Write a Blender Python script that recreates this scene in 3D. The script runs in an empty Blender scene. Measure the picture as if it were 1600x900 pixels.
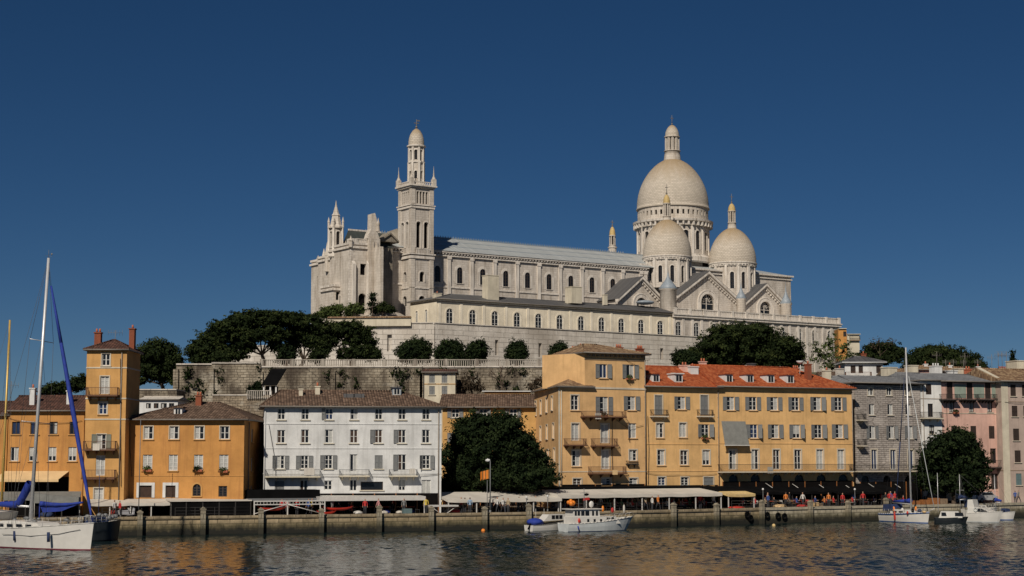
import bpy, math, random
import numpy as np
from mathutils import Vector, Matrix

R = math.radians
random.seed(7)
SC = bpy.context.scene

# ------------------------------------------------------------------ camera
FPX = 2600.0          # focal length in pixels of a 1600 px wide picture
HZ = 715.0            # row of the horizon
CH = 7.7              # camera height above the water
PITCH = math.atan((HZ - 450.0) / FPX)
cam_d = bpy.data.cameras.new('camera')
cam = bpy.data.objects.new('camera', cam_d)
SC.collection.objects.link(cam)
cam.location = (0, 0, CH)
cam.rotation_euler = (R(90) + PITCH, 0, 0)
cam_d.sensor_width = 36.0
cam_d.lens = 36.0 * FPX / 1600.0
cam_d.clip_start = 0.5
cam_d.clip_end = 12000
SC.camera = cam

# ------------------------------------------------------------------ light
SUN_EL, SUN_AZ = 39.0, 197.0      # azimuth clockwise from +Y: behind the camera, to the left
sd = Vector((math.sin(R(SUN_AZ)) * math.cos(R(SUN_EL)), math.cos(R(SUN_AZ)) * math.cos(R(SUN_EL)), math.sin(R(SUN_EL))))
w = bpy.data.worlds.new('World')
SC.world = w
w.use_nodes = True
nt = w.node_tree
nt.nodes.clear()
sky = nt.nodes.new('ShaderNodeTexSky')
sky.sky_type = 'NISHITA'
sky.sun_disc = False
sky.sun_elevation = R(SUN_EL)
sky.sun_rotation = R(SUN_AZ)
sky.altitude = 2500
sky.air_density = 0.8
sky.dust_density = 0.1
sky.ozone_density = 5.0
bg = nt.nodes.new('ShaderNodeBackground')
bg.inputs['Strength'].default_value = 0.05
wo = nt.nodes.new('ShaderNodeOutputWorld')
hs = nt.nodes.new('ShaderNodeHueSaturation')
hs.inputs['Saturation'].default_value = 1.18
hs.inputs['Value'].default_value = 0.66
nt.links.new(sky.outputs[0], hs.inputs['Color'])
nt.links.new(hs.outputs[0], bg.inputs[0])
nt.links.new(bg.outputs[0], wo.inputs[0])
sl = bpy.data.lights.new('sun', 'SUN')
sl.energy = 4.4
sl.angle = R(0.55)
sl.color = (1.0, 0.91, 0.78)
so = bpy.data.objects.new('sun', sl)
SC.collection.objects.link(so)
so.rotation_euler = sd.to_track_quat('Z', 'Y').to_euler()
SC.view_settings.view_transform = 'Standard'
SC.view_settings.look = 'None'
SC.view_settings.gamma = 1
SC.view_settings.exposure = -0.25
SC.cycles.max_bounces = 6
SC.cycles.diffuse_bounces = 3
SC.cycles.glossy_bounces = 3
SC.cycles.transmission_bounces = 2
SC.cycles.transparent_max_bounces = 4

# ------------------------------------------------------------------ pixel -> world
cp, sp_ = math.cos(PITCH), math.sin(PITCH)
def ray(px, py):
    u, v = px - 800.0, 450.0 - py
    return Vector((u, FPX * cp - v * sp_, FPX * sp_ + v * cp))
def P(px, py, Y):
    d = ray(px, py)
    return Vector((0, 0, CH)) + d * (Y / d.y)
def ZZ(py, Y): return P(800, py, Y).z
def XX(px, Y, py=700): return P(px, py, Y).x
def onz(px, py, z):
    d = ray(px, py)
    return Vector((0, 0, CH)) + d * ((z - CH) / d.z)

class Fr:
    """a local frame: x along the front, y away from the viewer, z up (world heights)"""
    def __init__(s, x, y, ang, z=0.0):
        s.O = Vector((x, y, z)); s.a = ang
        s.ex = Vector((math.cos(ang), math.sin(ang), 0)); s.ey = Vector((-math.sin(ang), math.cos(ang), 0))
    def on_y(s, px, py, y=0.0):
        d = ray(px, py); c = Vector((0, 0, CH))
        t = (s.O + s.ey * y - c).dot(s.ey) / d.dot(s.ey)
        p = c + d * t
        return (p - s.O).dot(s.ex), p.z - s.O.z
    def on_x(s, px, py, x=0.0):
        d = ray(px, py); c = Vector((0, 0, CH))
        t = (s.O + s.ex * x - c).dot(s.ex) / d.dot(s.ex)
        p = c + d * t
        return (p - s.O).dot(s.ey), p.z - s.O.z
    def w(s, x, y, z=0): return s.O + s.ex * x + s.ey * y + Vector((0, 0, z))
    def sc(s, px, py, y=0.0):
        """metres per pixel at this place (across the view)"""
        d = ray(px, py); c = Vector((0, 0, CH))
        t = (s.O + s.ey * y - c).dot(s.ey) / d.dot(s.ey)
        return t

# ------------------------------------------------------------------ mesh builder
class MB:
    def __init__(s): s.v = []; s.f = []; s.m = []; s.s = []; s.u = []
    def poly(s, pts, m=0, sm=False, uv=None):
        b = len(s.v); s.v += [tuple(p) for p in pts]
        s.f.append(list(range(b, b + len(pts)))); s.m.append(m); s.s.append(sm); s.u.append(uv)
    def box(s, x0, x1, y0, y1, z0, z1, m=0, T=None):
        c = [(x0, y0, z0), (x1, y0, z0), (x1, y1, z0), (x0, y1, z0), (x0, y0, z1), (x1, y0, z1), (x1, y1, z1), (x0, y1, z1)]
        if T: c = [T(p) for p in c]
        b = len(s.v); s.v += [tuple(p) for p in c]
        for q in ((0, 3, 2, 1), (4, 5, 6, 7), (0, 1, 5, 4), (1, 2, 6, 5), (2, 3, 7, 6), (3, 0, 4, 7)):
            s.f.append([b + i for i in q]); s.m.append(m); s.s.append(False); s.u.append(None)
    def tube(s, p0, p1, r0, r1=None, n=6, m=0, cap=True, sm=True):
        r1 = r0 if r1 is None else r1
        p0, p1 = Vector(p0), Vector(p1); d = (p1 - p0)
        if d.length < 1e-6: return
        d.normalize()
        a = d.orthogonal().normalized(); c = d.cross(a)
        b = len(s.v)
        for p, r in ((p0, r0), (p1, r1)):
            for i in range(n):
                t = 2 * math.pi * i / n
                s.v.append(tuple(p + a * (r * math.cos(t)) + c * (r * math.sin(t))))
        for i in range(n):
            j = (i + 1) % n
            s.f.append([b + i, b + j, b + n + j, b + n + i]); s.m.append(m); s.s.append(sm); s.u.append(None)
        if cap:
            s.f.append([b + i for i in range(n)][::-1]); s.m.append(m); s.s.append(False); s.u.append(None)
            s.f.append([b + n + i for i in range(n)]); s.m.append(m); s.s.append(False); s.u.append(None)
    def path(s, pts, r, n=5, m=0):
        for a, b in zip(pts[:-1], pts[1:]): s.tube(a, b, r, r, n, m)
    def lathe(s, cx, cy, prof, n=32, m=0, sm=True, a0=0.0, a1=2 * math.pi, mm=None):
        rm = max(p[0] for p in prof); full = abs(a1 - a0 - 2 * math.pi) < 1e-6
        L = [0.0]
        for a, b in zip(prof[:-1], prof[1:]): L.append(L[-1] + math.hypot(b[0] - a[0], b[1] - a[1]))
        b = len(s.v)
        cnt = n if full else n + 1
        for (r, z) in prof:
            for i in range(cnt):
                t = a0 + (a1 - a0) * i / n
                s.v.append((cx + r * math.cos(t), cy + r * math.sin(t), z))
        for k in range(len(prof) - 1):
            for i in range(n):
                j = (i + 1) % cnt if full else i + 1
                u0 = (a1 - a0) * i / n * rm; u1 = (a1 - a0) * (i + 1) / n * rm
                s.f.append([b + k * cnt + i, b + k * cnt + j, b + (k + 1) * cnt + j, b + (k + 1) * cnt + i])
                s.m.append(mm[k] if mm else m); s.s.append(sm)
                s.u.append([(u0, L[k]), (u1, L[k]), (u1, L[k + 1]), (u0, L[k + 1])])
    def prism(s, pts, z0, z1, m=0, top=None):
        n = len(pts)
        for i in range(n):
            a, b = pts[i], pts[(i + 1) % n]
            s.poly([(a[0], a[1], z0), (b[0], b[1], z0), (b[0], b[1], z1), (a[0], a[1], z1)], m)
        s.poly([(p[0], p[1], z1) for p in pts], m if top is None else top)
        s.poly([(p[0], p[1], z0) for p in reversed(pts)], m)
    def extr(s, pts, d, m=0):
        """close a 3d outline extruded by vector d"""
        d = Vector(d); n = len(pts); q = [Vector(p) for p in pts]
        s.poly(q, m); s.poly([p + d for p in reversed(q)], m)
        for i in range(n):
            s.poly([q[i], q[i] + d, q[(i + 1) % n] + d, q[(i + 1) % n]], m)
    def blob(s, c, r, seed=0, n=10, k=7, m=0, amp=.12, sm=True):
        rr = random.Random(seed); ph = [rr.uniform(0, 6.28) for _ in range(6)]
        b = len(s.v)
        for j in range(k + 1):
            th = math.pi * j / k
            for i in range(n):
                a = 2 * math.pi * i / n
                q = 1 + amp * (math.sin(3 * a + ph[0] + 2 * th) * math.sin(th) + math.sin(5 * a + ph[1]) * math.sin(2 * th + ph[2]) * .7)
                s.v.append((c[0] + r[0] * q * math.sin(th) * math.cos(a), c[1] + r[1] * q * math.sin(th) * math.sin(a), c[2] + r[2] * q * math.cos(th)))
        for j in range(k):
            for i in range(n):
                i2 = (i + 1) % n
                s.f.append([b + j * n + i, b + (j + 1) * n + i, b + (j + 1) * n + i2, b + j * n + i2]); s.m.append(m); s.s.append(sm); s.u.append(None)
    def mesh(s, name, mats):
        me = bpy.data.meshes.new(name)
        me.from_pydata(s.v, [], s.f)
        for mt in (mats if isinstance(mats, (list, tuple)) else [mats]): me.materials.append(mt)
        me.polygons.foreach_set('material_index', s.m)
        me.polygons.foreach_set('use_smooth', s.s)
        uvl = me.uv_layers.new(name='UVMap')
        data = np.zeros(len(me.loops) * 2)
        me.update()
        k = 0
        V = s.v
        for fi, f in enumerate(s.f):
            uv = s.u[fi]
            if uv is None:
                nrm = me.polygons[fi].normal
                if abs(nrm.z) > 0.985:
                    for i in f: data[k] = V[i][0]; data[k + 1] = V[i][1]; k += 2
                else:
                    h = math.hypot(nrm.x, nrm.y); ux, uy = -nrm.y / h, nrm.x / h
                    vx, vy, vz = -uy * nrm.z * -1, 0, 0
                    # v axis = n x u
                    vx = nrm.y * 0 - nrm.z * uy; vy = nrm.z * ux - nrm.x * 0; vz = nrm.x * uy - nrm.y * ux
                    for i in f:
                        p = V[i]
                        data[k] = p[0] * ux + p[1] * uy; data[k + 1] = p[0] * vx + p[1] * vy + p[2] * vz; k += 2
            else:
                for q in uv: data[k] = q[0]; data[k + 1] = q[1]; k += 2
        uvl.data.foreach_set('uv', data)
        return me
    def build(s, name, mats, parent=None, loc=None, rz=0):
        return link(name, s.mesh(name, mats), parent, loc, rz)

def link(name, me, parent=None, loc=None, rz=0):
    o = bpy.data.objects.new(name, me)
    SC.collection.objects.link(o)
    if parent: o.parent = parent
    if loc is not None: o.location = loc
    if rz: o.rotation_euler = (0, 0, rz)
    return o
def tag(o, label=None, cat=None, group=None, kind=None):
    if label: o['label'] = label
    if cat: o['category'] = cat
    if group: o['group'] = group
    if kind: o['kind'] = kind
    return o
def thing(name, label, cat, loc=(0, 0, 0), rz=0, group=None):
    o = bpy.data.objects.new(name, None)
    SC.collection.objects.link(o)
    o.location = loc; o.rotation_euler = (0, 0, rz)
    o.empty_display_size = 0.5
    return tag(o, label, cat, group)
def struct(name, mb, mats): return tag(mb.build(name, mats), kind='structure')
def copy_tree(o, parent=None):
    c = o.copy(); SC.collection.objects.link(c)
    if parent: c.parent = parent
    for ch in o.children: copy_tree(ch, c)
    return c

# ------------------------------------------------------------------ materials
class NT:
    def __init__(s, name):
        s.mt = bpy.data.materials.new(name); s.mt.use_nodes = True
        s.t = s.mt.node_tree; s.b = s.t.nodes['Principled BSDF']
    def n(s, ty, **kw):
        x = s.t.nodes.new('ShaderNode' + ty)
        for k, v in kw.items():
            if k in x.inputs: x.inputs[k].default_value = v
            else: setattr(x, k, v)
        return x
    def l(s, a, b): s.t.links.new(a, b)
    def uv(s, sx=1, sy=1, sz=1, kind='UV'):
        tc = s.n('TexCoord'); mp = s.n('Mapping'); s.l(tc.outputs[kind], mp.inputs[0]); mp.inputs['Scale'].default_value = (sx, sy, sz)
        return mp.outputs[0]
    def noise(s, vec, scale, detail=3, rough=.55):
        x = s.n('TexNoise', Scale=scale, Detail=detail, Roughness=rough); s.l(vec, x.inputs['Vector']); return x.outputs['Fac']
    def ramp(s, fac, stops, interp='LINEAR'):
        x = s.n('ValToRGB'); x.color_ramp.interpolation = interp
        e = x.color_ramp.elements
        while len(e) > 1: e.remove(e[0])
        e[0].position = stops[0][0]; e[0].color = c4(stops[0][1])
        for p, c in stops[1:]:
            k = e.new(p); k.color = c4(c)
        s.l(fac, x.inputs[0]); return x.outputs[0]
    def mix(s, fac, a, b, mode='MIX'):
        x = s.n('MixRGB'); x.blend_type = mode
        for i, q in enumerate((fac, a, b)):
            if hasattr(q, 'is_linked') or hasattr(q, 'links'): s.l(q, x.inputs[i])
            else: x.inputs[i].default_value = q if i == 0 else c4(q)
        return x.outputs[0]
    def math(s, op, a, b=0.5, c=None):
        x = s.n('Math'); x.operation = op
        for i, q in enumerate((a, b) if c is None else (a, b, c)):
            if hasattr(q, 'links'): s.l(q, x.inputs[i])
            else: x.inputs[i].default_value = q
        return x.outputs[0]
    def bump(s, h, strength=.4, dist=.02):
        x = s.n('Bump', Strength=strength, Distance=dist); s.l(h, x.inputs['Height']); s.l(x.outputs[0], s.b.inputs['Normal'])
    def done(s, col=None, rough=.8, metal=0, spec=None):
        if col is not None:
            if hasattr(col, 'links'): s.l(col, s.b.inputs['Base Color'])
            else: s.b.inputs['Base Color'].default_value = c4(col)
        if hasattr(rough, 'links'): s.l(rough, s.b.inputs['Roughness'])
        else: s.b.inputs['Roughness'].default_value = rough
        s.b.inputs['Metallic'].default_value = metal
        if spec is not None: s.b.inputs['Specular IOR Level'].default_value = spec
        return s.mt
def c4(c): return (c, c, c, 1) if isinstance(c, (int, float)) else (c[0], c[1], c[2], 1)
def mul(c, k): return tuple(x * k for x in c)

def stucco(name, c, dirt=(.16, .12, .08), damp=.35, patch=.5):
    s = NT(name); uv = s.uv()
    n1 = s.noise(uv, .35, 6, .65); n2 = s.noise(uv, 7, 4)
    streak = s.noise(s.uv(1.6, .12), 1.4, 4, .6)
    col = s.mix(s.ramp(n1, [(.36, 0), (.64, 1)]), mul(c, .80), mul(c, 1.09))
    col = s.mix(s.math('MULTIPLY', s.ramp(n2, [(.35, 0), (.75, 1)]), .22), col, mul(c, .72))
    col = s.mix(s.math('MULTIPLY', s.ramp(streak, [(.5, 0), (.74, 1)]), damp * 1.25), col, dirt)
    n4 = s.noise(s.uv(1.2, .9), 1.1, 6, .75)
    col = s.mix(s.math('MULTIPLY', s.ramp(n4, [(.60, 0), (.68, 1)]), .35), col, mul(c, .62))
    pn = s.noise(uv, .16, 2, .4)
    col = s.mix(s.math('MULTIPLY', s.ramp(pn, [(.58, 0), (.6, 1)]), patch * .25), col, mul(c, 1.18))
    s.bump(s.mix(.4, n2, n1), .25, .03)
    return s.done(col, .93, spec=.2)
def blocks(name, c1, c2, mortar, bw=.9, bh=.38, msize=.012, stain=.4, staincol=(.07, .055, .04), noise=.35, bstr=.6):
    s = NT(name); uv = s.uv()
    wob = s.n('TexNoise', Scale=1.2, Detail=2); s.l(uv, wob.inputs['Vector'])
    ma = s.n('VectorMath'); ma.operation = 'MULTIPLY_ADD'; s.l(wob.outputs['Color'], ma.inputs[0]); ma.inputs[1].default_value = (.06, .06, 0); s.l(uv, ma.inputs[2])
    br = s.n('TexBrick'); s.l(ma.outputs[0], br.inputs['Vector'])
    br.inputs['Scale'].default_value = 1; br.inputs['Brick Width'].default_value = bw; br.inputs['Row Height'].default_value = bh
    br.inputs['Mortar Size'].default_value = msize; br.inputs['Mortar Smooth'].default_value = .3
    br.inputs['Color1'].default_value = c4(c1); br.inputs['Color2'].default_value = c4(c2); br.inputs['Mortar'].default_value = c4(mortar)
    n1 = s.noise(uv, .5, 6, .7); n2 = s.noise(uv, 5, 4)
    st = s.noise(s.uv(1.1, .16), .9, 5, .65)
    col = s.mix(noise, br.outputs['Color'], s.ramp(n1, [(.3, mul(c2, .65)), (.7, mul(c1, 1.15))]))
    col = s.mix(s.math('MULTIPLY', s.ramp(st, [(.46, 0), (.68, 1)]), stain), col, staincol)
    col = s.mix(s.math('MULTIPLY', n2, .25), col, mul(c2, .7))
    h = s.mix(.35, s.math('SUBTRACT', 1, br.outputs['Fac']), n2)
    s.bump(h, bstr, .04)
    return s.done(col, .92, spec=.2)
def rubble(name, c1, c2, dark, bw=.95, bh=.42, stain=.8, patch=(.50, .46, .38), crack=.42, var=.5):
    s = NT(name); uv = s.uv()
    wob = s.n('TexNoise', Scale=1.3, Detail=4); s.l(uv, wob.inputs['Vector'])
    ma = s.n('VectorMath'); ma.operation = 'MULTIPLY_ADD'; s.l(wob.outputs['Color'], ma.inputs[0]); ma.inputs[1].default_value = (.30, .20, 0); s.l(uv, ma.inputs[2])
    br = s.n('TexBrick'); s.l(ma.outputs[0], br.inputs['Vector']); br.inputs['Scale'].default_value = 1; br.inputs['Brick Width'].default_value = bw; br.inputs['Row Height'].default_value = bh
    br.inputs['Mortar Size'].default_value = .03; br.inputs['Mortar Smooth'].default_value = .6; br.inputs['Bias'].default_value = -.2
    br.inputs['Color1'].default_value = c4(c1); br.inputs['Color2'].default_value = c4(c2); br.inputs['Mortar'].default_value = c4(mul(c2, .45))
    ed = s.n('TexVoronoi', Scale=crack); ed.feature = 'DISTANCE_TO_EDGE'; ed.voronoi_dimensions = '2D'; s.l(ma.outputs[0], ed.inputs['Vector'])
    joint = s.ramp(ed.outputs['Distance'], [(.0, 1), (.012, .8), (.03, 0)])
    n0 = s.noise(uv, .10, 5, .7); n1 = s.noise(uv, .55, 7, .75); n2 = s.noise(uv, 3.5, 5, .7)
    col = s.mix(s.ramp(n1, [(.36, .0), (.64, var)]), br.outputs['Color'], mul(c2, .6))
    n5 = s.noise(s.uv(1, 1.6), .28, 3, .5)
    col = s.mix(s.ramp(n5, [(.56, 0), (.59, .6)]), col, patch)
    n6 = s.noise(s.uv(1.3, 1.0), .22, 4, .6)
    col = s.mix(s.math('MULTIPLY', s.ramp(n6, [(.55, 0), (.64, 1)]), stain * .8), col, mul(dark, 1.3))
    col = s.mix(s.math('MULTIPLY', joint, .6), col, dark)
    st = s.noise(s.uv(.8, .12), .6, 7, .75)
    f = s.math('MULTIPLY', s.ramp(s.mix(.45, st, n0), [(.44, 0), (.57, 1)]), stain)
    col = s.mix(f, col, dark)
    col = s.mix(s.math('MULTIPLY', n2, .35), col, mul(c2, .5))
    s.bump(s.mix(.5, s.math('SUBTRACT', 1, br.outputs['Fac']), s.mix(.5, n1, n2)), 1.0, .12)
    return s.done(col, .95, spec=.15)
def tiles(name, cols, per=.3, row=.38, amp=.07):
    s = NT(name); tc = s.n('TexCoord'); sp = s.n('SeparateXYZ'); s.l(tc.outputs['UV'], sp.inputs[0])
    u, v = sp.outputs[0], sp.outputs[1]
    prof = s.math('ABSOLUTE', s.math('SINE', s.math('MULTIPLY', u, math.pi / per)))
    rowf = s.math('FRACT', s.math('DIVIDE', v, row))
    cu = s.math('FLOOR', s.math('DIVIDE', u, per)); cv = s.math('FLOOR', s.math('DIVIDE', v, row))
    cb = s.n('CombineXYZ'); s.l(cu, cb.inputs[0]); s.l(cv, cb.inputs[1])
    wn = s.n('TexWhiteNoise'); s.l(cb.outputs[0], wn.inputs['Vector'])
    n1 = s.noise(tc.outputs['UV'], .5, 5, .65)
    f = s.mix(.45, wn.outputs['Value'], n1)
    col = s.ramp(f, [(.2, cols[0]), (.5, cols[1]), (.8, cols[2])])
    col = s.mix(s.math('MULTIPLY', s.ramp(prof, [(.1, 1), (.35, 0)]), .6), col, mul(cols[0], .45))  # grooves between tiles darkened, their shade put into the colour
    li = s.noise(tc.outputs['UV'], 2.2, 4, .7)
    col = s.mix(s.math('MULTIPLY', s.ramp(li, [(.6, 0), (.75, 1)]), .35), col, (.12, .11, .08))
    s.bump(s.math('ADD', prof, s.math('MULTIPLY', rowf, .35)), 1.0, amp)
    return s.done(col, .9, spec=.15)
def plain(name, c, rough=.6, metal=0, var=.15, scale=3, bump=0, spec=None):
    s = NT(name); n = s.noise(s.uv(kind='Object'), scale, 4, .6)
    col = s.mix(s.ramp(n, [(.3, 0), (.7, 1)]), mul(c, 1 - var), mul(c, 1 + var))
    if bump: s.bump(n, bump, .02)
    return s.done(col, rough, metal, spec)
def seamed(name, c1, c2, per=.55, rough=.55, metal=0.0):
    s = NT(name); tc = s.n('TexCoord'); sp = s.n('SeparateXYZ'); s.l(tc.outputs['UV'], sp.inputs[0])
    fr = s.math('FRACT', s.math('DIVIDE', sp.outputs[0], per))
    seam = s.ramp(fr, [(.0, 1), (.08, 1), (.14, 0), (1, 0)])
    cu = s.math('FLOOR', s.math('DIVIDE', sp.outputs[0], per)); wn = s.n('TexWhiteNoise'); wn.noise_dimensions = '1D'; s.l(cu, wn.inputs['W'])
    n1 = s.noise(s.uv(1, .35), .9, 5, .6)
    col = s.mix(s.mix(.4, n1, wn.outputs['Value']), c1, c2)
    col = s.mix(s.math('MULTIPLY', seam, .35), col, mul(c1, .5))
    s.bump(seam, .8, .05)
    return s.done(col, rough, metal)
def objcol(name, rough=.85, mulv=1.0, var=.2):
    s = NT(name); oi = s.n('ObjectInfo'); n = s.noise(s.uv(kind='Object'), 9, 3)
    col = s.mix(s.math('MULTIPLY', n, var), oi.outputs['Color'], mul((0, 0, 0), 1))
    return s.done(col, rough)
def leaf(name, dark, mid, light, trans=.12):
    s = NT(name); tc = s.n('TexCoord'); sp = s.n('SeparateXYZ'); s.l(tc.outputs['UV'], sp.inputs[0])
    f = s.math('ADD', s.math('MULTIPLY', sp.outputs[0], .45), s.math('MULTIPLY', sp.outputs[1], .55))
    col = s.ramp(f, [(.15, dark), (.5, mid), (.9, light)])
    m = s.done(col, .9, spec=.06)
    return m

M = {}
M['orange'] = stucco('orange_stucco', (.56, .275, .085), (.30, .13, .05), .4)
M['orange2'] = stucco('ochre_stucco', (.60, .335, .12), (.30, .15, .05), .3)
M['gold'] = stucco('golden_stucco', (.56, .33, .12), (.25, .15, .05), .3)
M['yellow'] = stucco('yellow_stucco', (.74, .46, .215), (.36, .22, .10), .3)
M['yellow2'] = stucco('warm_yellow_stucco', (.745, .46, .20), (.36, .22, .09), .3)
M['white'] = stucco('white_stucco', (.68, .68, .67), (.30, .29, .27), .3, .3)
M['cream'] = stucco('cream_stucco', (.62, .56, .44), (.25, .21, .15), .3)
M['pink'] = stucco('pink_stucco', (.70, .44, .36), (.28, .16, .13), .3)
M['mauve'] = stucco('mauve_stucco', (.47, .37, .315), (.2, .15, .13), .35)
M['greenwash'] = stucco('green_wash', (.30, .36, .30), (.15, .17, .14), .3)
M['white2'] = stucco('bright_white_stucco', (.80, .79, .76), (.35, .33, .3), .3, .3)
M['trim'] = stucco('pale_trim', (.62, .55, .44), (.3, .25, .18), .3, .2)
M['cornice'] = stucco('brown_cornice_paint', (.30, .22, .15), (.15, .1, .07), .3, .2)  # darker brown for cornices and string courses
M['church'] = blocks('limestone', (.69, .63, .56), (.59, .53, .465), (.36, .315, .265), .9, .42, .018, .65, (.24, .195, .15), .42)
M['church_lt'] = blocks('limestone_pale', (.71, .645, .57), (.59, .53, .455), (.37, .32, .265), 1.1, .5, .016, .7, (.26, .205, .15), .45)
M['church_trim'] = stucco('limestone_trim', (.73, .67, .60), (.26, .21, .16), .75, .4)
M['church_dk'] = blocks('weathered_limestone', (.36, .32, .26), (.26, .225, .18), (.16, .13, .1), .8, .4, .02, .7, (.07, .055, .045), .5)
M['balu'] = stucco('weathered_balustrade', (.38, .345, .295), (.14, .11, .09), .8, .3)
M['annex'] = stucco('annex_stucco', (.80, .715, .565), (.30, .25, .17), .25, .3)
M['annex_trim'] = stucco('annex_trim', (.84, .76, .62), (.3, .25, .18), .3, .2)
M['rubble'] = rubble('rubble_masonry', (.48, .42, .325), (.30, .25, .185), (.05, .038, .03), .85, .36, .9)
M['rubble2'] = rubble('rough_rubble', (.50, .41, .30), (.32, .26, .19), (.08, .06, .045), .7, .35, .55)
M['concrete'] = rubble('pale_masonry', (.74, .685, .61), (.69, .635, .565), (.32, .275, .225), 2.2, .9, .42, (.82, .76, .68), .01, .35)
M['greystone'] = rubble('grey_stone', (.58, .52, .47), (.40, .355, .32), (.20, .17, .15), .8, .26, .35, (.62, .56, .51), .25, .35)
M['quay'] = blocks('quay_stone', (.42, .34, .225), (.30, .235, .155), (.06, .05, .035), 1.15, .55, .035, .6, (.07, .06, .035), .45, 1.0)
M['tile_br'] = tiles('brown_clay_tiles', [(.075, .050, .038), (.13, .085, .06), (.22, .15, .11)])
M['tile_dk'] = tiles('dark_clay_tiles', [(.06, .035, .028), (.095, .05, .04), (.15, .075, .055)])
M['tile_red'] = tiles('red_clay_tiles', [(.26, .06, .025), (.40, .095, .034), (.48, .15, .06)], .26, .36, .05)
M['tile_mix'] = tiles('ochre_clay_tiles', [(.14, .085, .055), (.27, .17, .10), (.42, .30, .18)])
M['zinc'] = seamed('zinc_roof', (.34, .36, .36), (.47, .49, .49), .9)
M['slate'] = seamed('slate_roof', (.065, .064, .066), (.12, .118, .12), .8, .6)
M['slate_dk'] = seamed('dark_green_roof', (.035, .042, .04), (.06, .07, .065), .5, .6)
M['lead'] = plain('lead_sheet', (.26, .30, .34), .5, .0, .2)
M['slab'] = blocks('stone_slab_roof', (.27, .275, .285), (.17, .175, .185), (.10, .10, .11), .9, .5, .03, .3, (.09, .09, .09), .4, .9)
def dome_mat():
    s = NT('dome_scales'); uv = s.uv()
    br = s.n('TexBrick'); s.l(uv, br.inputs['Vector']); br.inputs['Scale'].default_value = 1
    br.inputs['Brick Width'].default_value = .7; br.inputs['Row Height'].default_value = .36; br.inputs['Mortar Size'].default_value = .02
    br.inputs['Color1'].default_value = c4((.60, .53, .445)); br.inputs['Color2'].default_value = c4((.50, .445, .37)); br.inputs['Mortar'].default_value = c4((.29, .24, .185))
    tc = s.n('TexCoord'); sp = s.n('SeparateXYZ'); s.l(tc.outputs['Generated'], sp.inputs[0])
    n = s.noise(s.uv(.8, .25), .8, 5, .65)
    st = s.math('ADD', s.ramp(sp.outputs[2], [(.35, 0), (1.0, .75)]), s.math('MULTIPLY', n, .45))
    col = s.mix(s.ramp(st, [(.35, 0), (1.1, 1)]), br.outputs['Color'], (.34, .24, .13))
    s.bump(s.math('SUBTRACT', 1, br.outputs['Fac']), .6, .05)
    return s.done(col, .85, spec=.2)
M['dome'] = dome_mat()
M['gold_cap'] = plain('gilded_stone', (.50, .36, .15), .7, 0, .2)
M['glass'] = plain('window_glass', (.012, .014, .018), .22, 0, .3, 1, spec=.4)
M['glass_sky'] = plain('sky_reflect_window_glass', (.02, .035, .09), .2, 0, .3, 1, spec=.4)  # bluish sky reflection put into the pane colour
M['curtain'] = plain('white_curtain', (.42, .42, .40), .9, 0, .2, 2)
M['room'] = plain('brown_interior', (.05, .028, .02), .9, 0, .3, 2)
M['frame'] = plain('white_window_frame', (.62, .61, .58), .6)
M['frame_dk'] = plain('brown_window_frame', (.05, .035, .028), .6)
def louvre(name, c):
    s = NT(name); tc = s.n('TexCoord'); sp = s.n('SeparateXYZ'); s.l(tc.outputs['Object'], sp.inputs[0])
    f = s.math('FRACT', s.math('MULTIPLY', sp.outputs[2], 9)); n = s.noise(tc.outputs['Object'], 3, 3)
    col = s.mix(s.ramp(f, [(.0, .5), (.25, 0)]), s.mix(n, mul(c, .8), mul(c, 1.2)), mul(c, .5))
    s.bump(f, .6, .04)
    return s.done(col, .7)
M['shut_g'] = louvre('grey_shutter_paint', (.22, .225, .225))
M['shut_gg'] = louvre('greenish_shutter_paint', (.24, .25, .20))
M['shut_b'] = louvre('brown_shutter_paint', (.04, .025, .02))
M['shut_blue'] = louvre('blue_green_shutter_paint', (.13, .20, .21))
M['iron'] = plain('wrought_iron', (.03, .027, .025), .6)
M['rust'] = plain('rusty_iron', (.12, .055, .03), .8)
M['brick'] = blocks('red_brick', (.36, .10, .05), (.28, .08, .04), (.2, .12, .09), .22, .08, .01, .3, (.1, .05, .03), .3)
M['potclay'] = plain('terracotta_pot', (.40, .12, .06), .85)
M['gutter'] = plain('gutter_metal', (.18, .16, .14), .6)
M['pipe'] = plain('downpipe_metal', (.24, .20, .16), .6)
M['fab_w'] = plain('white_canvas', (.56, .52, .46), .9, 0, .12, .7, .2)
M['fab_c'] = plain('cream_canvas', (.66, .46, .24), .9, 0, .12, .7, .2)
M['fab_k'] = plain('black_canvas', (.006, .006, .0065), .95, 0, .3, .7, 0, .03)
M['fab_g'] = plain('grey_canvas', (.20, .20, .185), .9, 0, .15, 2)
M['fab_b'] = plain('blue_canvas', (.012, .035, .26), .8, 0, .2, 2)
M['fab_db'] = plain('dark_blue_canvas', (.015, .03, .09), .85, 0, .2, 2)
M['fab_r'] = plain('red_canvas', (.45, .03, .025), .8, 0, .2, 2)
M['fab_y'] = plain('yellow_canvas', (.62, .45, .20), .85, 0, .2, 2)
M['steel'] = plain('painted_steel', (.55, .53, .50), .5, 0, .1)
M['steel_d'] = plain('grey_steel', (.16, .165, .17), .5, 0, .1)
M['redgrp'] = plain('red_plastic', (.50, .035, .02), .45)
M['orgp'] = plain('orange_plastic', (.75, .22, .02), .5)
M['wood'] = plain('weathered_wood', (.20, .14, .09), .85, 0, .3, 4)
M['teak'] = plain('varnished_wood', (.30, .12, .04), .5, 0, .3, 4)
M['dark'] = plain('shade_black', (.007, .006, .006), .9, 0, .3, 1, 0, .05)  # near-black backing for openings; on ground floors it paints the awning shade
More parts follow.
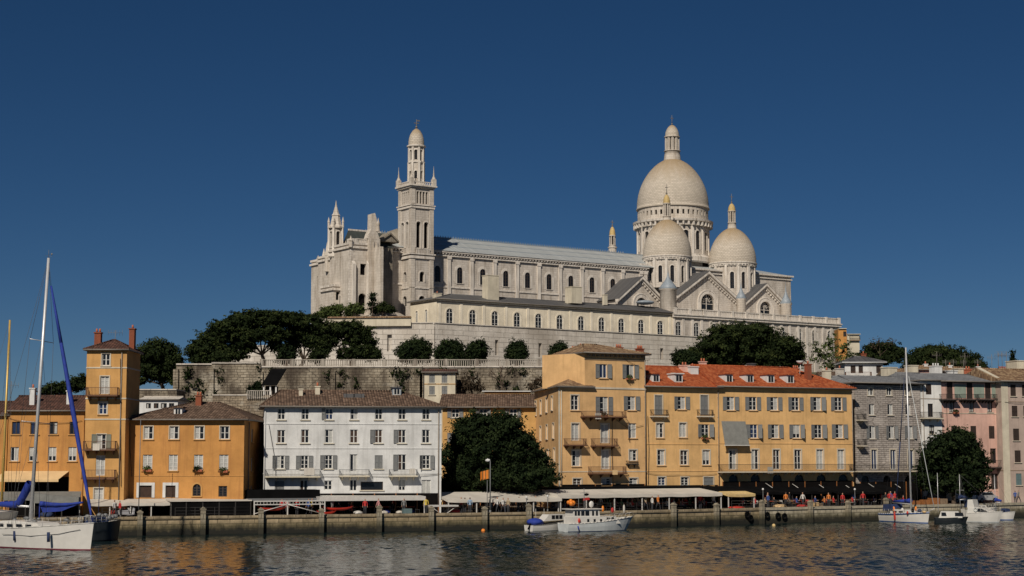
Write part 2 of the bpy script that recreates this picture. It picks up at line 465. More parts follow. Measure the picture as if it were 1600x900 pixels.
M['hullw'] = plain('white_gelcoat', (.62, .60, .56), .35, 0, .07, 1.2)
M['hullg'] = plain('pale_grey_paint', (.56, .59, .59), .4, 0, .12, 1.2)
M['hullk'] = plain('dark_hull_paint', (.02, .025, .03), .4, 0, .2, 1.2)
M['boot'] = plain('red_boot_stripe', (.22, .05, .07), .5)
M['bootb'] = plain('blue_boot_stripe', (.03, .10, .30), .5)
M['deck'] = plain('deck_paint', (.50, .48, .43), .7, 0, .15, 3)
M['mast'] = plain('mast_aluminium', (.60, .60, .61), .35, .3, .08)
M['mastg'] = plain('gold_anodised_mast', (.62, .42, .12), .4, .3, .08)
M['rope'] = plain('rigging_wire', (.09, .09, .095), .6)
M['skin'] = plain('skin', (.42, .24, .16), .7, 0, .1)
M['hair'] = plain('dark_hair', (.03, .02, .015), .8)
M['shirt'] = objcol('shirt_cloth')
M['trous'] = plain('dark_trousers', (.04, .042, .05), .9, 0, .3)
M['paint_o'] = objcol('coloured_paint', .5, 1, .1)
M['bark'] = plain('tree_bark', (.085, .06, .042), .95, 0, .35, 6, .6)
M['leaf'] = leaf('pine_needles', (.008, .013, .005), (.019, .029, .010), (.048, .060, .018))
M['leaf_r'] = leaf('dark_evergreen_leaves', (.006, .011, .005), (.014, .023, .009), (.034, .048, .017))
M['leaf_l'] = leaf('light_green_leaves', (.028, .042, .014), (.055, .078, .024), (.105, .125, .040))
M['leaf_b'] = leaf('brown_twigs', (.035, .026, .018), (.06, .045, .03), (.09, .068, .045))
# ------------------------------------------------------------------ walls, windows, roofs
def Tfront(y=0.0): return lambda a, d, z: (a, y + d, z)
def Tleft(x=0.0): return lambda a, d, z: (x + d, a, z)       # wall facing -x, a runs along y
def Tright(x=0.0): return lambda a, d, z: (x - d, a, z)

def wall(mb, a0, a1, z0, z1, holes=(), T=None, m=0, rev=.22, mrev=None, flip=False):
    """flat wall with real openings: holes = (a0, a1, z0, z1, arch)"""
    T = T or Tfront(); mrev = m if mrev is None else mrev
    xs = sorted({a0, a1} | {h[0] for h in holes} | {h[1] for h in holes})
    zs = sorted({z0, z1} | {h[2] for h in holes} | {h[3] for h in holes})
    xs = [x for x in xs if a0 - 1e-6 <= x <= a1 + 1e-6]; zs = [z for z in zs if z0 - 1e-6 <= z <= z1 + 1e-6]
    def q(pts, mm): mb.poly(pts[::-1] if flip else pts, mm)
    for j in range(len(zs) - 1):
        zc = (zs[j] + zs[j + 1]) / 2; run = None
        for i in range(len(xs) - 1):
            xc = (xs[i] + xs[i + 1]) / 2
            inside = any(h[0] < xc < h[1] and h[2] < zc < h[3] for h in holes)
            if not inside and run is None: run = xs[i]
            if run is not None and (inside or i == len(xs) - 2):
                e = xs[i] if inside else xs[i + 1]
                q([T(run, 0, zs[j]), T(e, 0, zs[j]), T(e, 0, zs[j + 1]), T(run, 0, zs[j + 1])], m); run = None
    for h in holes:
        a, b, c, d = h[:4]; arch = len(h) > 4 and h[4]
        r = (b - a) / 2; zt = d - r if arch else d
        q([T(a, 0, c), T(b, 0, c), T(b, rev, c), T(a, rev, c)], mrev)
        q([T(a, 0, c), T(a, rev, c), T(a, rev, zt), T(a, 0, zt)], mrev)
        q([T(b, rev, c), T(b, 0, c), T(b, 0, zt), T(b, rev, zt)], mrev)
        if not arch: q([T(a, rev, d), T(b, rev, d), T(b, 0, d), T(a, 0, d)], mrev)
        else:
            N = 8; xc = (a + b) / 2
            A = [(xc - r * math.cos(math.pi * k / N), zt + r * math.sin(math.pi * k / N)) for k in range(N + 1)]
            for k in range(N):
                p, s = A[k], A[k + 1]
                q([T(p[0], 0, p[1]), T(s[0], 0, s[1]), T(s[0], 0, d), T(p[0], 0, d)], m)
                q([T(p[0], rev, p[1]), T(s[0], rev, s[1]), T(s[0], 0, s[1]), T(p[0], 0, p[1])], mrev)

def arch_pts(w, h, n=8, x=0.0, z=0.0):
    r = w / 2
    return [(x + r, z), (x + r, z + h - r)] + [(x + r * math.cos(math.pi * k / n), z + h - r + r * math.sin(math.pi * k / n)) for k in range(1, n)] + [(x - r, z + h - r), (x - r, z)]

WC = {}
def rr5(x): return round(x / .05) * .05
def win_meshes(w, h, arch, bars, fm, pane):
    """frame and pane meshes of a window, origin at the middle of the sill line on the wall face"""
    k = ('f', rr5(w), rr5(h), arch, bars, fm)
    if k not in WC:
        mb = MB(); r = w / 2; t = min(.085, w * .1); y0, y1 = .10, .17
        hz = h - r if arch else h
        mb.box(-r, -r + t, y0, y1, 0, hz); mb.box(r - t, r, y0, y1, 0, hz)
        mb.box(-r + t, r - t, y0, y1, 0, t)
        if arch:
            N = 8
            for q in range(N):
                a, b = math.pi * q / N, math.pi * (q + 1) / N
                o = [(r * math.cos(a), r * math.sin(a)), (r * math.cos(b), r * math.sin(b)), ((r - t) * math.cos(b), (r - t) * math.sin(b)), ((r - t) * math.cos(a), (r - t) * math.sin(a))]
                mb.extr([(x, y0, hz + z) for x, z in o], (0, y1 - y0, 0))
            mb.box(-r + t, r - t, y0 + .003, y1, hz - t / 2, hz + t / 2)
        else: mb.box(-r + t, r - t, y0, y1, h - t, h)
        if bars != '0':
            top = h - t if not arch else h - t * .5
            mb.box(-t * .62, t * .62, y0 - .012, y1, t, top if not arch else h - t)
            n = int(bars)
            for i in range(1, n):
                z = hz * i / n
                mb.box(-r + t, -t * .62, y0 + .02, y1 - .02, z - .022, z + .022); mb.box(t * .62, r - t, y0 + .02, y1 - .02, z - .022, z + .022)
        WC[k] = mb.mesh('window_frame', M[fm])
    p = ('p', rr5(w), rr5(h), arch, pane)
    if p not in WC:
        mb = MB(); r = w / 2
        L, Rr = {'d': (0, 0), 'b': (1, 1), 'c': (2, 2), 'cd': (2, 0), 'dc': (0, 2), 'r': (3, 3), 'rd': (3, 0), 'ct': (0, 0)}[pane]
        y = .15
        if arch:
            a = arch_pts(w, h)
            mb.poly([(x, y, z) for x, z in a][::-1], L)
        else:
            mb.poly([(-r, y, 0), (0, y, 0), (0, y, h), (-r, y, h)], L); mb.poly([(0, y, 0), (r, y, 0), (r, y, h), (0, y, h)], Rr)
            if pane == 'ct': mb.box(-r + .1, r - .1, y - .035, y - .01, h * .35, h - .1, 2)
        WC[p] = mb.mesh('window_pane', [M['glass'], M['glass_sky'], M['curtain'], M['room']])
    return WC[k], WC[p]
def shut_mesh(w, h, mat):
    k = ('s', rr5(w), rr5(h), mat)
    if k not in WC:
        mb = MB(); f = .07
        mb.box(0, w, 0, .03, 0, h); 
        for a in ((0, f, 0, h), (w - f, w, 0, h), (f, w - f, 0, f), (f, w - f, h - f, h), (f, w - f, h * .5 - f / 2, h * .5 + f / 2)):
            mb.box(a[0], a[1], -.025, -.001, a[2], a[3])
        WC[k] = mb.mesh('shutter', M[mat])
    return WC[k]
def surr_mesh(w, h, arch, t, mat, pr=.05):
    k = ('m', rr5(w), rr5(h), arch, t, mat)
    if k not in WC:
        mb = MB(); r = w / 2; hz = h - r if arch else h
        mb.box(-r - t, -r, -pr, .0, 0, hz); mb.box(r, r + t, -pr, .0, 0, hz)
        if arch:
            N = 10
            for q in range(N):
                a, b = math.pi * q / N, math.pi * (q + 1) / N
                o = [(r * math.cos(a), r * math.sin(a)), (r * math.cos(b), r * math.sin(b)), ((r + t) * math.cos(b), (r + t) * math.sin(b)), ((r + t) * math.cos(a), (r + t) * math.sin(a))]
                mb.extr([(x, -pr, hz + z) for x, z in o], (0, pr, 0))
        else: mb.box(-r - t, r + t, -pr, .0, h, h + t)
        WC[k] = mb.mesh('surround', M[mat])
    return WC[k]
def sill_mesh(w, mat):
    k = ('l', rr5(w), mat)
    if k not in WC:
        mb = MB(); mb.box(-w / 2 - .14, w / 2 + .14, -.13, .1, -.09, 0); WC[k] = mb.mesh('sill', M[mat])
    return WC[k]

def put(name, me, parent, loc, rz=0, sx=1):
    o = link(name, me, parent, loc, rz); return o
SIDE = {'front': 0, 'left': -math.pi / 2, 'right': math.pi / 2}
class Bld:
    """a building: an Empty at the front left ground corner, walls with real openings"""
    def __init__(s, name, label, cat, pxL, YL, pxR, YR, z0=1.75, group=None, py=720):
        a = P(pxL, py, YL); b = P(pxR, py, YR)
        s.ang = math.atan2(b.y - a.y, b.x - a.x); s.W = (b - a).to_2d().length if hasattr(b - a, 'to_2d') else math.hypot(b.x - a.x, b.y - a.y)
        s.F = Fr(a.x, a.y, s.ang, 0.0); s.z0 = z0
        s.root = thing(name, label, cat, (a.x, a.y, 0), s.ang, group)
        s.holes = {}
        s.wins = []
    def x(s, px, py=700, y=0): return s.F.on_y(px, py, y)[0]
    def z(s, py, px=None, y=0):
        px = px if px is not None else 800 + (s.F.w(s.W / 2, y)[0]) / s.F.w(s.W / 2, y)[1] * FPX
        return s.F.on_y(px, py, y)[1]
    def hole(s, px, py, wp, hp, arch=False, y=0, plane='front'):
        a, z1 = s.F.on_y(px - wp / 2, py - hp / 2, y); b, z0 = s.F.on_y(px + wp / 2, py + hp / 2, y)
        return (a, b, z0, z1, arch)
    def win(s, px, py, wp, hp, y=0, arch=False, bars='3', pane='d', sh='', shm='shut_g', fm='frame', sur=None, surt=.13, sill='trim', parent=None, hs=None, door=False, wall=True, lab=None, name='window', shw=None):
        a, b, z0, z1, _ = s.hole(px, py, wp, hp, arch, y)
        w, h = rr5(b - a), rr5(z1 - z0); xc = (a + b) / 2
        hl = (xc - w / 2, xc + w / 2, z0, z0 + h, arch)
        (hs if hs is not None else s.holes.setdefault(y, [])).append(hl)
        return s.winat(xc, y, z0, w, h, 0, arch, bars, pane, sh, shm, fm, sur, surt, sill, parent, lab, name, shw)
    def winat(s, x, y, z, w, h, rz=0, arch=False, bars='3', pane='d', sh='', shm='shut_g', fm='frame', sur=None, surt=.13, sill='trim', parent=None, lab=None, name='window', shw=None):
        if pane == 'd' and not arch and random.random() < .38: pane = random.choice(('dc', 'cd', 'ct', 'rd', 'b'))
        f, p = win_meshes(w, h, arch, bars, fm, pane)
        o = put(name, f, parent or s.root, (x, y, z), rz)
        if lab: o['label'] = lab
        if parent is None or parent.parent is None:
            c = put('pane', p, o, (0, 0, 0))
            if sur: put('surround', surr_mesh(w, h, arch, surt, sur), o, (0, -.002, 0))
            if sill: put('sill', sill_mesh(w, sill), o, (0, -.002, -.002))
            sw = shw or w / 2 + .02
            jr = lambda: R(random.choice((2, 3, 5, 8, 14, 30) if random.random() < .8 else (55, 2)))
            if 'L' in sh: q = jr(); put('shutter', shut_mesh(sw, h, shm), o, (-w / 2 - .03 - sw * math.cos(q), -.045 - sw * math.sin(q), 0), q)
            if 'R' in sh: q = jr(); put('shutter', shut_mesh(sw, h, shm), o, (w / 2 + .03, -.045, 0), -q)
            if 'C' in sh: put('shutter', shut_mesh(w / 2 - .01, h, shm), o, (-w / 2, .05, 0)); put('shutter', shut_mesh(w / 2 - .01, h, shm), o, (.01, .05, 0))
        s.wins.append(o)
        return o
    def part(s, name, mb, mats, lab=None, parent=None):
        o = mb.build(name, mats, parent or s.root)
        if lab: o['label'] = lab
        return o
    def balcony(s, px0, px1, pyt, pyb, y=0, dep=.9, slabm='trim', railm='iron', brk=3, bars=.14, pyslab=None, side=True, name='balcony'):
        """rail top at pyt, slab top at pyb"""
        sc = None
        x0, zt = s.F.on_y(px0, pyt, y - dep); x1, zb = s.F.on_y(px1, pyb, y - dep)
        return s.balc_at(x0, x1, zb, zt, y, dep, slabm, railm, brk, bars, name)
    def balc_at(s, x0, x1, zb, zt, y=0, dep=.9, slabm='trim', railm='iron', brk=3, bars=.14, name='balcony'):
        mb = MB(); mb.box(x0 - .05, x1 + .05, y - dep - .05, y - .002, zb - .14, zb)
        for i in range(brk):
            xx = x0 + .3 + (x1 - x0 - .6) * i / max(1, brk - 1)
            mb.extr([(xx - .06, y - .003, zb - .145), (xx - .06, y - dep * .8, zb - .145), (xx - .06, y - .003, zb - .55)], (.12, 0, 0))
        o = s.part(name, mb, M[slabm])
        rb = MB(); n = max(2, int((x1 - x0) / bars)); t = .013
        rb.box(x0, x1, y - dep - .02, y - dep + .02, zt - .045, zt); rb.box(x0, x1, y - dep - .012, y - dep + .012, zb + .06, zb + .09)
        for i in range(n + 1):
            xx = x0 + (x1 - x0) * i / n; rb.box(xx - t, xx + t, y - dep - t, y - dep + t, zb, zt - .045)
        for xx in (x0, x1):
            rb.box(xx - .02, xx + .02, y - dep + .02, y - .01, zt - .045, zt)
            k = max(2, int(dep / bars))
            for i in range(1, k): yy = y - dep + dep * i / k; rb.box(xx - t, xx + t, yy - t, yy + t, zb, zt - .045)
        rb.build('railing', M[railm], o)
        return o
    def body(s, z1, depth, m='orange', y=0, x0=None, x1=None, base=None, left=(), right=(), courses=(), cm='trim', ch=.14, eave=None, holes=None, name='wall', rev=.2, z0=None, qm=None):
        x0 = 0 if x0 is None else x0; x1 = s.W if x1 is None else x1; z0 = s.z0 if z0 is None else z0
        mb = MB(); hl = holes if holes is not None else s.holes.get(y, [])
        wall(mb, x0, x1, z0, z1, hl, Tfront(y), 0, rev)
        wall(mb, y, y + depth, z0, z1, left, Tleft(x0), 0, rev, flip=True)
        wall(mb, y, y + depth, z0, z1, right, Tright(x1), 0, rev)
        mb.poly([(x1, y + depth, z0), (x0, y + depth, z0), (x0, y + depth, z1), (x1, y + depth, z1)], 0)
        mb.poly([(x0, y, z1), (x1, y, z1), (x1, y + depth, z1), (x0, y + depth, z1)], 0)
        o = s.part(name, mb, [M[m]])
        if courses:
            cb = MB()
            for zc in courses:
                cb.box(x0 - .04, x1 + .04, y - .05, y - .001, zc - ch / 2, zc + ch / 2)
                cb.box(x0 - .05, x0 - .001, y, y + depth, zc - ch / 2, zc + ch / 2); cb.box(x1 + .001, x1 + .05, y, y + depth, zc - ch / 2, zc + ch / 2)
            cb.build('string_course', M[cm], o)
        return o
    def roof(s, x0, x1, y0, y1, ze, zr, mat, hipL=0.0, hipR=0.0, over=.45, yr=None, th=.14, em='gutter', gut=True, parent=None, hipF=True):
        """two-slope or hipped roof, ridge along x at yr; hipL/hipR: how far the ridge stops short of the ends"""
        yr = (y0 + y1) / 2 if yr is None else yr
        X0, X1, Y0, Y1 = x0 - over, x1 + over, y0 - over, y1 + over
        mb = MB()
        a, b, c, d = (X0, Y0, ze), (X1, Y0, ze), (X1, Y1, ze), (X0, Y1, ze)
        r0, r1 = (X0 + hipL, yr, zr), (X1 - hipR, yr, zr)
        mb.poly([a, b, r1, r0]); mb.poly([c, d, r0, r1])
        mb.poly([d, a, r0]); mb.poly([b, c, r1])
        # eaves
        for p, q in ((a, b), (b, c), (c, d), (d, a)):
            mb.poly([(p[0], p[1], ze - th), (q[0], q[1], ze - th), q, p], 1)
        mb.poly([(X0, Y0, ze - th), (X0, Y1, ze - th), (X1, Y1, ze - th), (X1, Y0, ze - th)], 1)
        o = mb.build('roof', [M[mat], M[em]], parent or s.root)
        rt = MB()  # ridge and hip tiles
        rt.tube(r0, r1, .13, n=6)
        if hipL > .5: rt.tube(a, r0, .11, n=6); rt.tube(d, r0, .11, n=6)
        if hipR > .5: rt.tube(b, r1, .11, n=6); rt.tube(c, r1, .11, n=6)
        rt.build('ridge_tiles', M[mat], o)
        if gut:
            g = MB(); g.tube((X0, Y0 - .07, ze - .06), (X1, Y0 - .07, ze - .06), .085, n=6); g.build('gutter', M[em], s.root)
        return o
    def chimney(s, x, y, w, d, z0, z1, mat='brick', pots=2, parent=None, cap=True, potm='potclay', name='chimney'):
        mb = MB(); mb.box(x - w / 2, x + w / 2, y - d / 2, y + d / 2, z0, z1, 0)
        if cap: mb.box(x - w / 2 - .07, x + w / 2 + .07, y - d / 2 - .07, y + d / 2 + .07, z1, z1 + .12, 0)
        for i in range(pots):
            xx = x - w / 2 + w * (i + .5) / pots
            mb.tube((xx, y, z1 + .12), (xx, y, z1 + .5), .12, .09, 8, 1)
        return mb.build(name, [M[mat], M[potm]], parent or s.root)
    def chim(s, px, pyt, wp, hp, y, mat='brick', pots=2, parent=None, d=.7, cap=True, potm='potclay'):
        xa, zt = s.F.on_y(px - wp / 2, pyt, y); xb, zb = s.F.on_y(px + wp / 2, pyt + hp, y)
        return s.chimney((xa + xb) / 2, y, xb - xa, d, zb - 1.0, zt, mat, pots, parent, cap, potm)
    def pipe(s, px, pyt, pyb, y=0, mat='pipe'):
        x, zt = s.F.on_y(px, pyt, y - .1); zb = s.F.on_y(px, pyb, y - .1)[1]
        mb = MB(); mb.tube((x, y - .1, max(zb, s.z0)), (x, y - .1, zt), .055, n=6)
        z = zb + 1
        while z < zt - .5: mb.box(x - .08, x + .08, y - .1, y - .001, z, z + .05); z += 2.4
        mb.build('downpipe', M[mat], s.root)
    def dormer(s, px, py, wp, hp, y, mat='zinc', wm='white', parent=None, dep=1.6):
        a, z1 = s.F.on_y(px - wp / 2, py - hp / 2, y); b, z0 = s.F.on_y(px + wp / 2, py + hp / 2, y)
        x = (a + b) / 2; w = b - a
        mb = MB(); mb.box(a - .12, b + .12, y, y + dep, z0 - .1, z1 + .08, 0); mb.box(a - .25, b + .25, y - .2, y + dep, z1 + .08, z1 + .2, 1)
        o = mb.build('dormer', [M[wm], M[mat]], parent or s.root)
        win = MB(); win.box(a, b, y - .02, y - .001, z0, z1, 1); win.box(a + .07, x - .04, y - .04, y - .021, z0 + .07, z1 - .07); win.box(x + .04, b - .07, y - .04, y - .021, z0 + .07, z1 - .07)
        win.build('window', [M['glass'], M['frame']], o)
        return o
    def antenna(s, px, pyb, y, h=2.2, parent=None, seed=0):
        x, z = s.F.on_y(px, pyb, y); mb = MB(); rr = random.Random(seed)
        mb.tube((x, y, z - .8), (x, y, z + h), .03, n=4)
        zz = z + h * .75
        mb.tube((x - .7, y - .2, zz), (x + .7, y + .2, zz), .018, n=4)
        for i in range(6):
            t = -.7 + 1.4 * i / 5; mb.tube((x + t, y + t * .28, zz - .28), (x + t, y + t * .28, zz + .28), .013, n=4)
        if rr.random() < .6: mb.tube((x - .4, y, z + h * .98), (x + .4, y, z + h * .98), .015, n=4)
        mb.build('antenna', M['gutter'], parent or s.root)
# ------------------------------------------------------------------ ground, water, hill
GZ = 1.75
def mk_water():
    s = NT('harbour_water')
    tc = s.n('TexCoord'); n2 = s.n('TexNoise', Scale=4.0, Detail=3, Roughness=.6); s.l(tc.outputs['Object'], n2.inputs['Vector'])
    b = s.n('Bump', Distance=.02, Strength=.6); s.l(n2.outputs[0], b.inputs['Height']); s.l(b.outputs[0], s.b.inputs['Normal'])
    s.b.inputs['IOR'].default_value = 1.2
    return s.done((.008, .017, .017), .08, spec=.5)
M['water'] = mk_water()
def waves():
    rng = np.random.default_rng(5)
    x = np.arange(-66, 86.01, .17); y = [94.0]
    while y[-1] < 224: y.append(y[-1] + .21)
    y = np.array(y); X, Y = np.meshgrid(x, y)
    Z = np.zeros_like(X)
    for i in range(80):
        lam = .42 * (4.4 ** rng.random()); k = 2 * math.pi / lam; a = rng.normal(R(-62), R(38)); amp = .0049 * lam ** .75
        ph = rng.uniform(0, 6.28); wx, wy = math.cos(a) * k, math.sin(a) * k
        ph2 = .9 * np.sin(X * rng.uniform(.03, .12) + Y * rng.uniform(.03, .1) + ph * 2)
        t = X * wx + Y * wy + ph + ph2
        Z += amp * (np.sin(t) + .22 * np.sin(2 * t + .6))
    g = .68 + .34 * np.sin(X * .055 + 1.3 * np.sin(Y * .06) + .8) * np.sin(Y * .09 + X * .021)
    Z *= g
    e = np.minimum(np.minimum(X + 66, x[-1] - X) / 4, np.minimum(Y - 94, y[-1] - Y) / 4); Z *= np.clip(e, 0, 1)
    nx, ny = len(x), len(y); V = np.stack([X, Y, Z], 2).reshape(-1, 3)
    i = np.arange(ny - 1)[:, None] * nx + np.arange(nx - 1)[None, :]; Fq = np.stack([i, i + 1, i + nx + 1, i + nx], 2).reshape(-1, 4)
    me = bpy.data.meshes.new('water'); me.vertices.add(len(V)); me.vertices.foreach_set('co', V.ravel()); n = len(Fq)
    me.loops.add(4 * n); me.loops.foreach_set('vertex_index', Fq.ravel().astype(np.int32)); me.polygons.add(n)
    me.polygons.foreach_set('loop_start', np.arange(0, 4 * n, 4, dtype=np.int32)); me.polygons.foreach_set('loop_total', np.full(n, 4, dtype=np.int32)); me.polygons.foreach_set('use_smooth', np.ones(n, dtype=bool))
    me.materials.append(M['water']); me.update(calc_edges=True)
    tag(link('water', me), kind='structure'); return float(y[-1]), float(x[-1])
WY1, WX1 = waves()
mb = MB(); x0, x1, y0, y1 = -66, WX1, 94, WY1
for q in ((-2500, x0, -400, y1), (x1, 2500, -400, y1), (x0, x1, -400, y0), (-2500, 2500, y1, 400)): mb.poly([(q[0], q[2], 0), (q[1], q[2], 0), (q[1], q[3], 0), (q[0], q[3], 0)])
struct('water', mb, M['water'])

# quay edge through measured points of the waterline
def wl(px, py): p = onz(px, py, 0); return (p.x, p.y)
QE = [(-75, 157.5), wl(180, 837.5), wl(440, 833.5), wl(700, 829.5), wl(860, 826.8), wl(1000, 824), wl(1190, 818.5), wl(1378, 813.5), wl(1500, 811), wl(1640, 806.5)]
QE.append((QE[-1][0] + 60, QE[-1][1] + 18))
def quay_y(x):
    for a, b in zip(QE[:-1], QE[1:]):
        if a[0] <= x <= b[0]: return a[1] + (b[1] - a[1]) * (x - a[0]) / (b[0] - a[0])
    return QE[0][1] if x < QE[0][0] else QE[-1][1]
def quay_ang(x):
    return math.atan2(quay_y(x + .5) - quay_y(x - .5), 1.0)

M['ground'] = plain('stone_paving', (.16, .14, .115), .9, 0, .2, .5)
M['earth'] = plain('dry_grass_slope', (.075, .07, .035), .95, 0, .35, .2, .6)
def S_(x):
    K = [(-160, 2), (-95, 4), (-72, 8), (-60, 11.5), (-48, 13.5), (20, 17), (45, 17), (75, 16), (110, 13), (150, 9), (260, 4), (500, 3)]
    if x <= K[0][0]: return K[0][1]
    for a, b in zip(K[:-1], K[1:]):
        if a[0] <= x <= b[0]:
            t = (x - a[0]) / (b[0] - a[0]); t = t * t * (3 - 2 * t); return a[1] + (b[1] - a[1]) * t
    return K[-1][1]
def hill(x, y):
    t = max(0, min(1, (y - 224) / 26)); t = t * t * (3 - 2 * t)
    u = max(0, min(1, (y - 300) / 60)); u = u * u * (3 - 2 * u)
    far = max(0, min(1, (y - 430) / 300)); far = far * far * (3 - 2 * far)
    g = math.exp(-((x - 25) / 85.0) ** 2)
    h = S_(x) * t + 10.0 * u * g
    h *= (1 - far)
    return GZ + h + .35 * math.sin(x * .31 + y * .17) * t * math.sin(y * .23)
# ground: one sheet from the quay edge to the horizon
xs = [-6000, -2500, -900, -420, -250] + [-200 + 5 * i for i in range(81)] + [260, 420, 900, 2500, 6000]
rows = [0.0]
mb = MB(); V = []; cols_ = []
ysr = [None, 206, 215, 224] + [227 + 3.0 * i for i in range(12)] + [268 + 8 * i for i in range(22)] + [470, 530, 620, 760, 1200, 3000, 9000]
for x in xs:
    col = []
    q = quay_y(x) + .15 if -75 <= x <= QE[-1][0] else (157.6 if x < 0 else QE[-1][1])
    for y in ysr:
        yy = q if y is None else max(y, q + .5)
        col.append((x, yy, GZ if y is None or yy < 225 else hill(x, yy)))
    cols_.append(col)
for i in range(len(xs) - 1):
    for j in range(len(ysr) - 1):
        m = 0 if ysr[j + 1] <= 224 else 1
        mb.poly([cols_[i][j], cols_[i + 1][j], cols_[i + 1][j + 1], cols_[i][j + 1]], m, sm=True)
struct('ground', mb, [M['ground'], M['earth']])

# quay wall with coping, weed-stained foot and rubbing posts
s = NT('quay_wall_stone')
def quay_mat(name, c1, c2, weed):
    s = NT(name); uv = s.uv()
    br = s.n('TexBrick'); s.l(uv, br.inputs['Vector']); br.inputs['Scale'].default_value = 1
    br.inputs['Brick Width'].default_value = 1.25; br.inputs['Row Height'].default_value = .52; br.inputs['Mortar Size'].default_value = .04
    br.inputs['Color1'].default_value = c4(c1); br.inputs['Color2'].default_value = c4(c2); br.inputs['Mortar'].default_value = c4((.04, .035, .025))
    n = s.noise(uv, .9, 6, .7); n2 = s.noise(uv, 4, 4)
    tc = s.n('TexCoord'); sp = s.n('SeparateXYZ'); s.l(tc.outputs['Object'], sp.inputs[0])
    col = s.mix(.45, br.outputs['Color'], s.ramp(n, [(.3, mul(c2, .5)), (.7, mul(c1, 1.2))]))
    f = s.math('ADD', s.math('MULTIPLY', sp.outputs[2], 1 / 1.75), s.math('MULTIPLY', s.math('SUBTRACT', n, .5), .5))
    wf = s.noise(s.uv(2.2, .5), 1.0, 5, .7)
    f = s.math('ADD', f, s.math('MULTIPLY', s.math('SUBTRACT', wf, .5), .45))
    col = s.mix(s.math('MULTIPLY', s.ramp(f, [(.45, 1), (.85, 0)]), .75), col, (.075, .065, .025))
    col = s.mix(s.ramp(f, [(.22, 1), (.58, 0)]), col, weed)
    s.bump(s.mix(.4, s.math('SUBTRACT', 1, br.outputs['Fac']), n2), 1.0, .06)
    return s.done(col, .85)
M['quayw'] = quay_mat('quay_wall_stone', (.46, .36, .225), (.27, .21, .125), (.012, .012, .008))
M['quayl'] = quay_mat('pale_quay_wall_stone', (.56, .50, .38), (.44, .38, .27), (.022, .020, .012))
mb = MB(); L = 0
for i, (a, b) in enumerate(zip(QE[:-1], QE[1:])):
    d = math.hypot(b[0] - a[0], b[1] - a[1]); m = 1 if i >= 6 else 0
    mb.poly([(a[0], a[1], -2), (b[0], b[1], -2), (b[0], b[1], GZ - .18), (a[0], a[1], GZ - .18)], m, uv=[(L, -2), (L + d, -2), (L + d, GZ - .18), (L, GZ - .18)])
    L += d
struct('quay_wall', mb, [M['quayw'], M['quayl']])
mb = MB()
for i, (a, b) in enumerate(zip(QE[:-1], QE[1:])):
    dx, dy = b[0] - a[0], b[1] - a[1]; d = math.hypot(dx, dy); n = max(1, int(d / 1.8)); nx, ny = dy / d * .12, -dx / d * .12
    for k in range(n):
        p0 = (a[0] + dx * k / n, a[1] + dy * k / n); p1 = (a[0] + dx * (k + .985) / n, a[1] + dy * (k + .985) / n)
        h = .01 * ((k * 7) % 3)
        mb.prism([(p0[0] + nx, p0[1] + ny), (p1[0] + nx, p1[1] + ny), (p1[0] - nx * 5, p1[1] - ny * 5), (p0[0] - nx * 5, p0[1] - ny * 5)], GZ - .18, GZ + .10 + h, 1 if i >= 6 else 0)
struct('quay_coping', mb, [M['quay'], plain('pale_coping_stone', (.36, .32, .24), .9, 0, .25, 1.5)])
# stone and timber rubbing posts
M['postst'] = quay_mat('post_stone', (.34, .30, .22), (.26, .22, .16), (.03, .028, .018))
def quay_post(px, top, wd, label):
    p0 = onz(px, 818 if px < 900 else 808, 0.6)
    # find the quay line under this column
    x = p0.x
    for _ in range(12):
        y = quay_y(x); x = (px - 800) / FPX * y / cp * 0.9999
    y = quay_y(x); a = quay_ang(x)
    ptop = GZ + top
    t = thing('quay_post', label, 'post', (x + math.sin(a) * .3, y - math.cos(a) * .3, 0), a, 'posts along the quay wall')
    b = MB(); b.box(-wd / 2, wd / 2, -.3, .17, -1.5, ptop); b.build('shaft', M['postst'], t)
    b = MB(); b.box(-wd / 2 - .05, wd / 2 + .05, -.35, .22, ptop, ptop + .12); b.extr([(-wd / 2, -.3, ptop + .12), (wd / 2, -.3, ptop + .12), (0, -.3, ptop + .3)], (0, .47, 0)); b.build('cap', M['postst'], t)
ords = ['first', 'second', 'third', 'fourth', 'fifth', 'sixth', 'seventh', 'eighth', 'ninth', 'tenth', 'eleventh', 'twelfth', 'thirteenth', 'fourteenth', 'fifteenth', 'sixteenth', 'seventeenth', 'eighteenth', 'nineteenth', 'twentieth']
for i, px in enumerate([226, 323, 412, 505, 594, 674, 756, 824, 1046, 1112, 1182, 1257, 1315, 1374]):
    quay_post(px, .5 + .12 * ((i * 5) % 3), .46, 'weathered stone post on the quay wall, %s from the left' % ords[i])

# ------------------------------------------------------------------ town houses
def Dt(Y): return Y
# A: low orange building, far left
A0 = Bld('orange_house', 'orange house cut by the left edge of the photo, behind the gold mast', 'house', -90, 173.3, 10, 173.3)
for px in (-62, -36, -10): A0.win(px, 672, 12, 20, pane='d', sill='orange2'); A0.win(px, 713, 12, 22, pane='c', sill='orange2')
A0.body(A0.z(650), 9, 'orange')
A0.roof(0, A0.W, 0, 9, A0.z(650) + .12, A0.z(628, y=4.5), 'tile_dk', 0, 0, .3)
A = Bld('orange_house', 'low orange house with a cream awning, left of the tall orange tower', 'house', 11.5, 173, 130, 173)
for px in (25, 54, 83.6, 115): A.win(px, 668.6, 12, 20, pane='d', fm='frame_dk', sill='orange2', bars='1')
for i, px in enumerate((22.6, 51.7, 81.5, 113)): A.win(px, 709.5, 12, 22, pane='ct' if i else 'd', sill='orange2', bars='1')
ze = A.z(643)
A.body(ze, 9, 'orange', courses=())
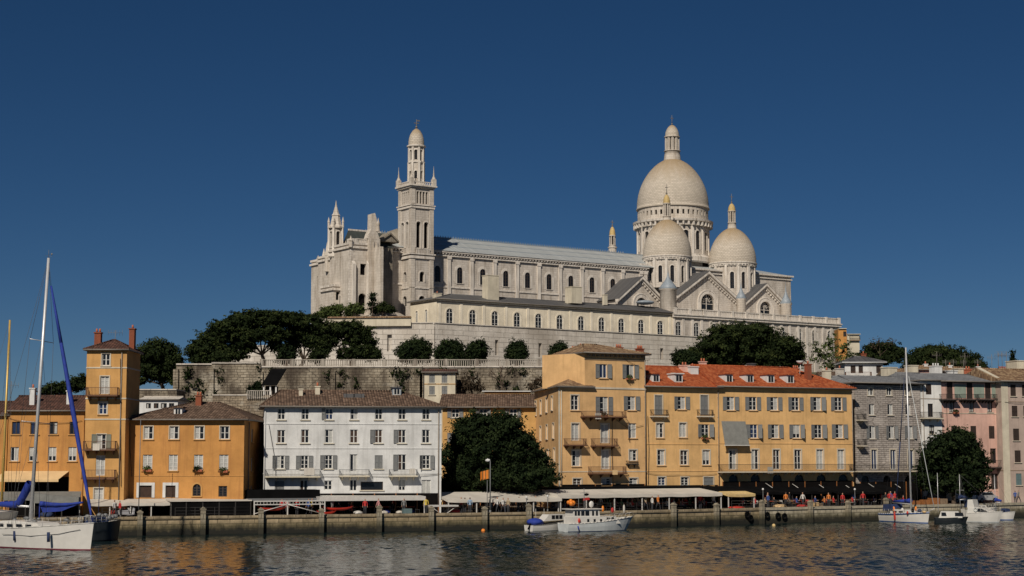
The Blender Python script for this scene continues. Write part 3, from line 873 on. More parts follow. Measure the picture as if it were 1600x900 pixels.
rf = A.roof(0, A.W, 0, 9, ze + .12, A.z(619, y=4.5), 'tile_dk', 0, 0, .35, yr=4.5)
A.chim(51.5, 608, 7, 22, 1.8, 'white', 1, rf); A.chim(108, 612, 5, 14, 2.0, 'white', 1, rf)
A.antenna(17, 622, 3, 1.8)
x0, zt = A.F.on_y(8, 736, 0); x1, _ = A.F.on_y(108, 736, 0); zb = A.F.on_y(60, 749, -1.8)[1]
b = MB(); b.extr([(x0, -.02, zt), (x0 - .6, -1.8, zb), (x0 - .6, -1.8, zb - .25), (x0 - .6, -1.74, zb - .25), (x0 - .6, -1.7, zb), (x0, -.02, zt - .1)], (x1 - x0, 0, 0)); b.build('awning', M['fab_c'], A.root)
# near-black shop front, the shade under the awning put into its colour
b = MB(); b.box(x0, x1, -.06, -.002, GZ + 1.0, zt - .6); b.build('shopfront_shade', M['dark'], A.root)


# B: tall orange tower house
B = Bld('tower_house', 'tall narrow orange tower house with four iron balconies and brick chimneys', 'house', 131.5, 172, 194.5, 172)
B.win(165.6, 562, 12, 19, sur='trim', surt=.1, bars='2'); B.win(163.6, 602, 13, 28, pane='c', sur='trim', surt=.1, sill=None, bars='4')
B.win(160.8, 638, 12.5, 19, sur='trim', surt=.1, bars='2', sill='orange2'); B.win(158.5, 690, 14, 24, sh='LR', shm='shut_gg', sill=None, sur='trim', surt=.08, bars='3')
B.win(156.8, 727.5, 14, 31, pane='c', sill=None, bars='4'); B.win(154, 776, 14, 27, pane='c', sill=None, bars='3', sur='trim', surt=.1)
ze = B.z(547.5)
B.body(ze, 6.2, 'orange2', courses=(B.z(574.5), B.z(622.5), B.z(655)))
rf = B.roof(0, B.W, 0, 6.2, ze + .12, B.z(531.5, y=3), 'tile_dk', 2.2, 2.2, .3, yr=3)
B.chim(153.5, 521, 9.5, 17, 2.6, 'brick', 2, rf, cap=True); B.chim(207, 515, 7.5, 26, 4.6, 'brick', 1, rf, d=.8)
B.antenna(180, 531, 3, 1.0)
B.balcony(134, 182.5, 605, 617, brk=4, slabm='rust', railm='rust'); B.balcony(130, 179, 689, 702, brk=4, slabm='rust', railm='rust'); B.balcony(127.5, 178, 734, 747, brk=4, slabm='rust', railm='rust')
B.pipe(190.5, 550, 790)

# C: orange house
C_ = Bld('orange_house', 'broad orange house with a hipped brown roof and white-framed doors, right of the tower', 'house', 196, 174, 381, 173.6)
for i, px in enumerate((232, 272, 311.6, 351)):
    C_.win(px, 676.4, 13.5, 20, sur='trim', surt=.09, sill='orange2', bars='2', pane='d'); C_.win(px - 1.5, 722.8, 14, 25, pane='c', sill='orange2', bars='4', fm='frame')
C_.win(227.5, 768, 19, 19, pane='r', bars='0', fm='frame_dk', sur='white', surt=.3, sill=None, name='door'); C_.win(266.5, 768, 15, 19, pane='r', bars='0', fm='frame_dk', sur='white', surt=.3, sill=None, name='door')
C_.win(307.5, 765.5, 12, 19, arch=True, bars='3', fm='frame_dk', sill='orange2', sur='orange2', surt=.15); C_.win(348, 767.5, 13, 17, bars='4', sill=None, fm='frame_dk')
ze = C_.z(657)
rwin = []
for yy in (4.5, 9.5): 
    for zz in (ze - 2.2, ze - 5.3, ze - 8.2): rwin.append((yy - .45, yy + .45, zz, zz + 1.4))
C_.body(ze, 15, 'orange', right=rwin, courses=(C_.z(743.5),), cm='orange2', ch=.05)
for a, b_, c, d in rwin: C_.winat(C_.W, (a + b_) / 2, c, .9, 1.4, math.pi / 2, sill='orange2', pane='r')
rf = C_.roof(0, C_.W, 0, 15, ze + .14, C_.z(629.5, 310, 7.5), 'tile_br', 5.6, 4.6, .5, yr=7.5)
C_.chim(311, 619.5, 8.5, 16, 6.5, 'brick', 2, rf); C_.chim(203, 629, 6, 18, 4, 'brick', 1, rf)
C_.dormer(278, 643, 9, 9, 2.0, 'tile_br', 'white', rf)
b = MB(); x_, z_ = C_.F.on_y(345, 643, 3.6)
C_.antenna(392, 640, 10, .6)
b = MB(); 
for yy in (2.0, 12.5): b = MB(); b.tube((C_.W + .12, yy, GZ), (C_.W + .12, yy, ze - .1), .06); b.build('downpipe', M['pipe'], C_.root)

# D: white house
D = Bld('white_house', 'wide white four-storey house with grey shutters and a brown tiled roof', 'house', 412, 177.5, 689.5, 180.5)
r1 = (439.7, 477, 514.3, 553.3, 591.7, 628.3, 665.7)
for i, px in enumerate(r1):
    D.win(px, 647, 11.5, 17.5, sh='L' if i == 2 else '', sill='cream', bars='2', pane='d', shw=.36)
    D.win(px - .4, 682, 12, 21, sh='L' if i in (4, 5) else '', pane=['rd', 'rd', 'dc', 'r', 'r', 'rd', 'd'][i], bars='2', sill='cream')
for i, px in enumerate((438.3, 475.7, 513.3, 552.3, 591.7, 628, 665.7)):
    if i == 3: D.win(px, 723.5, 11.5, 27, sill=None, bars='1', pane='dc')
    elif i == 4: D.win(px, 722, 12.5, 21, sh='C', sill='cream', bars='2', pane='c')
    elif i == 5: D.win(px, 722.5, 13, 25, sh='L', sill=None, bars='2', pane='rd')
    else: D.win(px, 722, 12, 21, sh='LR', sill='cream', bars='3', pane='d')
for i, (px, py, w_, h_) in enumerate(((436.7, 760, 15, 16), (474.7, 758, 12.5, 16), (512.7, 758, 12.5, 15), (552, 758, 11, 18), (684 - 56, 758, 11, 17), (666, 762, 14, 24))):
    D.win(px, py, w_, h_, pane=['c', 'rd', 'd', 'd', 'd', 'c'][i], bars=['0', '1', '2', '1', '1', '1'][i], sill=None, sh='C' if i == 0 else '', fm='frame')
D.win(581, 759, 35, 13.5, bars='0', pane='d', fm='frame_dk', sill='cream')
ze = D.z(637)
D.body(ze, 9, 'white', courses=(D.z(662.5), D.z(700.5), D.z(740)), cm='white', ch=.09)
rf = D.roof(0, D.W, 0, 10, ze + .14, D.z(611, y=5), 'tile_br', 2.2, 4.6, .5, yr=5)
D.chim(496, 605, 7, 16, 4.0, 'cream', 1, rf); D.dormer(620, 612, 10, 10, 3.6, 'slate', 'lead', rf); D.chim(470, 609, 6, 5, 3.5, 'cream', 0, rf)
b = MB()
for px in (545, 560): 
    x_, z_ = D.F.on_y(px, 617, 3.4); b.box(x_ - .6, x_ + .6, 2.6, 4.0, z_ - .35, z_ + .1)
b.build('skylight', M['slate'], rf)
D.balcony(415, 500, 733.5, 744, brk=7, slabm='cream', railm='steel_d', dep=1.0); D.balcony(531, 577, 733.5, 743, brk=4, slabm='cream', railm='steel_d', dep=1.0); D.balcony(609, 652, 733.5, 743, brk=4, slabm='cream', railm='steel_d', dep=1.0)
D.pipe(685.5, 640, 790); D.pipe(414.5, 640, 790, mat='white')

# E: low ochre house behind the big round tree
E = Bld('ochre_house', 'low golden house mostly hidden behind the big round tree', 'house', 691, 208, 838, 208)
for px in (711.5, 755, 802): E.win(px, 645.5, 12, 14, sh='LR', sill='trim', bars='2')
for px in (711.5, 755, 802): E.win(px, 684, 12, 16, sh='LR', sill='trim', bars='2')
ze = E.z(637.5)
E.body(ze, 10, 'gold')
rf = E.roof(0, E.W, 0, 10, ze + .14, E.z(617, y=5), 'tile_br', .2, .2, .5, yr=5)
b = MB(); x0, z_ = E.F.on_y(757, 612.5, 10); x1, _ = E.F.on_y(829, 612.5, 10); b.box(x0, x1, 9, 11.5, z_ - .9, z_, 0); b.box(x0 - .3, x1 + .3, 8.7, 11.7, z_, z_ + .12, 1)
b.build('roof_terrace', [M['orange2'], M['white']], rf)

# F: big yellow corner block
F_ = Bld('yellow_house', 'tall yellow corner house with four rusty balconies and a raised top storey', 'house', 873.5, 193, 1009.5, 199)
wl_ = [(898, 629, 12, 24, 'd', ''), (943.8, 634, 13, 28, 'dc', 'LR'), (986.8, 630, 12, 22, 'dc', 'LR'), (899, 675, 12, 27, 'c', ''), (945, 677.5, 12.5, 30, 'c', ''), (988.3, 673, 12.5, 23, 'c', 'L'), (900.3, 716, 12.5, 25, 'dc', ''), (946.2, 718, 12.5, 30, 'c', ''), (989, 711.5, 12, 17, 'cd', ''), (901.8, 754, 13, 13, 'r', ''), (947.5, 753, 14, 12, 'd', ''), (989.8, 753, 13, 12, 'dc', '')]
for px, py, w_, h_, pn, sh in wl_: F_.win(px, py, w_, h_, pane=pn, sh=sh, sur='trim' if not sh else None, surt=.12, sill='yellow' if h_ < 26 else None, bars='3')
ze = F_.z(604.5, 893)
xs_ = F_.x(916, 600)
lw = []
for (px, py, h_) in ((862.6, 630, 22), (854, 633, 22), (845, 636, 22), (864.5, 673, 23), (854.5, 675, 22), (844.5, 677, 22), (866, 711.5, 23), (856, 713, 22)):
    yy, z1 = F_.F.on_x(px, py - h_ / 2); _, z0_ = F_.F.on_x(px, py + h_ / 2)
    lw.append((yy, z0_, z1 - z0_))
# the left wall leans back to the left: built as a skewed wing
pc = P(835, 700, 209); back = ((pc - F_.F.O).dot(F_.F.ex), (pc - F_.F.O).dot(F_.F.ey))
Ld = math.hypot(*back); Lx, Ly = back[0] / Ld, back[1] / Ld
FL = Fr(F_.F.O.x, F_.F.O.y, F_.ang + math.atan2(Ly, Lx) + math.pi, 0)   # x runs from the front corner backwards (negative)
mb = MB()
wall(mb, 0, F_.W, GZ, ze, F_.holes[0], Tfront(0), 0, .2)
lh = []
for i, (px, py, h_) in enumerate(((862.6, 630, 22), (854, 633, 22), (845, 636, 22), (837, 638, 22), (864.5, 673, 23), (854.5, 675, 22), (844.5, 677, 22), (866, 711.5, 23), (856, 713, 22))):
    x_, z1 = FL.on_y(px, py - h_ / 2); _, z0_ = FL.on_y(px, py + h_ / 2); x_ = -x_
    if .7 < x_ < Ld - .6: lh.append((x_ - .5, x_ + .5, z0_, rr5(z1 - z0_) + z0_))
Tl = lambda a, d, z: (Lx * a + Ly * d, Ly * a - Lx * d, z)
wall(mb, 0, Ld, GZ, ze, lh, Tl, 0, .2, flip=True)
bx, by = back
mb.poly([(F_.W, 0, GZ), (F_.W, 14, GZ), (F_.W, 14, ze), (F_.W, 0, ze)]); mb.poly([(F_.W, 14, GZ), (bx, by, GZ), (bx, by, ze), (F_.W, 14, ze)]); mb.poly([(0, 0, ze), (F_.W, 0, ze), (F_.W, 14, ze), (bx, by, ze)])
wobj = F_.part('wall', mb, [M['yellow']])
for a, b_, c, d in lh:
    m_ = (a + b_) / 2; F_.winat(Lx * m_, Ly * m_, c, 1.0, d - c, math.atan2(Ly, Lx) + math.pi, pane='c', sill='trim', bars='3', sur='trim', surt=.1)
cb = MB(); cb.box(-.04, F_.W + .04, -.07, -.001, ze - .16, ze + .06); zc = F_.z(737, 900); cb.box(-.03, F_.W + .03, -.04, -.001, zc - .05, zc + .05); zc = F_.z(647, 900) 
cb.box(-.06, .12, -.06, -.001, GZ, ze - .17); cb.build('string_course', M['trim'], wobj)
# low roof of the left part: hipped over the skewed corner
x2 = xs_ + 1.0; ap = F_.F.on_y(895, 588, 3.5)
mb = MB(); e = .45; zr_ = ap[1]
pa = (-e, -e, ze + .1); pb = (x2, -e, ze + .1); pbk = (bx - e * 1.2, by, ze + .1); r0_ = (ap[0], 3.5, zr_); r1_ = (bx + 4.5, by, zr_ + .1)
mb.poly([pa, pb, (x2, 3.5, zr_), r0_]); mb.poly([pbk, pa, r0_, r1_]); mb.poly([r0_, (x2, 3.5, zr_), (x2, by, zr_), r1_])
for p, q in ((pa, pb), (pbk, pa)): mb.poly([(p[0], p[1], p[2] - .14), (q[0], q[1], q[2] - .14), q, p], 1)
mb.poly([(pa[0], pa[1], pa[2] - .14), (pbk[0], pbk[1], pa[2] - .14), (bx + 4, by, pa[2] - .14), (x2, 0, pa[2] - .14), (x2, -e, pa[2] - .14)], 1)
rfl = mb.build('roof', [M['tile_mix'], M['gutter']], F_.root)
# raised top storey
ztop = F_.z(553.5, 962)
hs = []
for px, py in ((942.5, 580), (984.8, 580.5)): F_.win(px, py, 12, 22, y=-.0, hs=hs, pane='b' if px < 960 else 'dc', sh='LR', sill='yellow', bars='1')
xt = F_.x(913.5, 580)
mb = MB(); wall(mb, xt, F_.W, ze, ztop, hs, Tfront(0), 0, .2); tl = F_.F.on_x(880, 565, xt)[0]; tl = min(max(tl, 6), 13.5)
tb = (xt - 2.2, tl)
mb.poly([(xt, 0, ze), (tb[0], tb[1], ze), (tb[0], tb[1], ztop), (xt, 0, ztop)][::-1]); mb.poly([(F_.W, 0, ze), (F_.W, tl, ze), (F_.W, tl, ztop), (F_.W, 0, ztop)]); mb.poly([(F_.W, tl, ze), (tb[0], tb[1], ze), (tb[0], tb[1], ztop), (F_.W, tl, ztop)]); mb.poly([(xt, 0, ztop), (F_.W, 0, ztop), (F_.W, tl, ztop), (tb[0], tb[1], ztop)])
wt = F_.part('top_storey_wall', mb, [M['yellow']])
cb = MB(); zc = F_.z(562.5, 962); cb.box(xt - .03, F_.W + .03, -.06, -.001, zc - .06, zc + .06)
for i in range(13):
    xx = xt + .5 + (F_.W - xt - 1) * i / 12; zd = F_.z(556.5, 962); cb.box(xx - .14, xx + .14, -.3, -.002, zd - .10, zd + .12)
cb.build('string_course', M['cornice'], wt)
rf = F_.roof(xt, F_.W, 0, tl, ztop + .12, F_.z(539.5, 945, 5), 'tile_mix', 3.4, 4.2, .5, yr=5)
F_.chim(900, 547, 14, 12, 6, 'brick', 4, rf, d=1.2); F_.chim(909, 543, 8, 14, 9, 'brick', 2, rf); F_.chim(966.6, 544, 9, 9, 8, 'brick', 3, rf); F_.chim(999.5, 546, 8.5, 12, 2.2, 'brick', 3, rf); F_.chim(870.5, 588, 14, 14, 5, 'lead', 0, rfl, cap=False)
F_.balcony(915, 979, 642, 651, brk=6, slabm='rust', railm='rust', dep=1.1); F_.balcony(887, 917, 685, 695, brk=3, slabm='rust', railm='rust'); F_.balcony(929.5, 965.5, 685, 696, brk=3, slabm='rust', railm='rust'); F_.balcony(925, 979, 729, 739, brk=4, slabm='rust', railm='rust'); F_.balcony(981, 997, 720, 724, brk=2, slabm='iron', railm='iron', dep=.4)
F_.pipe(1007.5, 556, 760); F_.pipe(877, 610, 760, mat='trim')

# G: yellow terrace, left part and wide right part
G1 = Bld('yellow_house', 'narrower yellow house with red roof, two white dormers and small balconies', 'house', 1010.5, 199.3, 1124, 204)
for px, py, w_, h_, pn, sh in ((1029, 633, 12, 31, 'c', 'C'), (1065, 629.8, 12, 20, 'dc', 'LR'), (1100.5, 633, 12, 31, 'c', 'C'), (1031, 672.5, 11.5, 23, 'cd', ''), (1067, 672, 11, 23, 'c', ''), (1102, 673, 12, 20, 'd', 'LR'), (1033, 715, 12, 24, 'dc', ''), (1068.8, 715, 11.5, 23, 'rd', ''), (1103.5, 715, 11.5, 23, 'ct', ''), (1034, 752, 12, 13, 'd', ''), (1070, 752, 12, 13, 'd', ''), (1107, 752, 15, 13, 'c', 'C')):
    G1.win(px, py, w_, h_, pane=pn, sh=sh, sur='trim' if sh != 'LR' else None, surt=.12, sill='yellow', bars='3')
ze = G1.z(606)
G1.body(ze, 11, 'yellow2', courses=(G1.z(694), G1.z(736)), cm='yellow2', ch=.1)
rf = G1.roof(0, G1.W, 0, 11, ze + .14, G1.z(572.5, y=6), 'tile_red', .1, .1, .45, yr=6)
G1.dormer(1025, 591, 9, 11, .9, 'tile_red', 'white', rf); G1.dormer(1060.5, 591, 10, 11, .9, 'white', 'white', rf)
G1.chim(1069, 572, 9, 14, 5, 'pink', 2, rf, d=1.2); G1.chim(1082, 574, 12, 12, 4.2, 'white', 1, rf, d=1.0); G1.chim(1050, 584, 4, 5, 4, 'cream', 0, rf)
G1.balcony(1019, 1044, 640, 650, brk=2, dep=.5); G1.balcony(1092, 1115, 640, 650, brk=2, dep=.5)
G1.pipe(1122, 610, 758)
G2 = Bld('yellow_house', 'wide yellow house with red roof, four dormers and long first-floor balcony', 'house', 1124.8, 204.03, 1333.5, 212.5)
for i, px in enumerate((1141.7, 1176.4, 1209.7, 1243, 1277, 1310)):
    G2.win(px, 630.5 + i * .15, 12, 21, sh='LR', sill='yellow', bars='3', pane=['dc', 'd', 'dc', 'd', 'dc', 'd'][i])
    if i: G2.win(px + 1.6, 674, 12, 21.5, sh='LR', sill='yellow', bars='3', pane=['d', 'd', 'dc', 'd', 'd', 'dc'][i])
    G2.win(px + (3.5 if i < 4 else 4.2), 718, 11, 31, sur='trim', surt=.14, sill=None, bars='3', pane='c' if i > 3 else 'rd' if i == 2 else 'd')
ze = G2.z(607)
for i in range(6):
    G2.win(1146 + i * 34.3, 747.5, 15, 13, arch=True, bars='0', fm='frame_dk', sill=None, pane='d')
G2.body(ze, 11, 'yellow2', courses=(G2.z(693),), cm='yellow2', ch=.1)
zr = G2.z(572.5, 1160, 6)
rf = G2.roof(0, G2.W, 0, 11, ze + .14, zr, 'tile_red', .1, 6.0, .45, yr=6)
for px in (1139.4, 1172, 1204.4, 1235): G2.dormer(px, 591.5 + (px - 1139) * .012, 9, 11.5, .9, 'tile_red', 'white', rf)
G2.chim(1098, 566, 8, 12, 6.5, 'pink', 2, rf); G2.chim(1262.5, 570, 7, 25, 2.4, 'brick', 1, rf); G2.chim(1243, 577, 9, 6, 6, 'potclay', 3, rf); G2.chim(1291.5, 580, 10, 14, 8, 'cream', 1, rf); G2.chim(1312, 577, 9, 18, 9, 'concrete', 1, rf); G2.chim(1174, 569, 9, 8, 7, 'slate', 0, rf)
x0, zt = G2.F.on_y(1250, 558, 3); b = MB(); b.tube((x0 - .1, 3, zt - 2.2), (x0 + .1, 3, zt - .8), .05, n=5); b.lathe(x0, 3, [(.02, zt - .9), (.35, zt - .75), (.5, zt - .5), (.48, zt - .48), (.3, zt - .7)], 12); o = b.build('satellite_dish', M['white'], rf)
G2.balcony(1129, 1334, 725.5, 736, brk=19, dep=1.1, slabm='trim', railm='iron')
# grey roller canopy over the first window
x0, zt = G2.F.on_y(1127, 658, 0); x1, zb = G2.F.on_y(1165, 695, 0)
b = MB(); b.extr([(x0, -.03, zt), (x0, -.8, zb), (x0, -.75, zb - .02), (x0, -.03, zt - .1)], (x1 - x0, 0, 0)); b.box(x0 - .1, x1 + .1, -.86, -.74, zb - .12, zb - .02, 1); b.build('awning', [M['fab_g'], M['frame']], G2.root)
G2.pipe(1331, 612, 745)

# H: grey stone house
H = Bld('grey_stone_house', 'grey rubble-stone house with a slab roof, right of the long yellow house', 'house', 1340, 214.5, 1440.5, 219)
for i, (a, b_, c, d) in enumerate(((1360, 1362, 1363, 1366), (1389, 1391, 1393, 1395.5), (1418, 1419, 1422, 1423))):
    H.win(a, 611.5, 8.5, 13, fm='frame', sill='trim', bars='1', sur='trim', surt=.08); H.win(b_, 640, 8.5, 17, fm='frame', sill='trim', bars='1', pane='dc')
    H.win(c, 675.5, 9, 20, sh='LR', sill='trim', bars='2', pane='dc'); H.win(d, 718, 9.5, 31, sur='trim', surt=.12, sill=None, bars='1', pane='b')
for i in range(3): H.win(1352 + i * 34, 749, 12, 12, arch=True, bars='0', fm='frame_dk', sill=None)
ze = H.z(602)
H.body(ze, 12, 'greystone', courses=(), x0=-.2)
rf = H.roof(-.2, H.W, 0, 12, ze + .3, H.z(588, y=6), 'slab', 2.5, .1, .6, yr=6, em='gutter')
H.balcony(1341, 1441, 726, 735.5, brk=9, dep=1.1, slabm='trim', railm='iron')
H.balc_at(-.1, .9, H.z(656, 1345), H.z(647, 1345), 0, .9, 'trim', 'iron', 2); H.balc_at(-.1, .9, H.z(696, 1345), H.z(686, 1345), 0, .9, 'trim', 'iron', 2)
H.chim(1389, 575, 15, 14, 8, 'cream', 0, rf, d=1.5); H.chim(1424, 572, 11, 16, 9, 'cream', 0, rf, d=1.5)
# left return of the stone house
b = MB(); b.box(-.95, -.21, .5, 6, GZ, ze, 0); b.build('side_wing', M['greystone'], H.root)

# I: white strip house and pink house
I1 = Bld('narrow_white_house', 'narrow cream-white house squeezed between grey stone and pink houses', 'house', 1441, 219.2, 1473.5, 220.5)
I1.win(1451, 608, 9, 17, fm='frame_dk', pane='r', sill=None, sh='C', shm='shut_b'); I1.win(1454, 641, 9, 21, fm='frame_dk', pane='d', sill=None, bars='1'); I1.win(1456, 671, 8.5, 14, fm='frame_dk', sill='trim'); I1.win(1456, 712, 9, 22, fm='frame_dk', sill='trim')
ze = I1.z(596)
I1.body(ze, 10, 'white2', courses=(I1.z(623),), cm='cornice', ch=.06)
rf = I1.roof(0, I1.W, 0, 10, ze + .2, I1.z(583, y=5), 'slab', .1, .1, .4, yr=5)
I1.balcony(1443, 1474, 643.5, 653, brk=3, slabm='cream', railm='iron'); I1.chim(1462, 573, 12, 12, 7, 'white', 3, rf, potm='white', d=1.2); I1.pipe(1442, 600, 760)
I2 = Bld('pink_house', 'pink house with three dark top-floor balconies, behind the leafy quay tree', 'house', 1474, 220.6, 1567.5, 224.7)
for i, px in enumerate((1484, 1515, 1543.5)):
    I2.win(px, 610.5, 9.5, 26, fm='frame_dk', pane='r', sill=None, sh='C', shm='shut_b'); I2.win(px + 3, 636, 8.5, 16, pane='c', sill='trim', fm='frame_dk', bars='1'); I2.balcony(px - 10, px + 15, 615.5, 624, brk=5, slabm='iron', railm='iron', dep=.9)
for px in (1491, 1521, 1549.6): I2.win(px, 675.5, 9.5, 20, fm='frame_dk', pane='r', sill=None, sh='C', shm='shut_b')
for px in (1492, 1522, 1552): I2.win(px, 712, 10, 23, fm='frame_dk', pane='rd', sill=None, bars='1')
for px in (1494, 1524, 1554): I2.win(px, 752, 11, 24, fm='frame_dk', pane='r', sill=None, sh='C', shm='shut_b')
I2.balcony(1543, 1571, 719, 730, brk=3, slabm='iron', railm='iron')
ze = I2.z(598.5)
I2.body(ze, 10, 'pink', courses=(I2.z(646),), cm='trim', ch=.08)
for p0, p1 in ((1491, 1509.5), (1521, 1538), (1549, 1560)):
    xa, zt = I2.F.on_y(p0, 600.5, 0); xb, zb = I2.F.on_y(p1, 622, 0); b = MB(); b.box(xa, xb, -.03, -.002, zb, zt); b.build('painted_panel', M['greenwash'], I2.root)
rf = I2.roof(0, I2.W, 0, 10, ze + .22, I2.z(585, y=5), 'slab', .1, .1, .5, yr=5)
I2.chim(1487, 580, 10, 9, 6, 'white', 0, rf, d=1.2); I2.chim(1500, 577, 16, 12, 8, 'cream', 0, rf, d=1.5); I2.chim(1533, 580, 11, 8, 6, 'white', 1, rf); I2.chim(1512, 578, 8, 8, 7, 'potclay', 2, rf)
for i, px in enumerate((1478, 1490, 1506, 1528)): I2.antenna(px, 580, 5, 1.6, seed=i)
# J: mauve house at the right edge
J = Bld('mauve_house', 'greyish pink house with brown shutters at the right edge of the photo', 'house', 1568.3, 223, 1655, 226)
for px in (1583, 1601, 1620, 1640):
    for k, (py, w_, h_) in enumerate(((610, 9, 18), (642.5, 9.5, 17), (679, 10, 19), (713, 10, 19))): J.win(px + k * 2.4, py, w_, h_, fm='frame_dk', pane='r', sill='trim', sh='C', shm='shut_b')
    J.win(px + 9, 749, 9.5, 18, fm='frame_dk', pane='r', sill='trim', sh='C', shm='shut_blue')
ze = J.z(598)
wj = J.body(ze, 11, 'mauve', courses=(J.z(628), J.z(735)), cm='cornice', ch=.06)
b = MB(); b.box(-.1, J.x(1577, 700), -.08, -.002, GZ, ze - .02); b.build('corner_pilaster', M['cream'], wj)
rf = J.roof(0, J.W, 0, 11, ze + .2, J.z(577, y=5), 'tile_mix', .1, .1, .6, yr=5)
J.chim(1590, 565, 20, 18, 7, 'cream', 0, rf, d=2.5); J.chim(1566, 578, 12, 10, 7, 'potclay', 4, rf)
for i, px in enumerate((1560, 1566, 1573)): J.antenna(px, 572, 5, 2.0, seed=i + 9)
b = MB(); b.extr([(-.3, -.2, ze - .1), (-.3, -.2, ze + .3), (-.3, 5, J.z(575, 1563, 5)), (-.3, 5, ze - .1)], (.6, 0, 0)); b.build('parapet', M['cream'], rf)

# cables strung along the house fronts
def cable(B_, pts, r=.022):
    mb = MB(); q = []
    for a, b in zip(pts[:-1], pts[1:]):
        x0, z0 = B_.F.on_y(a[0], a[1], -.12); x1, z1 = B_.F.on_y(b[0], b[1], -.12)
        for k in range(6):
            t = k / 6; q.append((x0 + (x1 - x0) * t, -.12, z0 + (z1 - z0) * t - .12 * math.sin(math.pi * t) * abs(x1 - x0) / 4))
    x, z = B_.F.on_y(*pts[-1], -.12); q.append((x, -.12, z)); mb.path(q, r, 4); mb.build('cable', M['iron'], B_.root)
cable(A, [(14, 653), (40, 659), (85, 661), (128, 657)]); cable(B, [(188, 560), (188, 640), (189, 760)], .03); cable(C_, [(203, 660), (203, 700), (206, 745)], .03)
cable(F_, [(957, 652), (956, 690), (958, 757)], .03); cable(F_, [(975, 560), (1004, 575)]); cable(F_, [(962, 655), (980, 668), (1005, 664)]); cable(G1, [(1012, 650), (1014, 700), (1013, 757)], .03)
cable(G1, [(1011, 739), (1060, 742), (1120, 740)]); cable(D, [(420, 663), (430, 720), (432, 772)], .025); cable(D, [(470, 741), (560, 742), (684, 741)]); cable(I2, [(1478, 600), (1480, 660), (1479, 740)], .03); cable(J, [(1570, 628), (1600, 630)])
# window boxes and laundry
def wbox(B_, px, py, w_, mat, lab, seed):
    x, z = B_.F.on_y(px, py, -.25); t = MB(); t.box(x - w_ / 2, x + w_ / 2, -.36, -.12, z - .12, z + .1); o = t.build('window_box', M['potclay'], B_.root)
    BOXES.append((o, x, z, w_, seed))
BOXES = []
for px, py, sd in ((230, 735, 1), (309, 735, 2), (349, 736.5, 3), (944, 650, 4), (984, 592, 5), (1494, 645, 6), (1102, 685, 7)): wbox(C_ if px < 400 else F_ if px < 1000 else G1 if px < 1200 else I2, px, py, .9, 'potclay', '', sd)
for (B_, px, py, w_, h_, mt) in ((D, 475, 734, 1.1, .55, 'fab_w'), (D, 640, 735, .6, .35, 'fab_w'), (F_, 930, 648, .8, .5, 'fab_w'), (F_, 957, 737, .7, .35, 'fab_c'), (G2, 1199, 732, .8, .6, 'fab_w'), (B, 145, 696, .7, .5, 'fab_w')):
    x, z = B_.F.on_y(px, py, -1.05); b = MB()
    for k in range(5): b.poly([(x + w_ * k / 5, -1.06 - .03 * (k % 2), z - h_), (x + w_ * (k + 1) / 5, -1.06 - .03 * ((k + 1) % 2), z - h_), (x + w_ * (k + 1) / 5, -1.06, z + .2), (x + w_ * k / 5, -1.06, z + .2)], 0, True)
    b.build('laundry', M[mt], B_.root)
# ------------------------------------------------------------------ retaining walls and terraces
CANG = R(34.0)
c0 = P(682, 487, 300)
CF = Fr(c0.x, c0.y, CANG, 0)
ex, ey = CF.ex, CF.ey
WY = 228.0
xL, xR = XX(275, WY, 600), XX(1016, WY, 600)
PZ = ZZ(574, WY)            # promenade level
# upper platform outline (world)
fz = P(690, 507, 297).z      # top of the upper wall
U0 = CF.w(-2.0, -2.2); U1 = CF.w(76, -2.2)
ul = P(498, 500, 299); um = P(380, 545, 302)
plat = [(ul.x, ul.y), (U0.x, U0.y), (U1.x, U1.y), (U1.x - 30, U1.y + 45), (ul.x - 4, ul.y + 70), (ul.x - 8, ul.y + 20)]
mb = MB(); mb.prism(plat[::1], 5, fz - .25, 0, 1); struct('church_terrace', mb, [M['concrete'], M['ground']])
mb = MB(); mb.prism([(xL + .6, WY + .3), (xR, WY + .3), (xR + 3, 262), (xR + 8, 330), (ul.x - 30, 330), (xL + 4, 270)], 3, PZ - .05, 0, 1); struct('promenade', mb, [M['rubble'], M['ground']])

# lower retaining wall with balustrade
t = thing('retaining_wall', 'long stained rubble retaining wall with a pale balustrade below the pine trees', 'wall', (0, WY, 0))
mb = MB(); segs = [xL, XX(331, WY, 600), XX(407, WY, 600), XX(520, WY, 600), XX(660, WY, 600), XX(742, WY, 600), xR]
for i, (a, b) in enumerate(zip(segs[:-1], segs[1:])):
    o = [0, .35, -.1, .2, -.15, .1][i]; top = PZ + [.35, .5, 0, 0, 0, 0][i]
    mb.prism([(a, -o), (b, -o), (b, 1.2), (a, 1.2)], 1.75, top)
    mb.box(a - .35, a + .35, -o - .35, -o - .002, 1.75, top - .6)
mb.build('wall', M['rubble'], t)
mb = MB()
for i, (a, b) in enumerate(zip(segs[:-1], segs[1:])):
    o = [0, .35, -.1, .2, -.15, .1][i]; mb.box(a, b - .02, -o - .18, .5, PZ + [.35, .5, 0, 0, 0, 0][i] + .003, PZ + [.35, .5, 0, 0, 0, 0][i] + .18)
mb.build('coping', M['concrete'], t)
mb = MB(); a, b = XX(408, WY, 600), xR; n = int((b - a) / .3)
g0, g1 = XX(703, WY, 600), XX(738, WY, 600)
for i in range(n):
    x = a + (b - a) * i / n
    if i % 14 == 0: mb.box(x - .2, x + .2, -.08, .32, PZ + .19, PZ + 1.16)
    else: mb.box(x - .065, x + .065, .05, .18, PZ + .19, PZ + .98)
mb.box(a, b, -.02, .26, PZ + .98, PZ + 1.1)
mb.build('balustrade', M['balu'], t)

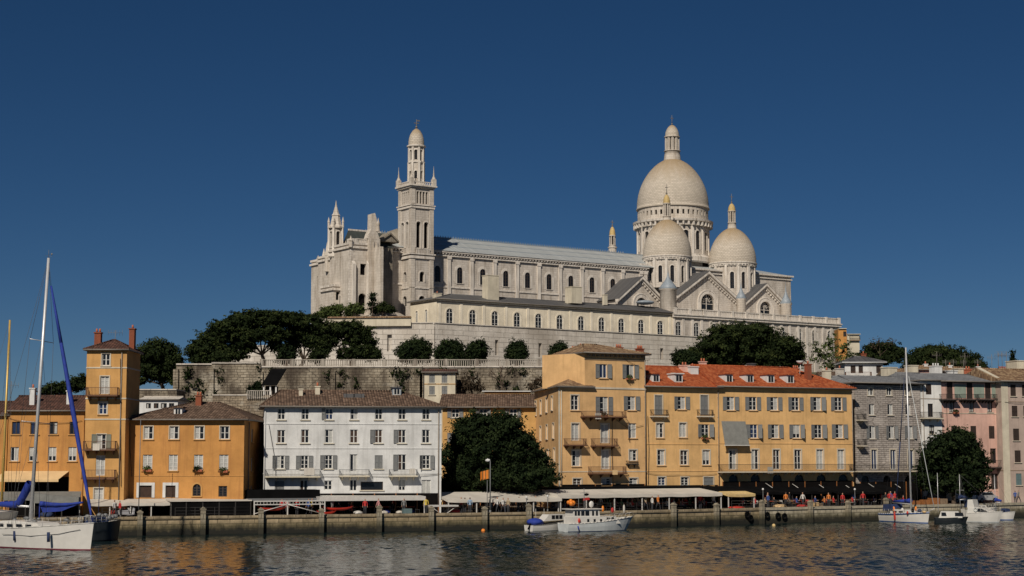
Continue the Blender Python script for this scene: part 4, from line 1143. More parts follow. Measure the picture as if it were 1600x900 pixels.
# upper wall is the face of the terrace: a thing of its own standing in front of it
t = thing('terrace_wall', 'tall pale stone wall with narrow slits carrying the church terrace', 'wall')
ang2 = math.atan2(U0.y - ul.y, U0.x - ul.x); F2 = Fr(ul.x, ul.y - .05, ang2); W2 = math.hypot(U0.x - ul.x, U0.y - ul.y)
F3 = Fr(U0.x, U0.y, CANG); W3 = 76.0
def slit(F, px, py, wp, hp, y):
    a, z1 = F.on_y(px - wp / 2, py - hp / 2, y); b, z0 = F.on_y(px + wp / 2, py + hp / 2, y); return (a, b, z0, z1)
h2 = [slit(F2, 608.6, 536, 7, 26, -.6)]; h3 = [slit(F3, 776, 543, 5, 24, -.6), slit(F3, 844, 547, 5, 22, -.6), slit(F3, 1034, 553, 5, 18, -.6), slit(F3, 905, 549, 5, 22, -.6)]
mb = MB()
for F, W_, hh in ((F2, W2, h2), (F3, W3, h3)):
    T = lambda a, d, z, F=F: tuple(F.w(a, -.6 + d, z))
    wall(mb, 0 if F is F3 else -.2, W_ + (.0 if F is F3 else .3), 5, fz + .35, hh, T, 0, .9)
    for h in hh: mb.poly([F.w(h[0], .28, h[2]), F.w(h[1], .28, h[2]), F.w(h[1], .28, h[3]), F.w(h[0], .28, h[3])], 1)
    mb.poly([F.w(0, -.6, fz + .35), F.w(W_, -.6, fz + .35), F.w(W_, .1, fz + .35), F.w(0, .1, fz + .35)])
    mb.poly([F.w(W_, .1, fz - .3), F.w(0, .1, fz - .3), F.w(0, .1, fz + .35), F.w(W_, .1, fz + .35)])
    # batter at the foot and coping
    q = [F.w(0, -.605, fz + .2), F.w(0, -.75, fz + .2), F.w(0, -.75, fz + .36), F.w(0, .15, fz + .36), F.w(0, .15, fz + .34)]
    mb.extr(q, F.ex * W_, 0)
mb.build('wall', [M['concrete'], M['dark']], t)
mb = MB(); p = F2.w(0, -.6, 5); mb.prism([(p.x - 18, p.y + 6), (p.x - .1, p.y + .05), (p.x + .2, p.y + 2), (p.x - 17, p.y + 8)], 5, P(450, 538, 300).z); mb.build('lower_wing', M['concrete'], t)

def lowwall(px0, px1, pyt, Y, mat, label, d=1.0, zb=1.75, name='stone_wall', pyt2=None):
    x0, x1 = XX(px0, Y, pyt), XX(px1, Y, pyt); z = ZZ(pyt, Y); z2 = ZZ(pyt2, Y) if pyt2 else z
    b = MB(); b.extr([(x0, Y, zb), (x1, Y, zb), (x1, Y, z2), (x0, Y, z)], (0, d, 0)); b.extr([(x0, Y - .12, z), (x1, Y - .12, z2), (x1, Y - .12, z2 + .15), (x0, Y - .12, z + .15)], (0, d + .2, 0), 1)
    o = b.build(name, [M[mat], M['concrete']]); return tag(o, label, 'wall')
lowwall(215, 276, 609.5, 219, 'rubble', 'short stained stone wall left of the long retaining wall', 6)
lowwall(332, 386, 618, 214, 'rubble2', 'rough tan stone wall above the hipped brown roof', 9)
lowwall(386, 428, 623, 212, 'rubble2', 'small stone terrace wall beneath the black-roofed hut', 12, pyt2=623)
W1 = Bld('white_shed', 'low white house with dark openings below the short stone wall', 'house', 216, 210, 276, 210)
for px, w_ in ((232, 7), (244, 7), (256, 9), (268, 8)): W1.win(px, 634, w_, 8, bars='1', sill=None, fm='frame_dk')
ze = W1.z(625); W1.body(ze, 6, 'white'); W1.roof(0, W1.W, 0, 6, ze + .1, ze + .5, 'concrete', .1, .1, .2)
# hut with a steep black roof against the wall
p = P(422, 604, 219)
t = thing('hut', 'small hut with a steep black roof leaning on the retaining wall', 'hut', (p.x, 219, p.z))
b = MB(); b.extr([(-1.0, -.8, 0.1), (1.0, -.8, .1), (1.9, 1.6, 2.3), (-.1, 1.6, 2.3)], (0, .05, .14)); b.build('roof', M['fab_k'], t)
b = MB(); b.box(-.8, .9, -.4, 3, -6.0, -1.1, 0); b.box(-.6, .7, -.2, 2.5, -1.1, .1, 1); b.build('wall', [M['rubble2'], M['dark']], t)
for x in (-.75, .1, .85): b = MB(); b.box(x - .09, x + .09, -.55, -.4, -1.1, .1); b.build('post', M['white'], t)
p = P(404, 621, 211.5); b = MB(); x0, x1 = XX(386, 211.5, 620), XX(424, 211.5, 620); z = ZZ(623, 211.5) + .16
for i in range(13): x = x0 + (x1 - x0) * i / 12; b.box(x - .04, x + .04, 211.5, 211.6, z, z + .8)
b.box(x0, x1, 211.48, 211.62, z + .8, z + .9); tag(b.build('terrace_railing', M['concrete']), 'pale railing below the black-roofed hut', 'railing')
# small yellow house in front of the retaining wall
Y1 = Bld('yellow_cottage', 'small pale yellow house with grey shutters in front of the retaining wall', 'house', 661, 221, 711, 221)
for px in (675, 694.5):
    for py in (591.5, 610): Y1.win(px, py, 8.5, 13.5, sh='C', shm='shut_g', sill='cream', fm='frame_dk')
ze = Y1.z(582.5); Y1.body(ze, 6, 'cream', courses=(Y1.z(600),), cm='gold', ch=.1)
rf = Y1.roof(0, Y1.W, 0, 6, ze + .12, Y1.z(578, y=3), 'tile_dk', .1, .1, .3); Y1.pipe(662, 583, 640, mat='iron')

# ------------------------------------------------------------------ convent wing (annex) on the terrace
AX = Bld('convent_wing', 'long cream wing with arched windows and dark roof below the church', 'building', 682, 300, 1052, 300, z0=fz - .3)
def reframe(bb, F, W):
    bb.F = F; bb.W = W; bb.root.location = (F.O.x, F.O.y, 0); bb.root.rotation_euler = (0, 0, F.a); bb.ang = F.a
xe = CF.on_y(1052, 492, 0)[0]
reframe(AX, CF, xe)
awx = [702.6, 738.5, 773.4, 808, 841.4, 874.7, 908, 940, 970.8, 1001.6, 1031.6]
lwh = rr5(AX.z(482, 703) - AX.z(508.5, 703)); zb0 = AX.z(508.5, 703)
for px in awx:
    x_ = CF.on_y(px, 500, 0)[0]; w_ = 1.45
    AX.holes.setdefault(0, []).append((x_ - w_ / 2, x_ + w_ / 2, zb0, zb0 + lwh, True))
    AX.winat(x_, 0, zb0, w_, lwh, arch=True, bars='3', sur='annex_trim', surt=.3, sill=None)
ze = AX.z(467.5, 684)
lend = [(3.2, 4.0, zb0 + .6, zb0 + 3.0, True), (6.6, 7.4, zb0 + .6, zb0 + 3.0, True)]
wa = AX.body(ze, 9.3, 'annex', left=lend, courses=(ze - .35,), cm='cornice', ch=.12)
for h in lend: AX.winat(0, (h[0] + h[1]) / 2, h[2], .8, 2.4, -math.pi / 2, arch=True, bars='1', sill=None, sur='annex_trim', surt=.2)
b = MB()
for i in range(len(awx) + 1):
    px = 686.5 if i == 0 else (awx[i - 1] + (awx[i] if i < len(awx) else awx[-1] + 30)) / 2
    x_ = CF.on_y(px, 500, 0)[0]; b.box(x_ - .28, x_ + .28, -.09, -.001, fz - .2, ze - .45)
b.box(-.05, xe, -.12, -.092, ze - .28, ze - .02); b.build('pilaster', M['annex_trim'], wa)
rf = AX.roof(0, xe, 0, 9.3, ze + .14, AX.z(459, 690, 5), 'slate', 6.5, .2, .5, yr=5)
AX.chim(766.5, 431, 17, 32, 2.6, 'cream', 0, rf, d=2); AX.chim(683, 459, 9, 12, 2.2, 'cream', 1, rf, d=1.2); AX.chim(896, 449, 16, 18, 2.6, 'cream', 0, rf, d=2.2); AX.chim(945, 461, 5, 8, 3.5, 'cream', 0, rf)

# right wing with roof terrace
WG = Bld('arcade_wing', 'cream stone wing with roof balustrade running right behind the broad tree', 'building', 1052, 300, 1312, 300, z0=fz - .3)
x0w = CF.on_y(1052.5, 500, -.35)[0]; o_ = CF.w(x0w, -.35)
WF = Fr(o_.x, o_.y, CANG); xw = WF.on_y(1311, 501, 0)[0]
reframe(WG, WF, xw)
zt = WG.z(491.5, 1060)
for px in (1060, 1088, 1115.5, 1142, 1169.5, 1197, 1223, 1248.7, 1272.8, 1297):
    x_ = WF.on_y(px, 515, 0)[0]; w_ = 1.4
    WG.holes.setdefault(0, []).append((x_ - w_ / 2, x_ + w_ / 2, zb0, zb0 + lwh, True))
    WG.winat(x_, 0, zb0, w_, lwh, arch=True, bars='3', sur='church_trim', surt=.3, sill=None)
ww = WG.body(zt, 16, 'church', z0=fz - 12)
b = MB()
for i in range(20):
    x_ = xw * i / 19; b.box(max(0, x_ - .3), min(xw, x_ + .3), -.14, -.001, fz - 12, zt - .6)
b.build('pilaster', M['church_trim'], ww)
b = MB(); b.box(-.3, xw + .3, -.42, -.002, zt - .55, zt - .1); b.box(-.4, xw + .4, -.6, 16.4, zt - .1, zt + .12)
for i in range(3): pass
b.build('cornice', M['church_trim'], ww)
b = MB(); zp = WG.z(481.5, 1060)
for i in range(int(xw / .42)):
    x_ = .3 + i * .42
    if i % 9 == 0: b.box(x_ - .3, x_ + .3, -.36, .1, zt + .12, zp + .12)
    else: b.box(x_ - .12, x_ + .12, -.22, -.04, zt + .12, zp - .18)
b.box(0, xw, -.3, .04, zp - .18, zp); b.box(xw - .3, xw, .1, 16, zt + .12, zp)
b.build('balustrade', M['church_trim'], WG.root)
# ------------------------------------------------------------------ the basilica
CH_ = Bld('basilica', 'great pale limestone church with tall bell tower and three egg-shaped domes on the hilltop', 'church', 682, 300, 1052, 300, z0=fz - .3)
reframe(CH_, CF, 60)
root = CH_.root
def cxy(px, py, y): return CF.on_y(px, py, y)
def cz(py, px, y): return CF.on_y(px, py, y)[1]
FL_ = fz - .3
# ---- nave
NY = 14.6
nx0 = cxy(600, 430, NY)[0]; nx1 = cxy(1012, 430, NY)[0]
nze = cz(393, 690, NY)
npx = (683.4, 718.5, 754.4, 790.3, 824.3, 858, 892, 925, 957.5, 988)
nh = []; nwz = cz(443, 718.5, NY); nwh = 3.15
for px in npx:
    x_ = cxy(px, 430, NY)[0]; nh.append((x_ - .65, x_ + .65, nwz, nwz + nwh, True))
mb = MB(); wall(mb, nx0, nx1, FL_, nze, nh, Tfront(NY), 0, .5)
mb.poly([(nx0, NY, FL_), (nx0, NY + 15, FL_), (nx0, NY + 15, nze), (nx0, NY, nze)]); mb.poly([(nx0, NY + 15, FL_), (nx1, NY + 15, FL_), (nx1, NY + 15, nze), (nx0, NY + 15, nze)])
nave = mb.build('nave', M['church'], root)
for h in nh: CH_.winat((h[0] + h[1]) / 2, NY, h[2], 1.3, nwh, arch=True, bars='4', pane='d', fm='frame_dk', sur='church_trim', surt=.5, sill='church_trim')
mb = MB()
for i in range(len(npx) + 1):
    px = (701, 736.5, 772.5, 807.5, 841.5, 875, 908.5, 941, 972.5, 1001, 1008)[i] if i < 11 else 1008
    x_ = cxy(px, 430, NY)[0]; mb.box(x_ - .38, x_ + .38, NY - .28, NY - .001, FL_, nze - .9); mb.box(x_ - .5, x_ + .5, NY - .36, NY - .281, nze - 1.4, nze - .9)
mb.box(nx0, nx1, NY - .16, NY - .001, nwz - 1.0, nwz - .7)
mb.box(nx0, nx1, NY - .34, NY - .002, nze - .9, nze - .62)
mb.build('pilaster', M['church_trim'], nave)
mb = MB(); mb.box(nx0, nx1, NY - .6, NY - .003, nze - .2, nze + .12)
k = int((nx1 - nx0) / .7)
for i in range(k): x_ = nx0 + .7 * i; mb.box(x_, x_ + .32, NY - .5, NY - .004, nze - .5, nze - .2)
mb.build('cornice', M['church_trim'], nave)
nzr = cz(371, 680, NY + 7.5)
mb = MB(); yr = NY + 7.5
mb.poly([(nx0, NY - .7, nze + .12), (nx1 + 6, NY - .7, nze + .12), (nx1 + 6, yr, nzr), (nx0, yr, nzr)]); mb.poly([(nx1 + 6, NY + 15.7, nze + .12), (nx0, NY + 15.7, nze + .12), (nx0, yr, nzr), (nx1 + 6, yr, nzr)])
mb.poly([(nx0, NY + 15.7, nze + .12), (nx0, NY - .7, nze + .12), (nx0, yr, nzr)]); mb.poly([(nx0, NY - .7, nze + .1), (nx0, NY + 15.7, nze + .1), (nx1 + 6, NY + 15.7, nze + .1), (nx1 + 6, NY - .7, nze + .1)])
nr = mb.build('nave_roof', M['zinc'], root)
mb = MB(); mb.box(nx0, nx1 + 6, yr - .12, yr + .12, nzr - .02, nzr + .12)
for i in range(int((nx1 - nx0) / .6)): x_ = nx0 + .6 * i; mb.extr([(x_, yr - .03, nzr + .1), (x_ + .34, yr - .03, nzr + .1), (x_ + .17, yr - .03, nzr + .5)], (0, .06, 0))
mb.build('ridge_cresting', M['lead'], nr)
# snow guards across the roof
mb = MB(); 
for f in (.35, .7):
    y_ = NY - .7 + (yr - NY + .7) * f; z_ = nze + .12 + (nzr - nze - .12) * f; mb.box(nx0, nx1, y_ - .02, y_ + .02, z_ - .05, z_ + .1)
mb.build('roof_rail', M['lead'], nr)

def facet_drum(name, cx, cy, r, z0, z1, n, win, mat='church', parent=None, pil=True, a_off=0.0, ent=.18, sm=.35):
    """many-sided drum with real arched openings; win = (width, z0, height)"""
    parent = parent or root
    mb = MB(); holes = []
    wl_ = 2 * r * math.sin(math.pi / n)
    ra = r * math.cos(math.pi / n)
    for i in range(n):
        a = 2 * math.pi * (i + .5) / n + a_off; ux, uy = -math.sin(a), math.cos(a); nx, ny = math.cos(a), math.sin(a)
        ox, oy = cx + nx * ra - ux * wl_ / 2, cy + ny * ra - uy * wl_ / 2
        T = lambda q, d, z, ux=ux, uy=uy, nx=nx, ny=ny, ox=ox, oy=oy: (ox + ux * q - nx * d, oy + uy * q - ny * d, z)
        hs = [(wl_ / 2 - win[0] / 2, wl_ / 2 + win[0] / 2, win[1], win[1] + win[2], True)] if win else []
        wall(mb, 0, wl_, z0, z1, hs, T, 0, .35)
    pts = [(cx + r * math.cos(2 * math.pi * i / n + a_off), cy + r * math.sin(2 * math.pi * i / n + a_off)) for i in range(n)]
    mb.poly([(p[0], p[1], z1) for p in pts])
    o = mb.build(name, M[mat], parent)
    if win:
        k = ('dw', rr5(win[0]), rr5(win[2]))
        if k not in WC:
            m2 = MB(); m2.poly([(x, .25, z) for x, z in arch_pts(win[0], win[2])][::-1], 0)
            t = .06; m2.box(-t / 2, t / 2, .18, .24, 0, win[2] - .02, 1)
            for q in (1, 2, 3): m2.box(-win[0] / 2, win[0] / 2, .19, .235, win[2] * q / 4.5 - .02, win[2] * q / 4.5 + .02, 1)
            WC[k] = m2.mesh('window', [M['glass'], M['frame_dk']])
        for i in range(n):
            a = 2 * math.pi * (i + .5) / n + a_off
            if math.cos(a + math.pi / 2 + R(20)) < -.25: continue
            w_ = link('window', WC[k], o, (cx + math.cos(a) * ra, cy + math.sin(a) * ra, win[1]), a + math.pi / 2)
            if o.parent == root and False: pass
            m3 = ('dsu', rr5(win[0]), rr5(win[2]))
    if win:
        sm_ = surr_mesh(win[0], win[2], True, .22, 'church_trim', .08)
        for i in range(n):
            a = 2 * math.pi * (i + .5) / n + a_off
            if math.cos(a + math.pi / 2 + R(20)) < -.25: continue
            link('surround', sm_, o, (cx + math.cos(a) * (ra + .002), cy + math.sin(a) * (ra + .002), win[1]), a + math.pi / 2)
    if pil:
        m2 = MB()
        for p_, i in zip(pts, range(n)):
            a = 2 * math.pi * i / n + a_off; c_, s_ = math.cos(a), math.sin(a); w2 = .28 if r > 4 else .2
            q = [(p_[0] - s_ * w2 + c_ * .16, p_[1] + c_ * w2 + s_ * .16), (p_[0] + s_ * w2 + c_ * .16, p_[1] - c_ * w2 + s_ * .16), (p_[0] + s_ * w2 - c_ * .3, p_[1] - c_ * w2 - s_ * .3), (p_[0] - s_ * w2 - c_ * .3, p_[1] + c_ * w2 - s_ * .3)]
            m2.prism(q[::-1], z0, z1 - .05)
        m2.build('pilaster', M['church_trim'], o)
    return o
def ring(cx, cy, prof, n=48, mat='church_trim', name='cornice', parent=None):
    mb = MB(); mb.lathe(cx, cy, prof, n, 0, sm=False); return mb.build(name, M[mat], parent or root)
def corbels(cx, cy, r, z0, z1, n, d=.35, w=.3, mat='church_trim', parent=None):
    mb = MB(); mb.lathe(cx, cy, [(r - .06, z0 - .05), (r + .03, z0 - .02), (r + .03, z1 + .02), (r - .06, z1 + .02)], 48)
    for i in range(n):
        a = 2 * math.pi * i / n; c_, s_ = math.cos(a), math.sin(a)
        T = lambda p: (cx + c_ * p[0] - s_ * p[1], cy + s_ * p[0] + c_ * p[1], p[2])
        mb.box(r - .05, r + d, -w / 2, w / 2, z0, z1, 0, T)
    return mb.build('corbel_table', M[mat], parent or root)
def egg(r, z0, z1, k=20, p=.62):
    """stilted egg-shaped dome profile"""
    out = []
    for i in range(k + 1):
        t = i / k; a = t * math.pi / 2
        out.append((max(.02, r * math.cos(a) * (1 - .12 * math.sin(a) ** 2 + .02 * math.sin(2 * a))), z0 + (z1 - z0) * math.sin(a)))
    return out
def lantern(cx, cy, r, z0, zc0, zc1, zcap, ztop, cap='dome', parent=None, cols=8):
    """base, open colonnette ring, pointed cap and cross"""
    mb = MB(); mb.lathe(cx, cy, [(r * 1.3, z0 - .3), (r * 1.2, z0 + (zc0 - z0) * .5), (r * 1.12, zc0 - .15), (r * 1.25, zc0 - .12), (r * 1.25, zc0), (.02, zc0)], 20, 0)
    mb.lathe(cx, cy, [(r * .52, zc0), (r * .52, zc1)], 12, 1)
    for i in range(cols):
        a = 2 * math.pi * (i + .5) / cols; mb.box(-r * .15, r * .15, -r * .15, r * .15, zc0, zc1, 0, T=lambda p, a=a: (cx + math.cos(a) * r * .9 + p[0], cy + math.sin(a) * r * .9 + p[1], p[2]))
    mb.lathe(cx, cy, [(.02, zc1), (r * 1.18, zc1), (r * 1.18, zc1 + .18), (r * 1.05, zc1 + .2)], 20, 0, sm=False)
    o = mb.build('lantern', [M['church_lt'], M['dark']], parent or root)
    m2 = MB(); m2.lathe(cx, cy, egg(r * 1.05, zc1 + .18, zcap, 10), 20); m2.build('lantern_cap', M[cap], o)
    m3 = MB(); m3.tube((cx, cy, zcap - .1), (cx, cy, ztop), .09, .05, 6); m3.lathe(cx, cy, [(.02, zcap), (.2, zcap + .15), (.2, zcap + .3), (.02, zcap + .45)], 8)
    hb = ztop - (ztop - zcap) * .32; m3.box(cx - .42, cx + .42, cy - .05, cy + .05, hb - .06, hb + .06); m3.build('cross', M['gutter'], o)
    return o
def dome_at(px, y, pd, pw_drum, pw_dome, py_drum0, py_spring, py_top, lant, ngon, win, cap, band=True, gal=None):
    """everything from picture rows at the dome's own distance"""
    cx = cxy(px, pd, y)[0]; sc = CF.sc(px, pd, y); 
    m = lambda wpx: wpx * sc
    Z = lambda py: cz(py, px, y)
    rd, rm = m(pw_drum) / 2, m(pw_dome) / 2
    z0, zs, zt = Z(py_drum0), Z(py_spring), Z(py_top)
    return cx, y, rd, rm, z0, zs, zt, Z, m
# main dome
cx, cy, rd, rm, z0, zs, zt, Z, m = dome_at(1051.5, 27, 350, 114, 112, 420, 328, 251, None, 20, None, None)
zg = Z(352)
dr = facet_drum('dome_drum', cx, cy, rd * .985, Z(402), zg, 16, (1.25, Z(395), Z(366) - Z(395)), a_off=R(-34 + 4))
dr['label'] = 'tall drum of the main dome'
ring(cx, cy, [(rd + .1, Z(415)), (rd + .5, Z(413)), (rd + .5, Z(406)), (rd + .1, Z(404)), (rd + .1, Z(402)), (.1, Z(402))], parent=dr)
ring(cx, cy, [(rd * .98, zg - .5), (rd * 1.0, zg - .2), (rd * 1.09, zg), (rd * 1.10, zg + .45), (rd * .97, zg + .5)], 64, parent=dr)
corbels(cx, cy, rd, zg - .95, zg - .15, 44, rd * .06 + .2, .34, parent=dr)
# band with small square openings
bn = 40; mb = MB(); rb = rm * .985
wl_ = 2 * rb * math.sin(math.pi / bn)
for i in range(bn):
    a = 2 * math.pi * (i + .5) / bn; ux, uy = -math.sin(a), math.cos(a); nx, ny = math.cos(a), math.sin(a); ra = rb * math.cos(math.pi / bn)
    ox, oy = cx + nx * ra - ux * wl_ / 2, cy + ny * ra - uy * wl_ / 2
    T = lambda q, d, z, ux=ux, uy=uy, nx=nx, ny=ny, ox=ox, oy=oy: (ox + ux * q - nx * d, oy + uy * q - ny * d, z)
    zz0, zz1 = Z(341.5), Z(334.5)
    wall(mb, 0, wl_, zg + .4, zs + .05, [(wl_ / 2 - .24, wl_ / 2 + .24, zz0, zz1)], T, 0, .4)
    mb.poly([T(wl_ / 2 - .26, .4, zz0), T(wl_ / 2 + .26, .4, zz0), T(wl_ / 2 + .26, .4, zz1), T(wl_ / 2 - .26, .4, zz1)], 1)
mb.build('window_band', [M['church_lt'], M['dark']], dr)
mb = MB(); mb.lathe(cx, cy, [(rm * .99, zs - .15), (rm * 1.02, zs - .1), (rm * 1.02, zs + .12)] + egg(rm, zs + .12, zt + .4, 26), 56); dm = mb.build('dome', M['dome'], root)
lantern(cx, cy, m(21) / 2, Z(252), Z(236), Z(215), Z(195.5), Z(180), 'dome', dm, 10)
MAINC = (cx, cy)
# two nearer domes and one more behind
def small_dome(px, y, drumw, domew, pb, ps, pt, l0, lc0, lc1, lcap, ltop, cap, ns=12, wpx=(6.5, 26), off=0.0, lab=None):
    cx, cy, rd, rm, z0, zs, zt, Z, m = dome_at(px, y, ps, drumw, domew, pb, ps, pt, None, ns, None, None)
    d = facet_drum('dome_drum', cx, cy, rd * .97, z0, zs - .25, ns, (m(wpx[0]) * .92, Z(ps + 16 + wpx[1]), m(wpx[1])), a_off=off)
    ring(cx, cy, [(rd * .95, zs - .75), (rd * 1.02, zs - .62), (rd * 1.02, zs - .4), (rd * 1.05, zs - .25), (rd * 1.05, zs - .03), (rd * .9, zs)], 48, parent=d)
    corbels(cx, cy, rd * .98, zs - .95, zs - .55, 40, .22, .2, parent=d)
    mb = MB(); mb.lathe(cx, cy, [(rm * .98, zs - .05), (rm, zs)] + egg(rm, zs + .02, zt + .25, 22), 44); o = mb.build('dome', M['dome'], root)
    if lab: o['label'] = lab
    lantern(cx, cy, lc1[1], Z(l0), Z(lc0), Z(lc1[0]), Z(lcap), Z(ltop), cap, o, 8)
    return o, (cx, cy, rd, z0)
dA, ia = small_dome(1042.5, 15.5, 75, 76, 452, 402, 345, 345, 338, (319, .72), 304, 288, 'gold_cap', off=R(-34 - 8))
dB, ib = small_dome(1144.5, 17.0, 73, 74, 465, 412, 358, 358, 348, (331, .78), 318, 303, 'gold_cap', off=R(-34 + 6))
# crossing block under the domes
bx0, bx1 = cxy(1003, 450, 15)[0], cxy(1209, 440, 21)[0]
zb = cz(437, 1208, 21)
mb = MB(); mb.prism([(bx0, 15.5), (bx1, 15.5), (bx1, 40), (bx0, 40)][::1], FL_, zb); blk = mb.build('crossing', M['church'], root)
mb = MB(); mb.box(bx0 - .3, bx1 + .5, 15.0, 40.5, zb + .002, zb + .35); mb.box(bx0 - .15, bx1 + .25, 15.25, 40.2, zb - .7, zb - .45)
for i in range(30): y_ = 16 + i * .8; mb.box(bx1 + .0, bx1 + .42, y_, y_ + .35, zb - .3, zb)
mb.build('cornice', M['church_trim'], blk)
zpk = cz(422, 1150, 28)
mb = MB(); c_ = ((bx0 + bx1) / 2, 27.5); q = [(bx0, 15.5, zb + .35), (bx1 + .3, 15.5, zb + .35), (bx1 + .3, 40, zb + .35), (bx0, 40, zb + .35)]
r0_, r1_ = (bx0 + 8, 27.5, zpk + .8), (bx1 - 7, 27.5, zpk + .8)
mb.poly([q[0], q[1], r1_, r0_]); mb.poly([q[1], q[2], r1_]); mb.poly([q[2], q[3], r0_, r1_]); mb.poly([q[3], q[0], r0_]); mb.build('crossing_roof', M['zinc'], root)
# square base under the main dome
mb = MB(); r_ = rm  # noqa
bc = MAINC; s_ = 6.6; mb.prism([(bc[0] - s_ * .41, bc[1] - s_), (bc[0] + s_ * .41, bc[1] - s_), (bc[0] + s_, bc[1] - s_ * .41), (bc[0] + s_, bc[1] + s_ * .41), (bc[0] + s_ * .41, bc[1] + s_), (bc[0] - s_ * .41, bc[1] + s_), (bc[0] - s_, bc[1] + s_ * .41), (bc[0] - s_, bc[1] - s_ * .41)], zb, cz(413, 1051, 27)); mb.build('dome_base', M['church'], root)

# three gabled fronts
def gable(pxa, pya, pxl, pyl, pxr, pyr, y, roofd, rose, zbot, wpx, wh, name='gable'):
    xa, za = cxy(pxa, pya, y); xl, zl = cxy(pxl, pyl, y); xr, zr_ = cxy(pxr, pyr, y)
    hw = (xr - xl) / 2; xa = (xl + xr) / 2; zl = (zl + zr_) / 2
    wx, wz0 = cxy(rose[0], rose[1] + wpx[1] / 2, y); _, wz1 = cxy(rose[0], rose[1] - wpx[1] / 2, y); sc = CF.sc(rose[0], rose[1], y)
    wx = xa; ww = cxy(rose[0] + wpx[0] / 2, rose[1], y)[0] - cxy(rose[0] - wpx[0] / 2, rose[1], y)[0]
    mb = MB(); hole = (wx - ww / 2, wx + ww / 2, wz0, wz1, True)
    inx = .25
    # wall below the eave line has the opening; gable triangle above cut in strips
    top = max(zl, wz1 + .1)
    kx = hw * (1 - (top - zl) / (za - zl))
    # left/right solid quads up to slope, then centre panel with opening
    L0, R0 = xa - kx, xa + kx
    wall(mb, L0, R0, zbot, top, [hole], Tfront(y), 0, .5)
    mb.poly([(xl, y, zbot), (L0, y, zbot), (L0, y, top), (xl, y, zl)]); mb.poly([(R0, y, zbot), (xr, y, zbot), (xr, y, zl), (R0, y, top)])
    mb.poly([(L0, y, top), (R0, y, top), (xa, y, za)])
    mb.poly([(xr, y, zbot), (xr, y + roofd, zbot), (xr, y + roofd, zl), (xr, y, zl)]); mb.poly([(xl, y, zbot), (xl, y + roofd, zbot), (xl, y + roofd, zl), (xl, y, zl)][::-1])
    g = mb.build(name, M['church'], root)
    # raking cornice, stepped mouldings
    def rake(off, th, p0, p1, mat, nm='raking_cornice'):
        b = MB()
        for sx in (-1, 1):
            ex0, ez0 = xa + sx * (hw + .5), zl - (za - zl) / hw * .5
            a_ = Vector((ex0, y + p1, ez0 + off)); c = Vector((xa, y + p1, za + off))
            b.extr([a_, c, c - Vector((0, 0, th)), a_ - Vector((0, 0, th))], (0, p0 - p1, 0))
        return b.build(nm, M[mat], g)
    rake(.55, .55, -.75, roofd * 0 + .3, 'church_trim'); rake(-.05, .35, -.35, -.003, 'church_trim')
    b = MB(); nd = int(hw / .62)
    for sx in (-1, 1):
        for i in range(nd):
            f = (i + .5) / nd; x_ = xa + sx * hw * (1 - f); z_ = zl + (za - zl) * f - .52
            b.box(x_ - .14, x_ + .14, -.28 + y, y - .004, z_ - .38, z_)
    b.build('dentil', M['church_trim'], g)
    b = MB()
    for sx in (-1, 1):
        b.poly([(xa + sx * (hw + .5), y - .8, zl - (za - zl) / hw * .5 + .58), (xa, y - .8, za + .58), (xa, y + roofd, za + .58), (xa + sx * (hw + .5), y + roofd, zl - (za - zl) / hw * .5 + .58)])
        b.poly([(xa + sx * (hw + .5), y + roofd, zl - (za - zl) / hw * .5 + .5), (xa, y + roofd, za + .5), (xa, y + .31, za + .5), (xa + sx * (hw + .5), y + .31, zl - (za - zl) / hw * .5 + .5)])
    b.build('gable_roof', M['slate'], g)
    # window: ring, radiating bars
    b = MB(); b.poly([(wx + x, y + .4, wz0 + z) for x, z in arch_pts(ww, wz1 - wz0)][::-1], 0)
    r = ww / 2; zc = wz1 - r
    b.box(wx - .06, wx + .06, y + .3, y + .38, wz0, wz1 - .05, 1)
    b.box(wx - r, wx + r, y + .31, y + .37, zc - .3, zc - .2, 1)
    for i in range(1, 8):
        a = math.pi * i / 8
        b.tube((wx + math.cos(a) * r * .25, y + .34, zc + math.sin(a) * r * .25), (wx + math.cos(a) * r * .97, y + .34, zc + math.sin(a) * r * .97), .04, n=4, m=1)
    for i in range(8):
        a0_, a1_ = math.pi * i / 8, math.pi * (i + 1) / 8; b.tube((wx + math.cos(a0_) * r * .5, y + .33, zc + math.sin(a0_) * r * .5), (wx + math.cos(a1_) * r * .5, y + .33, zc + math.sin(a1_) * r * .5), .045, n=4, m=1)
    b.build('window', [M['glass'], M['church_trim']], g)
    put('surround', surr_mesh(ww, wz1 - wz0, True, .7, 'church_trim', .22), g, (wx, y - .003, wz0)); put('surround', surr_mesh(ww + 1.4, wz1 - wz0 + .7, True, .22, 'church_trim', .3), g, (wx, y - .004, wz0))
    return g
GY = 8.0
zgb = cz(487, 1052, 2)
gable(1104, 428, 1058, 463, 1151, 472, GY, 9, (1101, 472), zt - 40 if False else FL_, (21, 26), None)
gable(1196, 447, 1160, 477, 1230, 485, GY + 1.5, 9, (1194, 483), FL_, (17, 24), None)
gable(998, 436, 966, 468, 1036, 474, GY, 9, (999, 473), FL_, (15, 16), None)
